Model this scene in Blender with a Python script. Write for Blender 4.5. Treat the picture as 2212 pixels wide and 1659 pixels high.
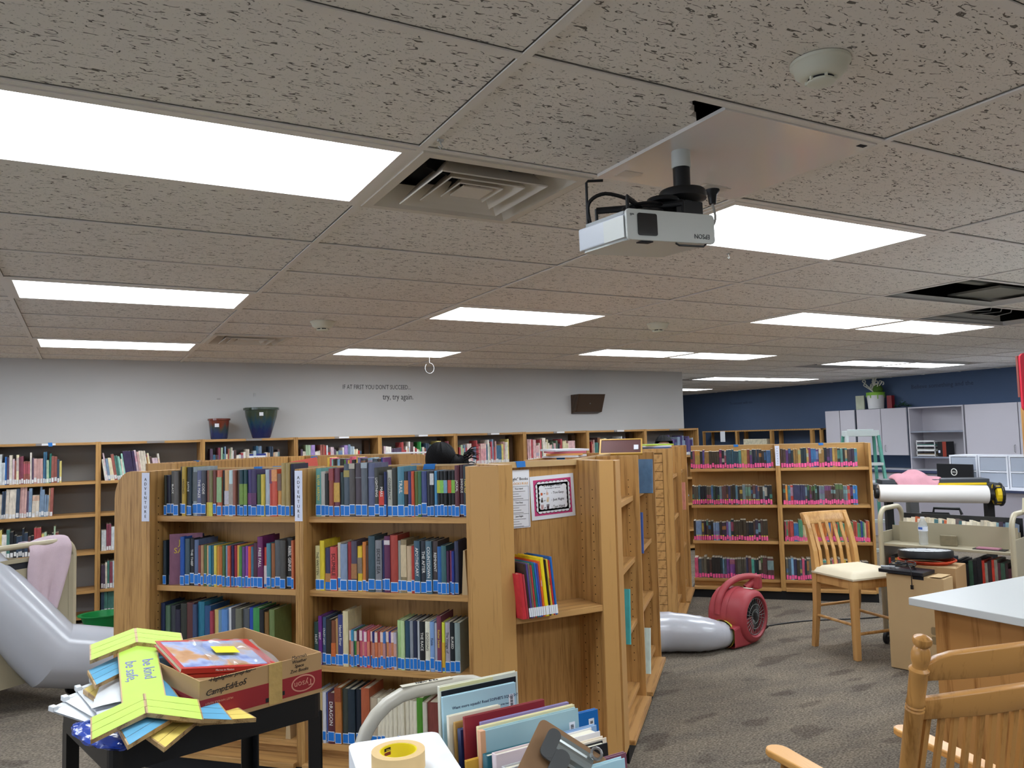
import bpy, bmesh, math, random
from mathutils import Vector, Matrix, Euler

scene = bpy.context.scene
COL = scene.collection
for o in list(bpy.data.objects):
    bpy.data.objects.remove(o, do_unlink=True)

# ---------------------------------------------------------------- camera
FPX = 1703.8
cam_d = bpy.data.cameras.new('camera')
cam_d.sensor_width = 36.0
cam_d.lens = FPX / 2212.0 * 36.0
cam_d.clip_start = 0.02
cam_d.clip_end = 100
cam = bpy.data.objects.new('camera', cam_d)
COL.objects.link(cam)
CR = Vector((0.87930033, -0.47557161, -0.02574063))
CU = Vector((-0.00888909, -0.07042447, 0.99747751))
CW = Vector((0.47618475, 0.87685349, 0.06615166))
CAM = Vector((0, 0, 1.60))
cam.matrix_world = Matrix(((CR.x, CU.x, -CW.x, CAM.x), (CR.y, CU.y, -CW.y, CAM.y), (CR.z, CU.z, -CW.z, CAM.z), (0, 0, 0, 1)))
scene.camera = cam

# ---------------------------------------------------------------- world, exposure
world = bpy.data.worlds.new('world')
world.use_nodes = True
world.node_tree.nodes['Background'].inputs[0].default_value = (0.02, 0.02, 0.022, 1)
world.node_tree.nodes['Background'].inputs[1].default_value = 0.2
scene.world = world
scene.view_settings.view_transform = 'Standard'
scene.view_settings.look = 'None'
scene.view_settings.gamma = 1.0
scene.view_settings.use_curve_mapping = False
scene.view_settings.exposure = 0.25
scene.cycles.use_denoising = True
scene.cycles.max_bounces = 8
scene.cycles.diffuse_bounces = 5
scene.cycles.transparent_max_bounces = 12
scene.cycles.sample_clamp_indirect = 6.0
LAMP = 12.0            # radiance of the fluorescent panels

# ---------------------------------------------------------------- helpers
PI = math.pi
S2 = math.sqrt(2)
CE = 2.438            # ceiling height

def ST(s, t, z=0.0):  # diagonal frame of the free-standing shelves: s to the right, t away
    return Vector(((s + t) / S2, (t - s) / S2, z))
R45 = -PI / 4

def atd(px, py, d):   # a point of the room seen at that pixel of the photo, d metres deep
    return CAM + d * (CW + (px - 1106) / FPX * CR - (py - 829.5) / FPX * CU)

def lin(c):
    if isinstance(c, str):
        c = c.lstrip('#')
        c = [int(c[i:i + 2], 16) / 255 for i in (0, 2, 4)]
        c = [x / 12.92 if x <= 0.04045 else ((x + 0.055) / 1.055) ** 2.4 for x in c]
    return (c[0], c[1], c[2], 1.0)

MATS = {}
def newmat(name):
    m = bpy.data.materials.new(name)
    m.use_nodes = True
    return m, m.node_tree, m.node_tree.nodes['Principled BSDF']

def mat(name, col, rough=0.55, metal=0.0, spec=0.4, noise=0.0, nscale=60, bump=0.0, bscale=200, emit=0, alpha=1, trans=0):
    if name in MATS:
        return MATS[name]
    m, nt, b = newmat(name)
    b.inputs['Base Color'].default_value = lin(col)
    b.inputs['Roughness'].default_value = rough
    b.inputs['Metallic'].default_value = metal
    b.inputs['Specular IOR Level'].default_value = spec
    if alpha < 1:
        b.inputs['Alpha'].default_value = alpha
    if trans:
        b.inputs['Transmission Weight'].default_value = trans
    if emit:
        b.inputs['Emission Color'].default_value = lin(col)
        b.inputs['Emission Strength'].default_value = emit
    if noise or bump:
        tc = nt.nodes.new('ShaderNodeTexCoord')
    if noise:
        n = nt.nodes.new('ShaderNodeTexNoise'); n.inputs['Scale'].default_value = nscale; n.inputs['Detail'].default_value = 4
        mx = nt.nodes.new('ShaderNodeMix'); mx.data_type = 'RGBA'
        c = lin(col)
        mx.inputs[6].default_value = [max(0, x * (1 - noise)) for x in c[:3]] + [1]
        mx.inputs[7].default_value = [min(1, x * (1 + noise)) for x in c[:3]] + [1]
        nt.links.new(tc.outputs['Object'], n.inputs['Vector'])
        nt.links.new(n.outputs['Fac'], mx.inputs[0])
        nt.links.new(mx.outputs[2], b.inputs['Base Color'])
    if bump:
        n2 = nt.nodes.new('ShaderNodeTexNoise'); n2.inputs['Scale'].default_value = bscale; n2.inputs['Detail'].default_value = 3
        bp = nt.nodes.new('ShaderNodeBump'); bp.inputs['Strength'].default_value = bump; bp.inputs['Distance'].default_value = 0.004
        nt.links.new(tc.outputs['Object'], n2.inputs['Vector'])
        nt.links.new(n2.outputs['Fac'], bp.inputs['Height'])
        nt.links.new(bp.outputs['Normal'], b.inputs['Normal'])
    MATS[name] = m
    return m

def wood(name, light, dark, stretch=(28, 28, 1.6), rough=0.42, wave=0.55):
    if name in MATS:
        return MATS[name]
    m, nt, b = newmat(name)
    L = nt.links
    tc = nt.nodes.new('ShaderNodeTexCoord')
    oi = nt.nodes.new('ShaderNodeObjectInfo')
    mp = nt.nodes.new('ShaderNodeMapping'); mp.inputs['Scale'].default_value = stretch
    ad = nt.nodes.new('ShaderNodeVectorMath'); ad.operation = 'MULTIPLY_ADD'
    ad.inputs[1].default_value = (37.1, 21.7, 13.3)
    cx = nt.nodes.new('ShaderNodeCombineXYZ')
    L.new(oi.outputs['Random'], cx.inputs[0]); L.new(oi.outputs['Random'], cx.inputs[1]); L.new(oi.outputs['Random'], cx.inputs[2])
    L.new(cx.outputs[0], ad.inputs[0]); L.new(tc.outputs['Object'], ad.inputs[2])
    L.new(ad.outputs[0], mp.inputs['Vector'])
    n = nt.nodes.new('ShaderNodeTexNoise'); n.inputs['Scale'].default_value = 2.2; n.inputs['Detail'].default_value = 6; n.inputs['Roughness'].default_value = 0.62
    L.new(mp.outputs[0], n.inputs['Vector'])
    mp2 = nt.nodes.new('ShaderNodeMapping'); mp2.inputs['Scale'].default_value = [x * 0.16 for x in stretch]
    L.new(ad.outputs[0], mp2.inputs['Vector'])
    w = nt.nodes.new('ShaderNodeTexWave'); w.wave_type = 'RINGS'; w.inputs['Scale'].default_value = 1.5; w.inputs['Distortion'].default_value = 3.0; w.inputs['Detail'].default_value = 2
    L.new(mp2.outputs[0], w.inputs['Vector'])
    mm = nt.nodes.new('ShaderNodeMath'); mm.operation = 'MULTIPLY_ADD'; mm.inputs[1].default_value = wave * 0.5
    L.new(w.outputs['Fac'], mm.inputs[0]); L.new(n.outputs['Fac'], mm.inputs[2])
    mp3 = nt.nodes.new('ShaderNodeMapping'); mp3.inputs['Scale'].default_value = [x * 5.5 if x > 5 else x * 3 for x in stretch]
    L.new(ad.outputs[0], mp3.inputs['Vector'])
    n3 = nt.nodes.new('ShaderNodeTexNoise'); n3.inputs['Scale'].default_value = 2.0; n3.inputs['Detail'].default_value = 3
    L.new(mp3.outputs[0], n3.inputs['Vector'])
    m3 = nt.nodes.new('ShaderNodeMath'); m3.operation = 'MULTIPLY_ADD'; m3.inputs[1].default_value = 0.55
    s3 = nt.nodes.new('ShaderNodeMath'); s3.operation = 'SUBTRACT'; s3.inputs[1].default_value = 0.5
    L.new(n3.outputs['Fac'], s3.inputs[0]); L.new(s3.outputs[0], m3.inputs[0]); L.new(mm.outputs[0], m3.inputs[2])
    mm = m3
    rp = nt.nodes.new('ShaderNodeValToRGB')
    rp.color_ramp.elements[0].position = 0.36; rp.color_ramp.elements[0].color = lin(dark)
    rp.color_ramp.elements[1].position = 0.66; rp.color_ramp.elements[1].color = lin(light)
    L.new(mm.outputs[0], rp.inputs['Fac'])
    L.new(rp.outputs['Color'], b.inputs['Base Color'])
    b.inputs['Roughness'].default_value = rough
    b.inputs['Specular IOR Level'].default_value = 0.35
    bp = nt.nodes.new('ShaderNodeBump'); bp.inputs['Strength'].default_value = 0.08; bp.inputs['Distance'].default_value = 0.002
    L.new(n.outputs['Fac'], bp.inputs['Height']); L.new(bp.outputs['Normal'], b.inputs['Normal'])
    MATS[name] = m
    return m

def objcolor_mat(name, rough, var=0.0, attr=None, vstretch=(1, 1, 1), spec=0.4):
    """colour comes from the object's own colour (or a colour attribute)"""
    if name in MATS:
        return MATS[name]
    m, nt, b = newmat(name)
    L = nt.links
    if attr:
        src = nt.nodes.new('ShaderNodeAttribute'); src.attribute_name = attr
    else:
        src = nt.nodes.new('ShaderNodeObjectInfo')
    out = src.outputs['Color']
    if var:
        tc = nt.nodes.new('ShaderNodeTexCoord')
        mp = nt.nodes.new('ShaderNodeMapping'); mp.inputs['Scale'].default_value = vstretch
        n = nt.nodes.new('ShaderNodeTexNoise'); n.inputs['Scale'].default_value = 1.0; n.inputs['Detail'].default_value = 3
        L.new(tc.outputs['Object'], mp.inputs['Vector']); L.new(mp.outputs[0], n.inputs['Vector'])
        mr = nt.nodes.new('ShaderNodeMapRange'); mr.inputs[1].default_value = 0.35; mr.inputs[2].default_value = 0.65
        mr.inputs[3].default_value = 1 - var; mr.inputs[4].default_value = 1 + var
        L.new(n.outputs['Fac'], mr.inputs[0])
        vm = nt.nodes.new('ShaderNodeVectorMath'); vm.operation = 'SCALE'
        L.new(out, vm.inputs[0]); L.new(mr.outputs[0], vm.inputs['Scale'])
        out = vm.outputs[0]
    L.new(out, b.inputs['Base Color'])
    b.inputs['Roughness'].default_value = rough
    b.inputs['Specular IOR Level'].default_value = spec
    MATS[name] = m
    return m

I4 = Matrix.Identity(4)
def T(x, y, z): return Matrix.Translation((x, y, z))
def RX(a): return Matrix.Rotation(a, 4, 'X')
def RY(a): return Matrix.Rotation(a, 4, 'Y')
def RZ(a): return Matrix.Rotation(a, 4, 'Z')
def basis(x, y, z, o=(0, 0, 0)):
    return Matrix(((x[0], y[0], z[0], o[0]), (x[1], y[1], z[1], o[1]), (x[2], y[2], z[2], o[2]), (0, 0, 0, 1)))

class MB:
    def __init__(self, M=None):
        self.v = []; self.f = []; self.mi = []; self.M = M or I4
    def add(self, vs, fs, m=0, M=None):
        n = len(self.v)
        MM = self.M @ M if M is not None else self.M
        self.v += [tuple(MM @ Vector(p)) for p in vs]
        self.f += [tuple(i + n for i in f) for f in fs]
        self.mi += [m] * len(fs)
        return self
    def box(self, x0, y0, z0, x1, y1, z1, m=0, M=None):
        vs = [(x0, y0, z0), (x1, y0, z0), (x1, y1, z0), (x0, y1, z0), (x0, y0, z1), (x1, y0, z1), (x1, y1, z1), (x0, y1, z1)]
        fs = [(0, 3, 2, 1), (4, 5, 6, 7), (0, 1, 5, 4), (1, 2, 6, 5), (2, 3, 7, 6), (3, 0, 4, 7)]
        return self.add(vs, fs, m, M)
    def prism(self, poly, a, b, axis='z', m=0, M=None):
        def p3(u, v, w):
            return {'z': (u, v, w), 'y': (u, w, v), 'x': (w, u, v)}[axis]
        n = len(poly)
        vs = [p3(u, v, a) for u, v in poly] + [p3(u, v, b) for u, v in poly]
        fs = [tuple(range(n - 1, -1, -1)), tuple(range(n, 2 * n))] + [(i, (i + 1) % n, n + (i + 1) % n, n + i) for i in range(n)]
        return self.add(vs, fs, m, M)
    def tube(self, path, r, n=10, m=0, caps=True, M=None, flat=None):
        path = [Vector(p) for p in path]
        rs = r if isinstance(r, (list, tuple)) else [r] * len(path)
        vs, fs = [], []
        up = None
        for i, p in enumerate(path):
            d = (path[min(i + 1, len(path) - 1)] - path[max(i - 1, 0)])
            d.normalize()
            if up is None:
                up = Vector((0, 0, 1)) if abs(d.z) < 0.9 else Vector((1, 0, 0))
            a = up - d * up.dot(d)
            if a.length < 1e-5:
                a = d.orthogonal()
            a.normalize(); bb = d.cross(a)
            up = a
            for k in range(n):
                an = 2 * PI * k / n
                fl = flat if flat else 1.0
                vs.append(tuple(p + a * (math.cos(an) * rs[i]) + bb * (math.sin(an) * rs[i] * fl)))
        for i in range(len(path) - 1):
            for k in range(n):
                k2 = (k + 1) % n
                fs.append((i * n + k, i * n + k2, (i + 1) * n + k2, (i + 1) * n + k))
        if caps:
            fs.append(tuple(range(n - 1, -1, -1)))
            fs.append(tuple((len(path) - 1) * n + k for k in range(n)))
        return self.add(vs, fs, m, M)
    def lathe(self, prof, n=24, m=0, M=None, caps=True):
        vs, fs = [], []
        for r, z in prof:
            for k in range(n):
                a = 2 * PI * k / n
                vs.append((r * math.cos(a), r * math.sin(a), z))
        for i in range(len(prof) - 1):
            for k in range(n):
                k2 = (k + 1) % n
                fs.append((i * n + k, i * n + k2, (i + 1) * n + k2, (i + 1) * n + k))
        if caps:
            fs.append(tuple(range(n - 1, -1, -1)))
            fs.append(tuple((len(prof) - 1) * n + k for k in range(n)))
        return self.add(vs, fs, m, M)
    def grid(self, fn, nu, nv, m=0, M=None):
        vs = [fn(i / nu, j / nv) for j in range(nv + 1) for i in range(nu + 1)]
        fs = [(j * (nu + 1) + i, j * (nu + 1) + i + 1, (j + 1) * (nu + 1) + i + 1, (j + 1) * (nu + 1) + i) for j in range(nv) for i in range(nu)]
        return self.add(vs, fs, m, M)
    def mesh(self, name, mats, smooth=False):
        me = bpy.data.meshes.new(name)
        me.from_pydata(self.v, [], self.f)
        for mm in (mats if isinstance(mats, (list, tuple)) else [mats]):
            me.materials.append(mm)
        if any(self.mi):
            me.polygons.foreach_set('material_index', self.mi)
        if smooth:
            me.polygons.foreach_set('use_smooth', [True] * len(self.f))
        me.update()
        return me
    def build(self, name, mats, parent=None, smooth=False, bevel=0, loc=None, rot=None, solid=0, sub=0):
        me = self.mesh(name, mats, smooth)
        return link(name, me, parent, bevel, loc, rot, smooth, solid, sub)

def link(name, me, parent=None, bevel=0, loc=None, rot=None, smooth=False, solid=0, sub=0):
    o = bpy.data.objects.new(name, me)
    COL.objects.link(o)
    if parent is not None:
        o.parent = parent
    if loc is not None:
        o.location = loc
    if rot is not None:
        o.rotation_euler = rot
    if solid:
        md = o.modifiers.new('thickness', 'SOLIDIFY'); md.thickness = solid; md.offset = 0
    if sub:
        md = o.modifiers.new('smooth', 'SUBSURF'); md.levels = sub; md.render_levels = sub
    if bevel:
        md = o.modifiers.new('bevel', 'BEVEL'); md.width = bevel; md.segments = 2; md.limit_method = 'ANGLE'; md.angle_limit = 0.6
    if smooth and not sub:
        try:
            me.set_sharp_from_angle(angle=0.7)
        except Exception:
            pass
    return o

def tag(o, label=None, cat=None, group=None, kind=None):
    if label: o['label'] = label
    if cat: o['category'] = cat
    if group: o['group'] = group
    if kind: o['kind'] = kind
    return o

def thing(name, label, cat, loc=(0, 0, 0), rz=0.0, group=None, rot=None):
    o = bpy.data.objects.new(name, None)
    o.empty_display_size = 0.1
    COL.objects.link(o)
    o.location = loc
    o.rotation_euler = rot if rot else (0, 0, rz)
    return tag(o, label, cat, group)

def struct(o):
    o['kind'] = 'structure'
    return o

def text(name, body, size, M, material, parent=None, align='CENTER', extrude=0.0004, squeeze=1.0, shear=0.0, spacing=1.0):
    c = bpy.data.curves.new(name, 'FONT')
    c.body = body; c.size = size; c.align_x = align; c.align_y = 'CENTER'
    c.extrude = extrude; c.resolution_u = 2; c.shear = shear; c.space_character = spacing
    c.materials.append(material)
    o = bpy.data.objects.new(name, c)
    COL.objects.link(o)
    o.parent = parent
    MM = M @ Matrix.Diagonal((squeeze, 1, 1, 1))
    o.location = MM.to_translation(); o.rotation_euler = MM.to_euler(); o.scale = MM.to_scale()
    return o
FRONT = basis((1, 0, 0), (0, 0, 1), (0, -1, 0))         # lettering upright, facing local -y
SPINE = basis((0, 0, -1), (1, 0, 0), (0, -1, 0))        # lettering running down a spine that faces local -y
def front(x, y, z): return T(x, y, z) @ FRONT
def spine(x, y, z): return T(x, y, z) @ SPINE

def rrect(w, h, r, n=5, cx=0, cy=0):
    pts = []
    for sx, sy, a0 in ((1, 1, 0), (-1, 1, PI / 2), (-1, -1, PI), (1, -1, 3 * PI / 2)):
        for k in range(n + 1):
            a = a0 + PI / 2 * k / n
            pts.append((cx + sx * (w / 2 - r) + r * math.cos(a), cy + sy * (h / 2 - r) + r * math.sin(a)))
    return pts

def smooth_path(pts, n=6):
    pts = [Vector(p) for p in pts]
    out = []
    for i in range(len(pts) - 1):
        p0 = pts[max(i - 1, 0)]; p1 = pts[i]; p2 = pts[i + 1]; p3 = pts[min(i + 2, len(pts) - 1)]
        for k in range(n):
            t = k / n
            out.append(0.5 * ((2 * p1) + (p2 - p0) * t + (2 * p0 - 5 * p1 + 4 * p2 - p3) * t * t + (3 * p1 - p0 - 3 * p2 + p3) * t ** 3))
    out.append(pts[-1])
    return out

# ================================================================ surfaces of the room
def carpet_mat():
    m, nt, b = newmat('carpet')
    L = nt.links
    tc = nt.nodes.new('ShaderNodeTexCoord')
    def noise(scale, detail, stretch=(1, 1, 1), rot=0):
        mp = nt.nodes.new('ShaderNodeMapping'); mp.inputs['Scale'].default_value = stretch; mp.inputs['Rotation'].default_value = (0, 0, rot)
        n = nt.nodes.new('ShaderNodeTexNoise'); n.inputs['Scale'].default_value = scale; n.inputs['Detail'].default_value = detail
        L.new(tc.outputs['Object'], mp.inputs['Vector']); L.new(mp.outputs[0], n.inputs['Vector'])
        return n
    def ramp(n, p0, c0, p1, c1):
        r = nt.nodes.new('ShaderNodeValToRGB')
        r.color_ramp.elements[0].position = p0; r.color_ramp.elements[0].color = c0
        r.color_ramp.elements[1].position = p1; r.color_ramp.elements[1].color = c1
        L.new(n.outputs['Fac'], r.inputs['Fac'])
        return r
    base = ramp(noise(2.6, 4, (1, 2.6, 1), 0.5), 0.36, lin('#857d73'), 0.66, lin('#968c7e'))
    patch = ramp(noise(2.3, 1.5, (1, 2.4, 1), 0.5), 0.61, (1, 1, 1, 1), 0.65, lin('#dcdadb'))
    fib = ramp(noise(75, 5, (1, 1.5, 1), 0.5), 0.28, lin('#9c9894'), 0.72, (1.3, 1.3, 1.28, 1))
    streak = ramp(noise(30, 3, (1, 7, 1), 0.5), 0.36, lin('#d8d6d4'), 0.62, (1.05, 1.05, 1.05, 1))
    out = base.outputs[0]
    for r in (patch, fib, streak):
        mx = nt.nodes.new('ShaderNodeMix'); mx.data_type = 'RGBA'; mx.blend_type = 'MULTIPLY'; mx.inputs[0].default_value = 1
        L.new(out, mx.inputs[6]); L.new(r.outputs[0], mx.inputs[7]); out = mx.outputs[2]
    L.new(out, b.inputs['Base Color'])
    b.inputs['Roughness'].default_value = 0.95; b.inputs['Specular IOR Level'].default_value = 0.05
    bn = noise(260, 2)
    bp = nt.nodes.new('ShaderNodeBump'); bp.inputs['Strength'].default_value = 0.5; bp.inputs['Distance'].default_value = 0.006
    L.new(bn.outputs['Fac'], bp.inputs['Height']); L.new(bp.outputs['Normal'], b.inputs['Normal'])
    return m

def tile_mat():
    m, nt, b = newmat('acoustic_tile')
    L = nt.links
    tc = nt.nodes.new('ShaderNodeTexCoord'); oi = nt.nodes.new('ShaderNodeObjectInfo')
    cx = nt.nodes.new('ShaderNodeCombineXYZ')
    for k in range(3): L.new(oi.outputs['Random'], cx.inputs[k])
    ad = nt.nodes.new('ShaderNodeVectorMath'); ad.operation = 'MULTIPLY_ADD'; ad.inputs[1].default_value = (31.3, 17.9, 0)
    L.new(cx.outputs[0], ad.inputs[0]); L.new(tc.outputs['Object'], ad.inputs[2])
    def marks(sx, sy, lo, hi, rot=0.35, dist=1.2):
        mp = nt.nodes.new('ShaderNodeMapping'); mp.inputs['Scale'].default_value = (sx, sy, 1); mp.inputs['Rotation'].default_value = (0, 0, rot)
        L.new(ad.outputs[0], mp.inputs['Vector'])
        n = nt.nodes.new('ShaderNodeTexNoise'); n.inputs['Scale'].default_value = 1; n.inputs['Detail'].default_value = 1.5; n.inputs['Distortion'].default_value = dist
        n.noise_dimensions = '2D'
        L.new(mp.outputs[0], n.inputs['Vector'])
        r = nt.nodes.new('ShaderNodeMapRange'); r.inputs[1].default_value = lo; r.inputs[2].default_value = hi
        L.new(n.outputs['Fac'], r.inputs[0])
        return r.outputs[0]
    f1 = marks(36, 92, 0.655, 0.695)
    f2 = marks(150, 190, 0.69, 0.74, 0.0, 0.4)
    mxm = nt.nodes.new('ShaderNodeMath'); mxm.operation = 'MULTIPLY_ADD'; mxm.inputs[1].default_value = 0.45; mxm.use_clamp = True
    L.new(f2, mxm.inputs[0]); L.new(f1, mxm.inputs[2])
    mx = nt.nodes.new('ShaderNodeMix'); mx.data_type = 'RGBA'
    mx.inputs[6].default_value = lin('#efebe5'); mx.inputs[7].default_value = lin('#77736e')
    L.new(mxm.outputs[0], mx.inputs[0])
    L.new(mx.outputs[2], b.inputs['Base Color'])
    b.inputs['Roughness'].default_value = 0.9; b.inputs['Specular IOR Level'].default_value = 0.1
    iv = nt.nodes.new('ShaderNodeMath'); iv.operation = 'SUBTRACT'; iv.inputs[0].default_value = 1
    L.new(mxm.outputs[0], iv.inputs[1])
    bp = nt.nodes.new('ShaderNodeBump'); bp.inputs['Strength'].default_value = 0.6; bp.inputs['Distance'].default_value = 0.004
    L.new(iv.outputs[0], bp.inputs['Height']); L.new(bp.outputs['Normal'], b.inputs['Normal'])
    return m

M_CARPET = carpet_mat(); M_TILE = tile_mat()
M_TEE = mat('tee_enamel', '#ece8e2', 0.5)
M_GREYWALL = mat('grey_paint', '#c2c3c3', 0.75, noise=0.03, nscale=3, bump=0.12, bscale=300)
M_BLUEWALL = mat('navy_paint', '#4a5d7c', 0.7, noise=0.04, nscale=3, bump=0.12, bscale=300)
M_DARK = mat('plenum_dark', '#26272c', 0.9)
M_WHITE = mat('white_plastic', '#dedede', 0.4)
M_LAMP = mat('lamp_diffuser', '#eff7ff', 0.4, emit=LAMP)
M_BLACK = mat('black_plastic', '#17181b', 0.45)

b = MB(); b.box(-5.2, -4.6, -0.1, 12.3, 15.3, 0.0)
struct(b.build('floor', M_CARPET))
def wall(name, m, *a):
    b = MB(); b.box(*a); return struct(b.build(name, m))
wall('wall_back', M_GREYWALL, -5.2, 8.6, 0, 7.40, 8.75, 3.05)
wall('wall_inner', M_GREYWALL, 7.25, 8.75, 0, 7.40, 15.2, 3.05)
WR = wall('wall_right', M_BLUEWALL, 12.20, -4.6, 0, 12.35, 15.3, 3.05)
wall('wall_far', M_GREYWALL, 7.25, 15.2, 0, 12.35, 15.35, 3.05)
b = MB(); b.box(-5.35, -4.6, 0, -5.2, 8.75, 0.95); b.box(-5.35, -4.6, 2.35, -5.2, 8.75, 3.05)
for y0, y1 in ((-4.6, -1.0), (1.0, 1.6), (3.6, 4.2), (6.2, 8.75)): b.box(-5.35, y0, 0.95, -5.2, y1, 2.35)
struct(b.build('wall_left', M_GREYWALL))
M_SKYPANE = mat('daylight_pane', '#e4eeff', 0.3, emit=3.5)
for k, y0 in enumerate((-1.0, 1.6, 4.2)):
    b = MB(); b.box(-5.31, y0, 0.95, -5.30, y0 + 2.0, 2.35); wd = struct(b.build('window_%d' % (k + 1), M_SKYPANE))
    b = MB()
    for a in ((y0, 0.95, y0 + 0.05, 2.35), (y0 + 1.95, 0.95, y0 + 2.0, 2.35), (y0 + 0.05, 0.95, y0 + 1.95, 1.0), (y0 + 0.05, 2.3, y0 + 1.95, 2.35), (y0 + 0.975, 1.0, y0 + 1.025, 2.3)): b.box(-5.295, a[0], a[1], -5.24, a[2], a[3])
    b.build('window_frame', M_WHITE, wd)
wall('wall_front', M_GREYWALL, -5.35, -4.75, 0, 12.35, -4.6, 3.05)

# ---------------------------------------------------------------- suspended ceiling
b = MB(); b.box(-5.35, -4.75, 3.0, 12.35, 15.35, 3.1)
ceiling = struct(b.build('ceiling', M_DARK))
GX, GY = 0.853, 1.473
def gx(i): return GX + 1.2192 * i + (0.24 if i >= 6 else 0)
def gy(j): return GY + 0.6096 * j
def project(p):
    d = Vector(p) - CAM
    z = d.dot(CW)
    if z < 0.05: return None
    return 1106 + FPX * d.dot(CR) / z, 829.5 - FPX * d.dot(CU) / z
def in_view(x0, y0, x1, y1, z=CE):
    for a in range(7):
        for c in range(7):
            q = project((x0 + (x1 - x0) * a / 6, y0 + (y1 - y0) * c / 6, z))
            if q and -30 < q[0] < 2242 and -30 < q[1] < 1690: return True
    return False

LIGHTS = [  # x0, y0 of the 4 x 2 ft fixtures, label
    (gx(-1), gy(1), 'large near fluorescent ceiling panel cut off by the left edge of the photo'),
    (gx(1), gy(1), 'bright fluorescent ceiling panel right behind the white projector'),
    (gx(-1), gy(5), 'second fluorescent ceiling panel back on the far left'),
    (gx(-1), gy(9), 'farthest left fluorescent ceiling panel, close above the grey wall'),
    (gx(1), gy(5), 'single fluorescent ceiling panel above the middle of the library, between smoke detectors'),
    (gx(1), gy(9), 'far single fluorescent panel above the wall quote lettering'),
    (gx(3), gy(4), 'left panel of the bright pair beside the missing ceiling tiles'),
    (gx(4), gy(4), 'right panel of the bright pair touching the missing ceiling tiles'),
    (gx(3), gy(8), 'left panel of the pair above the wall speaker'),
    (gx(4), gy(8), 'right panel of the pair above the end of the grey wall'),
    (8.46, 6.58, 'left panel of the pair above the white wall cabinets'),
    (9.68, 6.58, 'right panel of the pair above the white wall cabinets'),
    (8.58, 9.22, 'left panel of the thin far pair over the navy wall'),
    (9.80, 9.22, 'right panel of the thin far pair over the navy wall'),
    (9.85, 11.85, 'farthest sliver of ceiling light beside the grey wall corner'),
    (8.46, 3.99, 'left panel of the ceiling pair at the far right edge'),
    (9.68, 3.99, 'right panel of the ceiling pair beyond the right edge'),
    (gx(3), gy(0), 'left panel of the pair above the white counter'),
    (gx(4), gy(0), 'right panel of the pair above the white counter'),
    (gx(-3), gy(1), 'ceiling panel near the left wall, front row'),
    (gx(-3), gy(5), 'ceiling panel near the left wall, middle row'),
    (gx(-3), gy(9), 'ceiling panel near the left wall, back row'),
    (gx(-1), gy(-3), 'ceiling panel behind the camera on the left'),
    (gx(1), gy(-3), 'ceiling panel behind the camera on the right'),
    (gx(3), gy(-4), 'ceiling panel behind the counter, left of its pair'),
    (gx(4), gy(-4), 'ceiling panel behind the counter, right of its pair'),
    (8.46, 1.0, 'ceiling panel over the office corner, left of its pair'),
    (9.68, 1.0, 'ceiling panel over the office corner, right of its pair'),
    (gx(-1), gy(-7), 'rearmost ceiling panel on the left'),
    (gx(1), gy(-7), 'rearmost ceiling panel on the right'),
]
LW, LD = 1.2192, 0.6096
HALF = {(0, 1), (0, 8)}            # 2 ft air diffusers in the left half of the cell
HOLES = {(3, 2), (4, 3)}
def covered(x0, y0, x1, y1):
    for lx, ly, _ in LIGHTS:
        ox = min(x1, lx + LW) - max(x0, lx); oy = min(y1, ly + LD) - max(y0, ly)
        if ox > 0.3 * (x1 - x0) and oy > 0.3 * (y1 - y0): return True
    return False
g = 0.0135
bt = MB(); bt.box(g, g, CE + 0.006, 1.2192 - g, 0.6096 - g, CE + 0.022)
me_tile = bt.mesh('ceiling_tile', M_TILE)
bt = MB(); bt.box(g, g, CE + 0.006, 0.6096 - g, 0.6096 - g, CE + 0.022)
me_half = bt.mesh('ceiling_tile_half', M_TILE)
rest = MB()
random.seed(3)
for i in range(-5, 10):
    for j in range(-10, 23):
        x0, x1, y0, y1 = gx(i), gx(i + 1), gy(j), gy(j + 1)
        if y0 > 8.4 and x1 < 7.4: continue
        if (i, j) in HOLES: continue
        full = abs(x1 - x0 - 1.2192) < 0.01
        if (i, j) in HALF:
            link('ceiling_tile', me_half, ceiling, loc=(x0 + 0.6096, y0, 0)); continue
        if (i, j) == (0, 0):
            w = 0.6096
            poly = [(g, g), (w - 0.105, g), (w - 0.098, 0.02), (w - 0.108, 0.035), (w - 0.085, 0.045), (w - 0.075, 0.07), (w - 0.055, 0.072), (w - 0.045, 0.10), (w - 0.02, 0.105), (w + 0.004, 0.13), (w + 0.006, 0.6096 - g), (g, 0.6096 - g)]
            bt = MB(); bt.prism(poly, CE + 0.006, CE + 0.022)
            bt.build('ceiling_tile', M_TILE, ceiling, loc=(x0, y0, 0)); continue
        if covered(x0, y0, x1, y1): continue
        if full and in_view(x0, y0, x1, y1) and not (y0 > 8.0 and x1 < 7.4 and y0 > 8.35):
            o = link('ceiling_tile', me_tile, ceiling, loc=(x0, y0, random.uniform(-0.001, 0.002)))
            if random.random() < 0.5:
                o.rotation_euler = (0, 0, PI); o.location = (x1, y1, o.location.z)
        else:
            rest.box(x0 + g, y0 + g, CE + 0.006, x1 - g, y1 - g, CE + 0.022)
tag(rest.build('ceiling_tile', M_TILE, ceiling), kind='stuff')
for i in range(-5, 10):
    b = MB(); x = gx(i); y1 = 15.2 if x > 7.2 else 8.6
    b.box(x - 0.0118, -4.6, CE, x + 0.0118, y1, CE + 0.004); b.box(x - 0.001, -4.6, CE + 0.004, x + 0.001, y1, CE + 0.04)
    b.build('ceiling_tee', M_TEE, ceiling)
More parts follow.
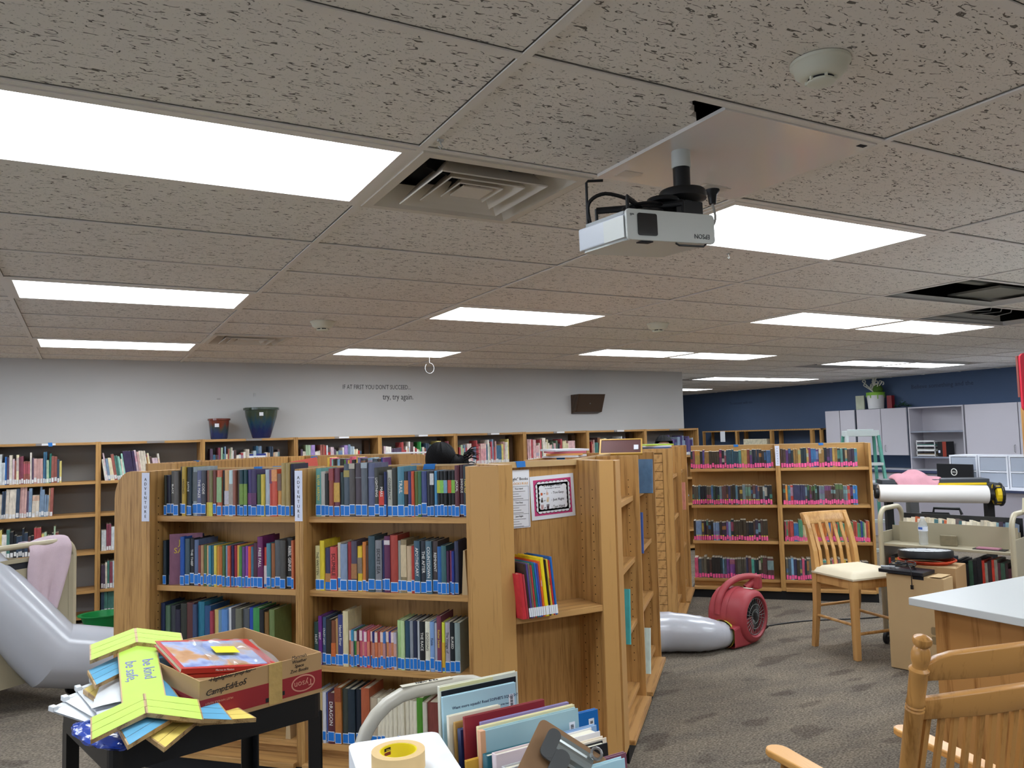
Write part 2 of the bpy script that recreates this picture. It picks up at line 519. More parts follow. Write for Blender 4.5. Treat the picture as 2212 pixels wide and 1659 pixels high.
for j in range(-9, 23):
    b = MB(); y = gy(j); x0 = -5.2 if y < 8.6 else 7.4
    b.box(x0, y - 0.0118, CE + 0.0005, 12.2, y + 0.0118, CE + 0.0045); b.box(x0, y - 0.001, CE + 0.0045, 12.2, y + 0.001, CE + 0.04)
    b.build('ceiling_tee', M_TEE, ceiling)
# clutter seen above the missing tiles
b = MB()
b.box(gx(3), gy(2) + 0.38, CE + 0.10, gx(4) + 1.4, gy(2) + 0.44, CE + 0.16); b.box(gx(3) + 0.8, gy(2) + 0.3, CE + 0.06, gx(4) + 1.4, gy(3) + 0.05, CE + 0.075)
b.build('joist', mat('joist_grey', '#8a8a82', 0.7), ceiling)
b = MB()
for k in range(3):
    b.tube([(gx(4) + 0.55 + k * 0.1, gy(3) + 0.1, 2.95), (gx(4) + 0.6 + k * 0.14, gy(3) + 0.35, CE + 0.06), (gx(4) + 0.3 + 0.3 * k, gy(3) + 0.5, CE + 0.05)], 0.004, 5)
b.build('hanging_wire', mat('wire_grey', '#9a9a9a', 0.5), ceiling)

# fluorescent panels
b = MB()
for (x0, y0, x1, y1) in ((0.012, 0.012, LW - 0.012, 0.045), (0.012, LD - 0.045, LW - 0.012, LD - 0.012), (0.012, 0.045, 0.045, LD - 0.045), (LW - 0.045, 0.045, LW - 0.012, LD - 0.045)):
    b.box(x0, y0, CE - 0.003, x1, y1, CE + 0.012)
b.box(0.012, 0.012, CE + 0.012, LW - 0.012, LD - 0.012, CE + 0.09)
me_fr = b.mesh('light_frame', M_TEE)
b = MB(); b.box(0.045, 0.045, CE + 0.002, LW - 0.045, LD - 0.045, CE + 0.010)
me_df = b.mesh('light_diffuser', M_LAMP)
for lx, ly, lab in LIGHTS:
    t = thing('ceiling_light', lab, 'ceiling light', (lx, ly, 0), group='fluorescent ceiling panels')
    link('frame', me_fr, t); link('diffuser', me_df, t)

# square air diffusers
M_VENT = mat('vent_enamel', '#d9d2c6', 0.5)
def diffuser(x0, y0, lab):
    t = thing('air_diffuser', lab, 'air vent', (x0 + 0.3048, y0 + 0.3048, CE), group='square ceiling air vents')
    def ring(h0, z0, h1, z1, th=0.004):
        b = MB()
        o = [(-h0, -h0, z0), (h0, -h0, z0), (h0, h0, z0), (-h0, h0, z0)]
        i = [(-h1, -h1, z1), (h1, -h1, z1), (h1, h1, z1), (-h1, h1, z1)]
        b.add(o + i, [(k, (k + 1) % 4, 4 + (k + 1) % 4, 4 + k) for k in range(4)])
        return b
    fl = MB()
    for a in ((-.296, -.296, .296, -.262), (-.296, .262, .296, .296), (-.296, -.262, -.262, .262), (.262, -.262, .296, .262)):
        fl.box(a[0], a[1], -0.006, a[2], a[3], 0.004)
    fl.build('frame', M_VENT, t)
    ring(.262, -0.004, .215, 0.07).build('throat', M_VENT, t, solid=0.004)
    for h in (.19, .135, .08):
        ring(h, -0.012 + (0.19 - h) * 0.08, h - .055, 0.055).build('louver', M_VENT, t, solid=0.005)
    b = MB(); b.box(-.055, -.055, -0.004, .055, .055, 0.001); b.build('center_plate', M_VENT, t)
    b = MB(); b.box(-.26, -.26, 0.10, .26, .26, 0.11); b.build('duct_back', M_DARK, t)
    b = MB()
    for k in range(4):
        b.box(-.004, .03, 0.03, .004, .22, 0.09, M=RZ(k * PI / 2 + 0.4))
    b.build('damper_blade', M_DARK, t)
diffuser(gx(0), gy(1), 'large square air vent between the near light panel and projector')
diffuser(gx(0), gy(8), 'small distant square air vent near the far left lights')

# smoke detectors
M_DET = mat('detector_ivory', '#dcdccb', 0.4)
def detector(x, y, lab, s=1.0):
    t = thing('smoke_detector', lab, 'smoke detector', (x, y, CE + 0.006), group='smoke detectors')
    t.scale = (s, s, s)
    b = MB(); b.lathe([(0.078, 0), (0.078, -0.008), (0.070, -0.014), (0.066, -0.030), (0.052, -0.043), (0.040, -0.046)], 36, caps=True); b.build('base', M_DET, t, smooth=True)
    b = MB(); b.lathe([(0.034, -0.040), (0.034, -0.052)], 24); b.build('sensor_core', M_DARK, t, smooth=True)
    b = MB()
    for k in range(6):
        b.box(0.031, -0.003, -0.055, 0.041, 0.003, -0.040, M=RZ(k * PI / 3))
    b.build('rib', M_DET, t)
    b = MB(); b.lathe([(0.036, -0.052), (0.036, -0.057), (0.031, -0.061)], 30); b.build('cap', M_DET, t, smooth=True)
detector(1.488, 1.208, 'large ivory smoke detector, top right near the camera', 0.86)
detector(1.475, 5.50, 'small white smoke detector far left of centre', 1.1)
detector(3.909, 4.80, 'small white smoke detector between the two light rows', 1.1)

# ================================================================ bookcases
M_OAK = wood('oak_laminate', '#bc9056', '#906738')
M_OAKH = wood('oak_laminate_flat', '#be925a', '#936b3c', stretch=(1.6, 28, 28))
M_EDGE = mat('oak_edge', '#c0a070', 0.45, noise=0.06, nscale=30)
M_KICK = mat('black_kick', '#101114', 0.6)
M_BACKGREY = mat('grey_back_panel', '#82807e', 0.7)
M_HOLE = mat('peg_hole', '#2a1c0e', 0.9)

def bookcase(label, s, t, w, d, h, shelves, rz=R45, left=True, right=True, th=0.022, inset=0.05, name='bookcase', group='diagonal oak bookcases', holes=False, back=True, base=True, loc=None, wing=0):
    """local x along the front, y from the front (0) to the back (d)"""
    r = thing(name, label, 'bookcase', loc if loc is not None else ST(s, t), rz, group)
    z0 = 0.08 if base else 0.0
    if left:
        b = MB(); b.box(-th, 0, z0, 0, d, h)
        o = b.build('side_panel', M_OAK, r, bevel=0.0015)
        if holes: pegs(o, 0.0006, d, h)
    if right:
        b = MB(); b.box(w, 0, z0, w + th, d, h)
        o = b.build('side_panel', M_OAK, r, bevel=0.0015)
        if holes: pegs(o, w - 0.0006, d, h)
    if back:
        b = MB(); b.box(0, d - 0.012, z0, w, d, h); b.build('back_panel', M_OAK, r)
        b = MB(); b.box(0, d - 0.016, h - 0.006, w, d + 0.004, h + 0.003); b.build('top_edge', M_EDGE, r)
    for z in shelves:
        b = MB(); b.box(0.001, inset, z - 0.028, w - 0.001, d - 0.013, z); b.build('shelf', M_OAKH, r, bevel=0.0015)
    if base:
        b = MB(); b.box(0, -0.03, 0.08, w, d - 0.013, 0.104); b.build('base_board', M_OAKH, r, bevel=0.002)
        b = MB(); b.box(0, inset + 0.04, 0.104, w, inset + 0.055, shelves[-1] - 0.028); b.build('recess_panel', M_OAKH, r)
        b = MB(); b.box(-th, 0.0, 0, w + th, d, 0.08); b.build('kick_plate', M_KICK, r)
    return r
def pegs(parent, x, d, h):
    b = MB()
    for y in (0.06, d - 0.06):
        for k in range(26):
            z = 0.3 + k * (h - 0.4) / 26
            b.box(x - 0.0006, y - 0.0025, z - 0.0025, x + 0.0006, y + 0.0025, z + 0.0025)
    tag(b.build('peg_holes', M_HOLE, parent), kind='stuff')

SH = [1.238, 0.888, 0.538, 0.178]
H = 1.470
TA = 3.35
# front bays marked ADVENTURE
ADV1 = bookcase('front oak bookcase bay between the two ADVENTURE signs, full of books', -2.93, TA, 0.838, 0.28, H, SH, holes=True)
b = MB()
wp = [(-2.93 - 0.022 - 0.20, 0.0)]
pts = [(0, 0.0), (0.20, 0.0), (0.20, H), (0.10, H)]
for k in range(7):
    a = PI / 2 + PI / 2 * k / 6
    pts.append((0.10 + 0.10 * math.cos(a), H - 0.14 + 0.14 * math.sin(a)))
b.prism(pts, 0, 0.022, axis='y', M=T(-0.222, 0, 0))
b.build('end_wing', M_OAK, ADV1, bevel=0.002)
ADV2 = bookcase('front oak bookcase bay right of the middle ADVENTURE sign', -2.047, TA, 0.825, 0.28, H, SH)
b = MB(); b.box(0.825 + 0.022, 0.0, 0, 0.825 + 0.16, 0.022, H); b.build('filler_panel', M_OAK, ADV2)
# corner bay that faces the camera's left-hand wall direction
CY = 3.124
COR = bookcase('narrow corner oak bookcase with pink poster and a few thin books', 0, 0, 0.47, 0.22, 1.475, [0.797, 0.178], rz=0, loc=(1.684, CY, 0), inset=0.0, th=0.07, holes=True)
b = MB(); b.box(-0.07, -0.004, 0, 0.002, 0.018, 1.475); b.box(0.467, -0.006, 0, 0.552, 0.02, 1.475); b.build('face_stile', M_OAK, COR, bevel=0.003)
b = MB(); b.box(0.0, 0.19, 1.45, 0.54, 0.215, 1.478); b.build('top_rail', M_EDGE, COR)
# right-hand run, faces the aisle (+s)
def row(label, t0, t1, h=H, s=-0.618, shelves=SH, **k):
    L = t1 - t0
    # local x runs along +t, y away from the aisle (-s)
    return bookcase(label, 0, 0, L - 0.022, 0.262, h, shelves, rz=PI / 4, loc=ST(s, t0, 0), inset=0.035, **k)
ROW1 = row('aisle bookcase bay right behind the corner post, nearly empty', 3.95, 4.645, holes=True)
ROW2 = row('aisle bookcase bay ending at the silver duct gap', 4.69, 5.46, left=False, holes=True)
b = MB(); b.box(-0.15, -0.001, 0.08, -0.022, 0.02, H); b.build('corner_post', M_OAK, ROW1)
ROW3 = row('far aisle bookcase bay with slatted end panel', 6.385, 7.19, s=-0.58)
ROW4 = row('far aisle bookcase bay joined to the FANTASY shelves', 7.235, 7.92, s=-0.58, left=False)
# slatted end panel of the far run
b = MB(); b.box(-0.02, -0.002, 0.08, 0.0, 0.55, H)
b.build('end_panel', M_OAK, ROW3, loc=(-0.022, 0, 0))
M_GROOVE = mat('slat_groove', '#6a4c24', 0.8)
for k in range(19):
    z = 0.12 + k * 0.069
    b = MB(); b.box(-0.048, 0.075, z, -0.042, 0.150, z + 0.0645)
    b.build('slat', M_OAKH, ROW3, bevel=0.002)
b = MB(); b.box(-0.0435, 0.0735, 0.11, -0.0415, 0.1515, 1.44); b.build('slat_backing', M_GROOVE, ROW3)
# back to back units behind the aisle run
def block(label, s0, s1, t0, t1, h=H):
    r = thing('bookcase', label, 'bookcase', ST(s0, t0), R45, 'diagonal oak bookcases')
    w, d = s1 - s0, t1 - t0
    for (n, a) in (('side_panel', (0, 0, 0, 0.022, d, h)), ('side_panel', (w - 0.022, 0, 0, w, d, h)), ('back_panel', (0.022, 0, 0, w - 0.022, 0.014, h)), ('side_panel', (0.022, d - 0.022, 0, w - 0.022, d, h))):
        b = MB(); b.box(*a); b.build(n, M_OAK, r, bevel=0.0015)
    for z in (0.17, 0.54, 0.89, 1.24):
        b = MB(); b.box(0.022, 0.014, z - 0.028, w - 0.022, d - 0.022, z); b.build('shelf', M_OAKH, r)
    return r
BK1 = block('back-to-back unit behind the aisle bookcases', -1.16, -0.886, 4.1, 5.46)
# far FANTASY bays
TF = 7.95
FAN1 = bookcase('far bookcase bay left of the FANTASY sign, pink-labelled books', -0.558, TF, 0.80, 0.28, 1.455, [1.234, 0.884, 0.540, 0.180], left=False, inset=0.02)
FAN2 = bookcase('far bookcase bay right of the FANTASY sign behind the stool', 0.286, TF, 0.777, 0.28, 1.455, [1.234, 0.884, 0.540, 0.180], inset=0.02)
# left pod: run facing +s with its rounded end, seen over the front bays
POD1 = block('oak shelf run seen over the top of the left front bay', -4.37, -4.10, 4.95, 6.60, 1.465)
POD2 = bookcase('oak shelf back with rounded end beside the black-haired person', -4.075, 6.46, 1.095, 0.26, 1.465, [1.22, 0.88, 0.54, 0.17], right=False)
b = MB()
pts = [(0, 0), (0.30, 0), (0.30, 1.465 - 0.12)]
for k in range(7):
    a = PI / 2 * k / 6
    pts.append((0.20 + 0.10 * math.cos(a), 1.465 - 0.12 + 0.12 * math.sin(a)))
pts.append((0, 1.465))
b.prism(pts, 0.0, 0.022, axis='y', M=T(1.095, 0, 0)); b.build('end_wing', M_OAK, POD2)

# wall run under the grey wall: ten bays of 3 ft
WX0, WP = 0.117, 0.9095
wall_labels = {-2: 'wall bookcase bay beyond the left edge of the photo', -1: 'leftmost wall bookcase bay with picture books on three shelves', 0: 'wall bookcase bay behind the left ADVENTURE sign, leaning colourful books',
    1: 'wall bookcase bay under the two glazed pots', 2: 'wall bookcase bay right of the glazed pots with a red block of books', 3: 'wall bookcase bay under the wall quote, white and green books',
    4: 'wall bookcase bay right of the black-haired person, pink books', 5: 'wall bookcase bay left of the brown wall speaker', 6: 'wall bookcase bay under the brown wall speaker', 7: 'last wall bookcase bay at the grey wall corner'}
WS = [1.285, 0.985, 0.638, 0.290, 0.06]
WB = {}
for k in range(-2, 8):
    x0 = WX0 + WP * k
    r = thing('wall_bookcase', wall_labels[k], 'bookcase', (x0, 8.3, 0), 0, 'bookcases along the grey wall'); WB[k] = r
    for xx in (0.0, WP - 0.022):
        b = MB(); b.box(xx, 0, 0, xx + 0.0215, 0.295, 1.648); b.build('side_panel', M_OAK, r, bevel=0.0015)
    b = MB(); b.box(0.022, 0.006, 1.622, WP - 0.022, 0.295, 1.645); b.build('top_board', M_OAKH, r)
    for z in WS:
        b = MB(); b.box(0.022, 0.012, z - 0.026, WP - 0.022, 0.285, z); b.build('shelf', M_OAKH, r)
    b = MB(); b.box(0.022, 0.285, 0, WP - 0.022, 0.295, 1.622); b.build('back_panel', M_BACKGREY, r)
    b = MB(); b.box(WP * .45, -0.001, 1.624, WP * .62, 0.006, 1.644); b.build('label_holder', mat('holder_grey', '#8f8a86', 0.4), r)
    if k not in (0, 1, 7):
        b = MB(); b.box(WP * .50, -0.003, 1.625, WP * .62, -0.001, 1.643); b.build('card', mat('card_white', '#e9e9ea', 0.6), r)
    if k in (2, 3, 4, 5, 6):   # brown steel upright seen at the right of the bay
        b = MB(); b.box(WP - 0.115, 0.20, 1.285, WP - 0.06, 0.285, 1.60); b.build('upright', mat('dark_wood_strip', '#4b3420', 0.6), r)

# open oak shelving against the navy wall
yy = [13.18, 12.17, 11.23, 10.25, 10.03]
for k in range(4):
    y1, y0 = yy[k], yy[k + 1]
    r = thing('open_shelf', ['open oak shelf on the navy wall with a hanging white paper', 'open oak shelf on the navy wall holding cream books', 'empty open oak shelf on the navy wall', 'short end bay of the open oak shelving by the cabinets'][k], 'bookcase', (11.85, y0, 0), 0, 'open shelves on the navy wall')
    for ya in (0.0, y1 - y0 - 0.03):
        b = MB(); b.box(0, ya, 0, 0.06, ya + 0.03, 1.6); b.box(0.25, ya, 0, 0.31, ya + 0.03, 1.6); b.build('upright', M_OAK, r)
    b = MB(); b.box(-0.005, 0, 1.575, 0.31, y1 - y0, 1.602); b.build('top_board', M_OAKH, r)
    for z in (1.22, 0.85, 0.48, 0.1):
        b = MB(); b.box(0.0, 0.03, z - 0.025, 0.31, y1 - y0 - 0.03, z); b.build('shelf', M_OAKH, r)

# ================================================================ books
M_COVER = objcolor_mat('book_cover', 0.38, var=0.10, vstretch=(6, 6, 5))
M_PAGES = mat('book_pages', '#d9cfb8', 0.8, noise=0.10, nscale=8)
M_LBLUE = mat('label_blue', '#1570c6', 0.5)
M_LWHITE = mat('label_white', '#dfe3e8', 0.5)
M_TXTW = mat('print_white', '#e8e6df', 0.5)
M_TXTY = mat('print_yellow', '#e2c948', 0.5)
M_TXTK = mat('print_black', '#16161a', 0.5)
M_KRAFT = mat('kraft_board', '#b39a74', 0.7, noise=0.05, nscale=20)
def unit_book():
    c = MB(); k = 0.08
    n = 5
    prof = [(-0.5 + i / n, 0.02 * (1 - (2 * i / n - 1) ** 2) * -1) for i in range(n + 1)]
    poly = [(x, y + 0.02) for x, y in prof] + [(0.5, 1.0), (0.5 - k, 1.0), (0.5 - k, 0.05), (-0.5 + k, 0.05), (-0.5 + k, 1.0), (-0.5, 1.0)]
    # cover shell: spine + two boards
    sp = [(x, y + 0.02) for x, y in prof] + [(0.5, 0.05), (-0.5, 0.05)]
    c.prism(sp, 0, 1); c.box(-0.5, 0.05, 0, -0.5 + k, 1, 1); c.box(0.5 - k, 0.05, 0, 0.5, 1, 1)
    p = MB(); p.box(-0.5 + k, 0.05, 0.015, 0.5 - k, 0.97, 0.975)
    l = MB(); l.box(-0.5, -0.006, 0, 0.5, 0.004, 1, m=0); l.box(-0.45, -0.010, 0.045, 0.45, -0.005, 0.93, m=1)
    s = MB(); s.box(-0.505, -0.004, 0, 0.505, 0.03, 1)
    lw = MB(); lw.box(-0.5, -0.006, 0, 0.5, 0.004, 1)
    return c.mesh('book_cover', M_COVER), p.mesh('book_pages', M_PAGES), l.mesh('spine_label', [M_LWHITE, M_LBLUE]), s.mesh('spine_band', M_COVER), lw.mesh('call_label', M_LWHITE)
ME_C, ME_P, ME_L, ME_B, ME_LW = unit_book()
def cname(c):
    r, g_, b_ = [int(c[i:i + 2], 16) for i in (1, 3, 5)]
    mx, mn = max(r, g_, b_), min(r, g_, b_); v = mx
    dk = 'dark ' if v < 80 else ('light ' if v > 190 else '')
    if mx - mn < 26:
        return 'black' if v < 60 else 'dark grey' if v < 95 else 'grey' if v < 165 else 'off-white'
    if mx == r:
        h = (60 * (g_ - b_) / (mx - mn)) % 360
    elif mx == g_:
        h = 120 + 60 * (b_ - r) / (mx - mn)
    else:
        h = 240 + 60 * (r - g_) / (mx - mn)
    n = 'red' if h < 14 or h > 345 else 'orange brown' if h < 30 else 'tan' if h < 44 else 'yellow' if h < 64 else 'green' if h < 155 else 'teal' if h < 196 else 'blue' if h < 245 else 'purple' if h < 300 else 'plum'
    return dk + n
def ordinal(n):
    return '%d%s' % (n, 'th' if 10 <= n % 100 <= 20 else {1: 'st', 2: 'nd', 3: 'rd'}.get(n % 10, 'th'))
def book(M, w, h, d, col, label, group, stick=None, band=None, title=None, tcol=None, name='book', lmesh=None):
    o = bpy.data.objects.new(name, ME_C); COL.objects.link(o)
    MM = M @ Matrix.Diagonal((w, d, h, 1))
    o.matrix_world = MM
    o.color = lin(col)
    tag(o, label, 'book', group)
    p = bpy.data.objects.new('pages', ME_P); COL.objects.link(p); p.parent = o
    if stick:
        l = bpy.data.objects.new('spine_label', lmesh or ME_L); COL.objects.link(l); l.parent = o
        z0, z1 = stick
        l.location = (0, 0, z0 / h); l.scale = (0.96, 0.15 / d * 0.35, (z1 - z0) / h)
    if band:
        bc, b0, b1 = band
        s = bpy.data.objects.new('spine_band', ME_B); COL.objects.link(s); s.parent = o
        q1, q2 = lin(bc), lin(col)
        s.location = (0, 0, b0); s.scale = (1, 1, b1 - b0); s.color = [0.72 * u + 0.28 * w_ for u, w_ in zip(q1, q2)]
    if title:
        # lettering in book space (undo the scale)
        sz = min(w * 0.72, 0.030)
        t = text('title', title, sz, I4, tcol or M_TXTW, None, extrude=0.0003)
        t.parent = o
        ln = max(1, len(title)) * sz * 0.62
        sq = min(1.0, h * 0.58 / ln)
        t.matrix_parent_inverse = Matrix.Diagonal((1 / w, 1 / d, 1 / h, 1))
        t.matrix_basis = spine(0, -0.0012, h * 0.60) @ Matrix.Diagonal((sq, 1, 1, 1))
    return o

def parse(spec):
    out = []
    for e in spec.split():
        a = e.split('/')
        out.append((float(a[0]), float(a[1]), '#' + a[2], a[3:] if len(a) > 3 else []))
    return out
def shelf_row(root, x0, z, spec, where, k=0.00052, y0=0.058, maxx=None, lean=0.0, seed=1, d=0.15):
    rng = random.Random(seed)
    base = root.matrix_basis
    x = x0; n = 0
    for w, h, col, ex in parse(spec):
        W = w * k * 0.985; Hh = min(h * k, 0.30)
        if maxx and x + W > maxx: break
        n += 1
        band = title = tc = None
        for e in ex:
            if e.startswith('b'):
                q = e[1:].split(':'); band = ('#' + q[0], float(q[1]), float(q[2]))
            elif e.startswith('t'):
                title = e[1:].replace('_', ' '); tc = M_TXTW
            elif e.startswith('y'):
                title = e[1:].replace('_', ' '); tc = M_TXTY
            elif e.startswith('k'):
                title = e[1:].replace('_', ' '); tc = M_TXTK
        s0 = rng.choice((0.004, 0.004, 0.006, 0.012)); s1 = s0 + 0.048 + rng.uniform(-0.004, 0.005)
        M = base @ T(x + W / 2, y0 + rng.uniform(-0.006, 0.008), z) @ RY(lean + rng.uniform(-0.006, 0.006)) @ RZ(rng.uniform(-0.015, 0.015))
        dd = min(d, Hh * 0.72) + rng.uniform(-0.01, 0.01)
        book(M, W * 0.975, Hh, dd, col, '%s book, %s from the left, %s' % (cname(col), ordinal(n), where), where, (s0, s1) if W > 0.011 else (0.004, 0.045), band, title, tc)
        x += w * k
    return x

R = random.Random(11)
thin = ['7d3c3a', 'b08a68', '4f6b45', 'c9a27a', '3f86a0', '345f70', 'd8c455', 'c98a3c', 'b26a38', '4b6a44', '7c8fa6', 'c45a48', '2f2d52', '9c2e3a', 'd6a850', '4f8a4a', '6a4b86', '8e4aa0', 'e0602f', '3f6f86']
A1 = ('35/400/23261a 50/400/15182c 45/440/4b4a45/tBLACK 60/435/55504c 30/480/2a2723 45/480/b5963c/kVANISHED 40/475/1c1f24/tJUSTICE 30/475/23343f 60/475/8c979b/b1c2024:0.3:0.9 55/440/5a5f80/tTHE_MAZE 55/440/3a3a44/tCODE '
      '40/440/8a5a48/bd8c040:0.0:0.3 40/440/7b7450/bd8d040:0.0:0.3 40/440/6d3c34 55/440/c06a4f/b6fbf8a:0.3:0.85 30/440/262a30 50/440/c9a06e/bb0b8d0:0.25:0.55 50/440/b8d0d4/b8f6a52:0.25:0.7 35/440/8f5a4c 45/440/4b4038 '
      '40/440/173a44/b7fa030:0.25:0.7 40/440/1a3f47/b7fa030:0.25:0.7 40/440/4b4272/b7a2f6a:0.25:0.5 60/440/372a55/b5a2050:0.25:0.5 50/395/3e5a2e 40/395/c8b24a 50/440/a9b4c2 30/440/b5463a/b2a3060:0.7:1.0 60/440/c2513d/bd8a060:0.75:1.0 40/400/c08a4c/b2a3048:0.6:1.0 45/500/a08c5a 45/500/a08c5a 30/490/1e2440')
A2 = ('40/430/1d2a33 20/480/b08a90 50/470/1f4e9c 55/450/41525c 50/450/20222a/tTHE_THIEF 50/440/5a6b8c ' + ' '.join('31/%d/%s' % (388 + R.randint(-6, 6), c) for c in thin) +
      ' 50/420/4a2a3a 60/480/6a2a5c/tFREE_FALL 42/380/c84a3a/be0e0e0:0.1:0.55 45/420/4a7f90 40/420/8e5a3a 60/450/55575a 60/450/4a4845 62/470/2b2a2a/tREBEL_GENIUS 25/450/c06a4a')
A3 = '40/420/1c2a4a 45/400/55705a 50/400/3a3f44 50/370/2c2a3c 60/420/33352f 70/430/5a3432 40/420/3a4a6a 60/440/2a6f88 60/410/2c4f78 35/370/9c3a4a 40/380/c8b070 40/380/6a8aa0 55/390/5a86c0 30/400/d8d8d8 45/400/4a4a50 60/400/6a6a5a 60/400/55585c 40/410/2a4aa0 60/410/3f8a4f 40/400/222428 40/380/7a5a30 50/400/6a7a4a'
A4 = '45/430/2c3a5a 50/430/4a3a4a 40/420/3a4a5c 45/430/c8c0b0 50/430/5a3a3a 50/420/2c2e34 45/430/7a8a9a 50/430/20304a 50/430/8a4a3a 50/430/3a2c44 40/430/d0c8b8 55/430/26282c 50/430/34506a 50/420/6a2c2c 45/430/3c3c44 45/430/2a4a7a 50/430/1f2430 45/430/a0463a/tALIAS 45/430/26262a/tSPRITE 45/430/1c1c20/tSORIA'
B1 = ('60/470/5f9a96/ySILVER_ARROW 50/440/b4b2ac 45/420/20201f 50/470/8e4a3a/b8a3440:0.75:1.0 65/470/6a3a4a/bd8ae40:0.3:0.7 45/430/2a3a3c 62/510/4a5560/bb09a40:0.75:0.88 62/515/4f4a48/bc0b8a8:0.9:1.0 65/515/4a4048/b6a6a70:0.72:0.74 65/520/5a6068/ba8b4bc:0.9:1.0 75/515/5a5f7c/b8a88a0:0.72:0.74 50/470/3c3d38/tLIGHTNING '
      '55/400/1d1b18/be0402c:0.28:0.62/tMARS 25/430/26305a 50/445/b9b8ad/kCONSPIRACY 60/465/25271f 70/475/4d7f92/tTRAIL 42/430/23262a/be08a40:0.5:0.8 35/430/3a3a68 30/430/c05238 35/430/5f6a38 35/430/3f6a4a 55/430/404a78 35/430/2c3038 40/430/222226/be0e0e0:0.7:0.95 30/430/4a86b0 '
      '36/430/17181a/bc8d040:0.52:0.80 36/430/17181a/b8fd05a:0.52:0.80 36/430/17181a/b7fb0c8:0.52:0.80 36/430/17181a/be0583a:0.52:0.80 36/430/17181a/b8fc84a:0.52:0.80 '
      '45/480/5a2f38/tJACKAL 45/485/3a1f2a/tSWINDLE 50/480/1c2a30/yFRAMED 50/485/2a2f4a/tSHOWOFF 42/485/6a2a24/tUNLEASHED 50/490/c85a30/tHIDEOUT')
B2 = ('50/430/c9bf8a/kTHE_WRITTEN 50/480/d8c238 60/410/3c3a5a/bc88a3a:0.2:0.4 75/420/c04a48/kSCUMBLE 35/460/c9bca4 75/450/7f8fa8 45/470/8e2f34 60/480/4f4858/bb0783a:0.25:0.55 50/430/d8b83c/b2a3a6a:0.4:0.75 40/470/c87a3c 30/440/5a3a2a 70/530/3b4f58 70/490/7f7f84/kSECRET_SEA 30/490/2a2f58 60/530/5f3050/be0d8d8:0.85:0.93 80/540/a04238 30/490/8f8f88 '
      '60/500/8a7a5c/bd8c4a0:0.3:0.9 50/440/c0a88a 30/440/a83a30 60/490/3f5a6a/tAPOTHECARY 60/490/2c3038/tTHE_AFTER 60/490/506a78/tCOUNTDOWN 55/490/4a4040/tREMNANT 40/440/2f5f9a 50/450/3f6468 25/400/4a2a4a 25/400/8a4a6a 25/400/2a3a8a 40/490/3a3f58 40/500/6a2f2a')
w20 = ['c86a4a', '3f8ab0', '3f7a3a', '5a2a3a', 'c05a68', 'b05088', 'c05a70', 'd05a60', 'c87a5a', '2a2f6a', 'c8704a', '9a3a4a', 'd08050', '3f6fb0', 'd08858', '4a3a8a', 'c07a50', 'b8b0c0']
B3 = ('50/420/2f4a48/tHUNT 40/480/6a2f80/tSPIRIT 40/470/3f5270/tCRAZY_LADY 60/450/2e2d2b 50/440/7a4a34/bd06a30:0.2:0.5 25/460/b08a5a 60/500/3f4478/tHatchet_River 60/540/d0c39a ' +
      ' '.join('29/%d/%s/be2dcd8:0.72:0.99' % (356 + R.randint(-4, 4), c) if i % 4 not in (1, 3) else '29/%d/%s/bd08a68:0.25:0.7' % (356 + R.randint(-4, 4), c) for i, c in enumerate(w20)) +
      ' 45/470/a9c88a 40/470/b8d09a 50/470/2f4a60 35/470/8a8f98 40/470/2a3048 30/470/b0b4ba 55/470/26282a/tTHE_RACE 50/470/e0ddc8/kDOGSONG 45/470/7fa0d0/kFields 35/460/b0b0b8 45/530/7a3f54/yRather_Sweet 30/470/d8e04a/bd08a30:0.1:0.6 50/470/a9a4b0/kThe_Voyage_of 50/470/1f2428/tBURIED 55/470/8a9a98 55/470/4a7fae 60/490/2f3330/tRANSOM 35/540/e0e0e0/b1a1a20:0.0:0.2')
B4 = '40/440/a9c4d8 40/440/b8a070 35/440/c8c8d0 20/440/4a5a9a 70/440/5a2f36/tDRAGON 65/490/b0703a/b7a2a20:0.75:1.0 60/480/3a3f38 70/480/24303a 60/480/1f2630 80/500/a8583a 70/420/b8a890 ' + ' '.join('38/420/ddd6c0' for _ in range(10)) + ' 60/450/4f8a2f/b2a5a20:0.1:0.3 40/420/c9c4b4 110/420/7a4038 110/420/7a4038 100/420/7a4038'
WL, WR_ = 'left ADVENTURE bay', 'right ADVENTURE bay'
shelf_row(ADV1, 0.030, SH[0], A1, 'top shelf of ' + WL, seed=1, maxx=0.83)
shelf_row(ADV1, 0.030, SH[1], A2.split(' 20/480')[0], 'second shelf of ' + WL, seed=2)
shelf_row(ADV1, 0.135, SH[1], A2.split('b08a90 ')[1], 'second shelf of ' + WL + ' past JAY', seed=2, maxx=0.832)
shelf_row(ADV1, 0.020, SH[2], A3, 'third shelf of ' + WL, seed=3, maxx=0.83, k=0.00070 * 0.88)
shelf_row(ADV1, 0.010, SH[3], A4, 'bottom shelf of ' + WL, seed=4, maxx=0.73, k=0.00060)
shelf_row(ADV2, 0.030, SH[0], B1, 'top shelf of ' + WR_, seed=5, k=0.000490, maxx=0.822)
shelf_row(ADV2, 0.030, SH[1], B2, 'second shelf of ' + WR_, seed=6, k=0.000490, maxx=0.77, lean=0.0)
shelf_row(ADV2, 0.018, SH[2], B3, 'third shelf of ' + WR_, seed=7, k=0.000475, maxx=0.78)
shelf_row(ADV2, 0.018, SH[3], B4, 'bottom shelf of ' + WR_, seed=8, k=0.000530, maxx=0.82)
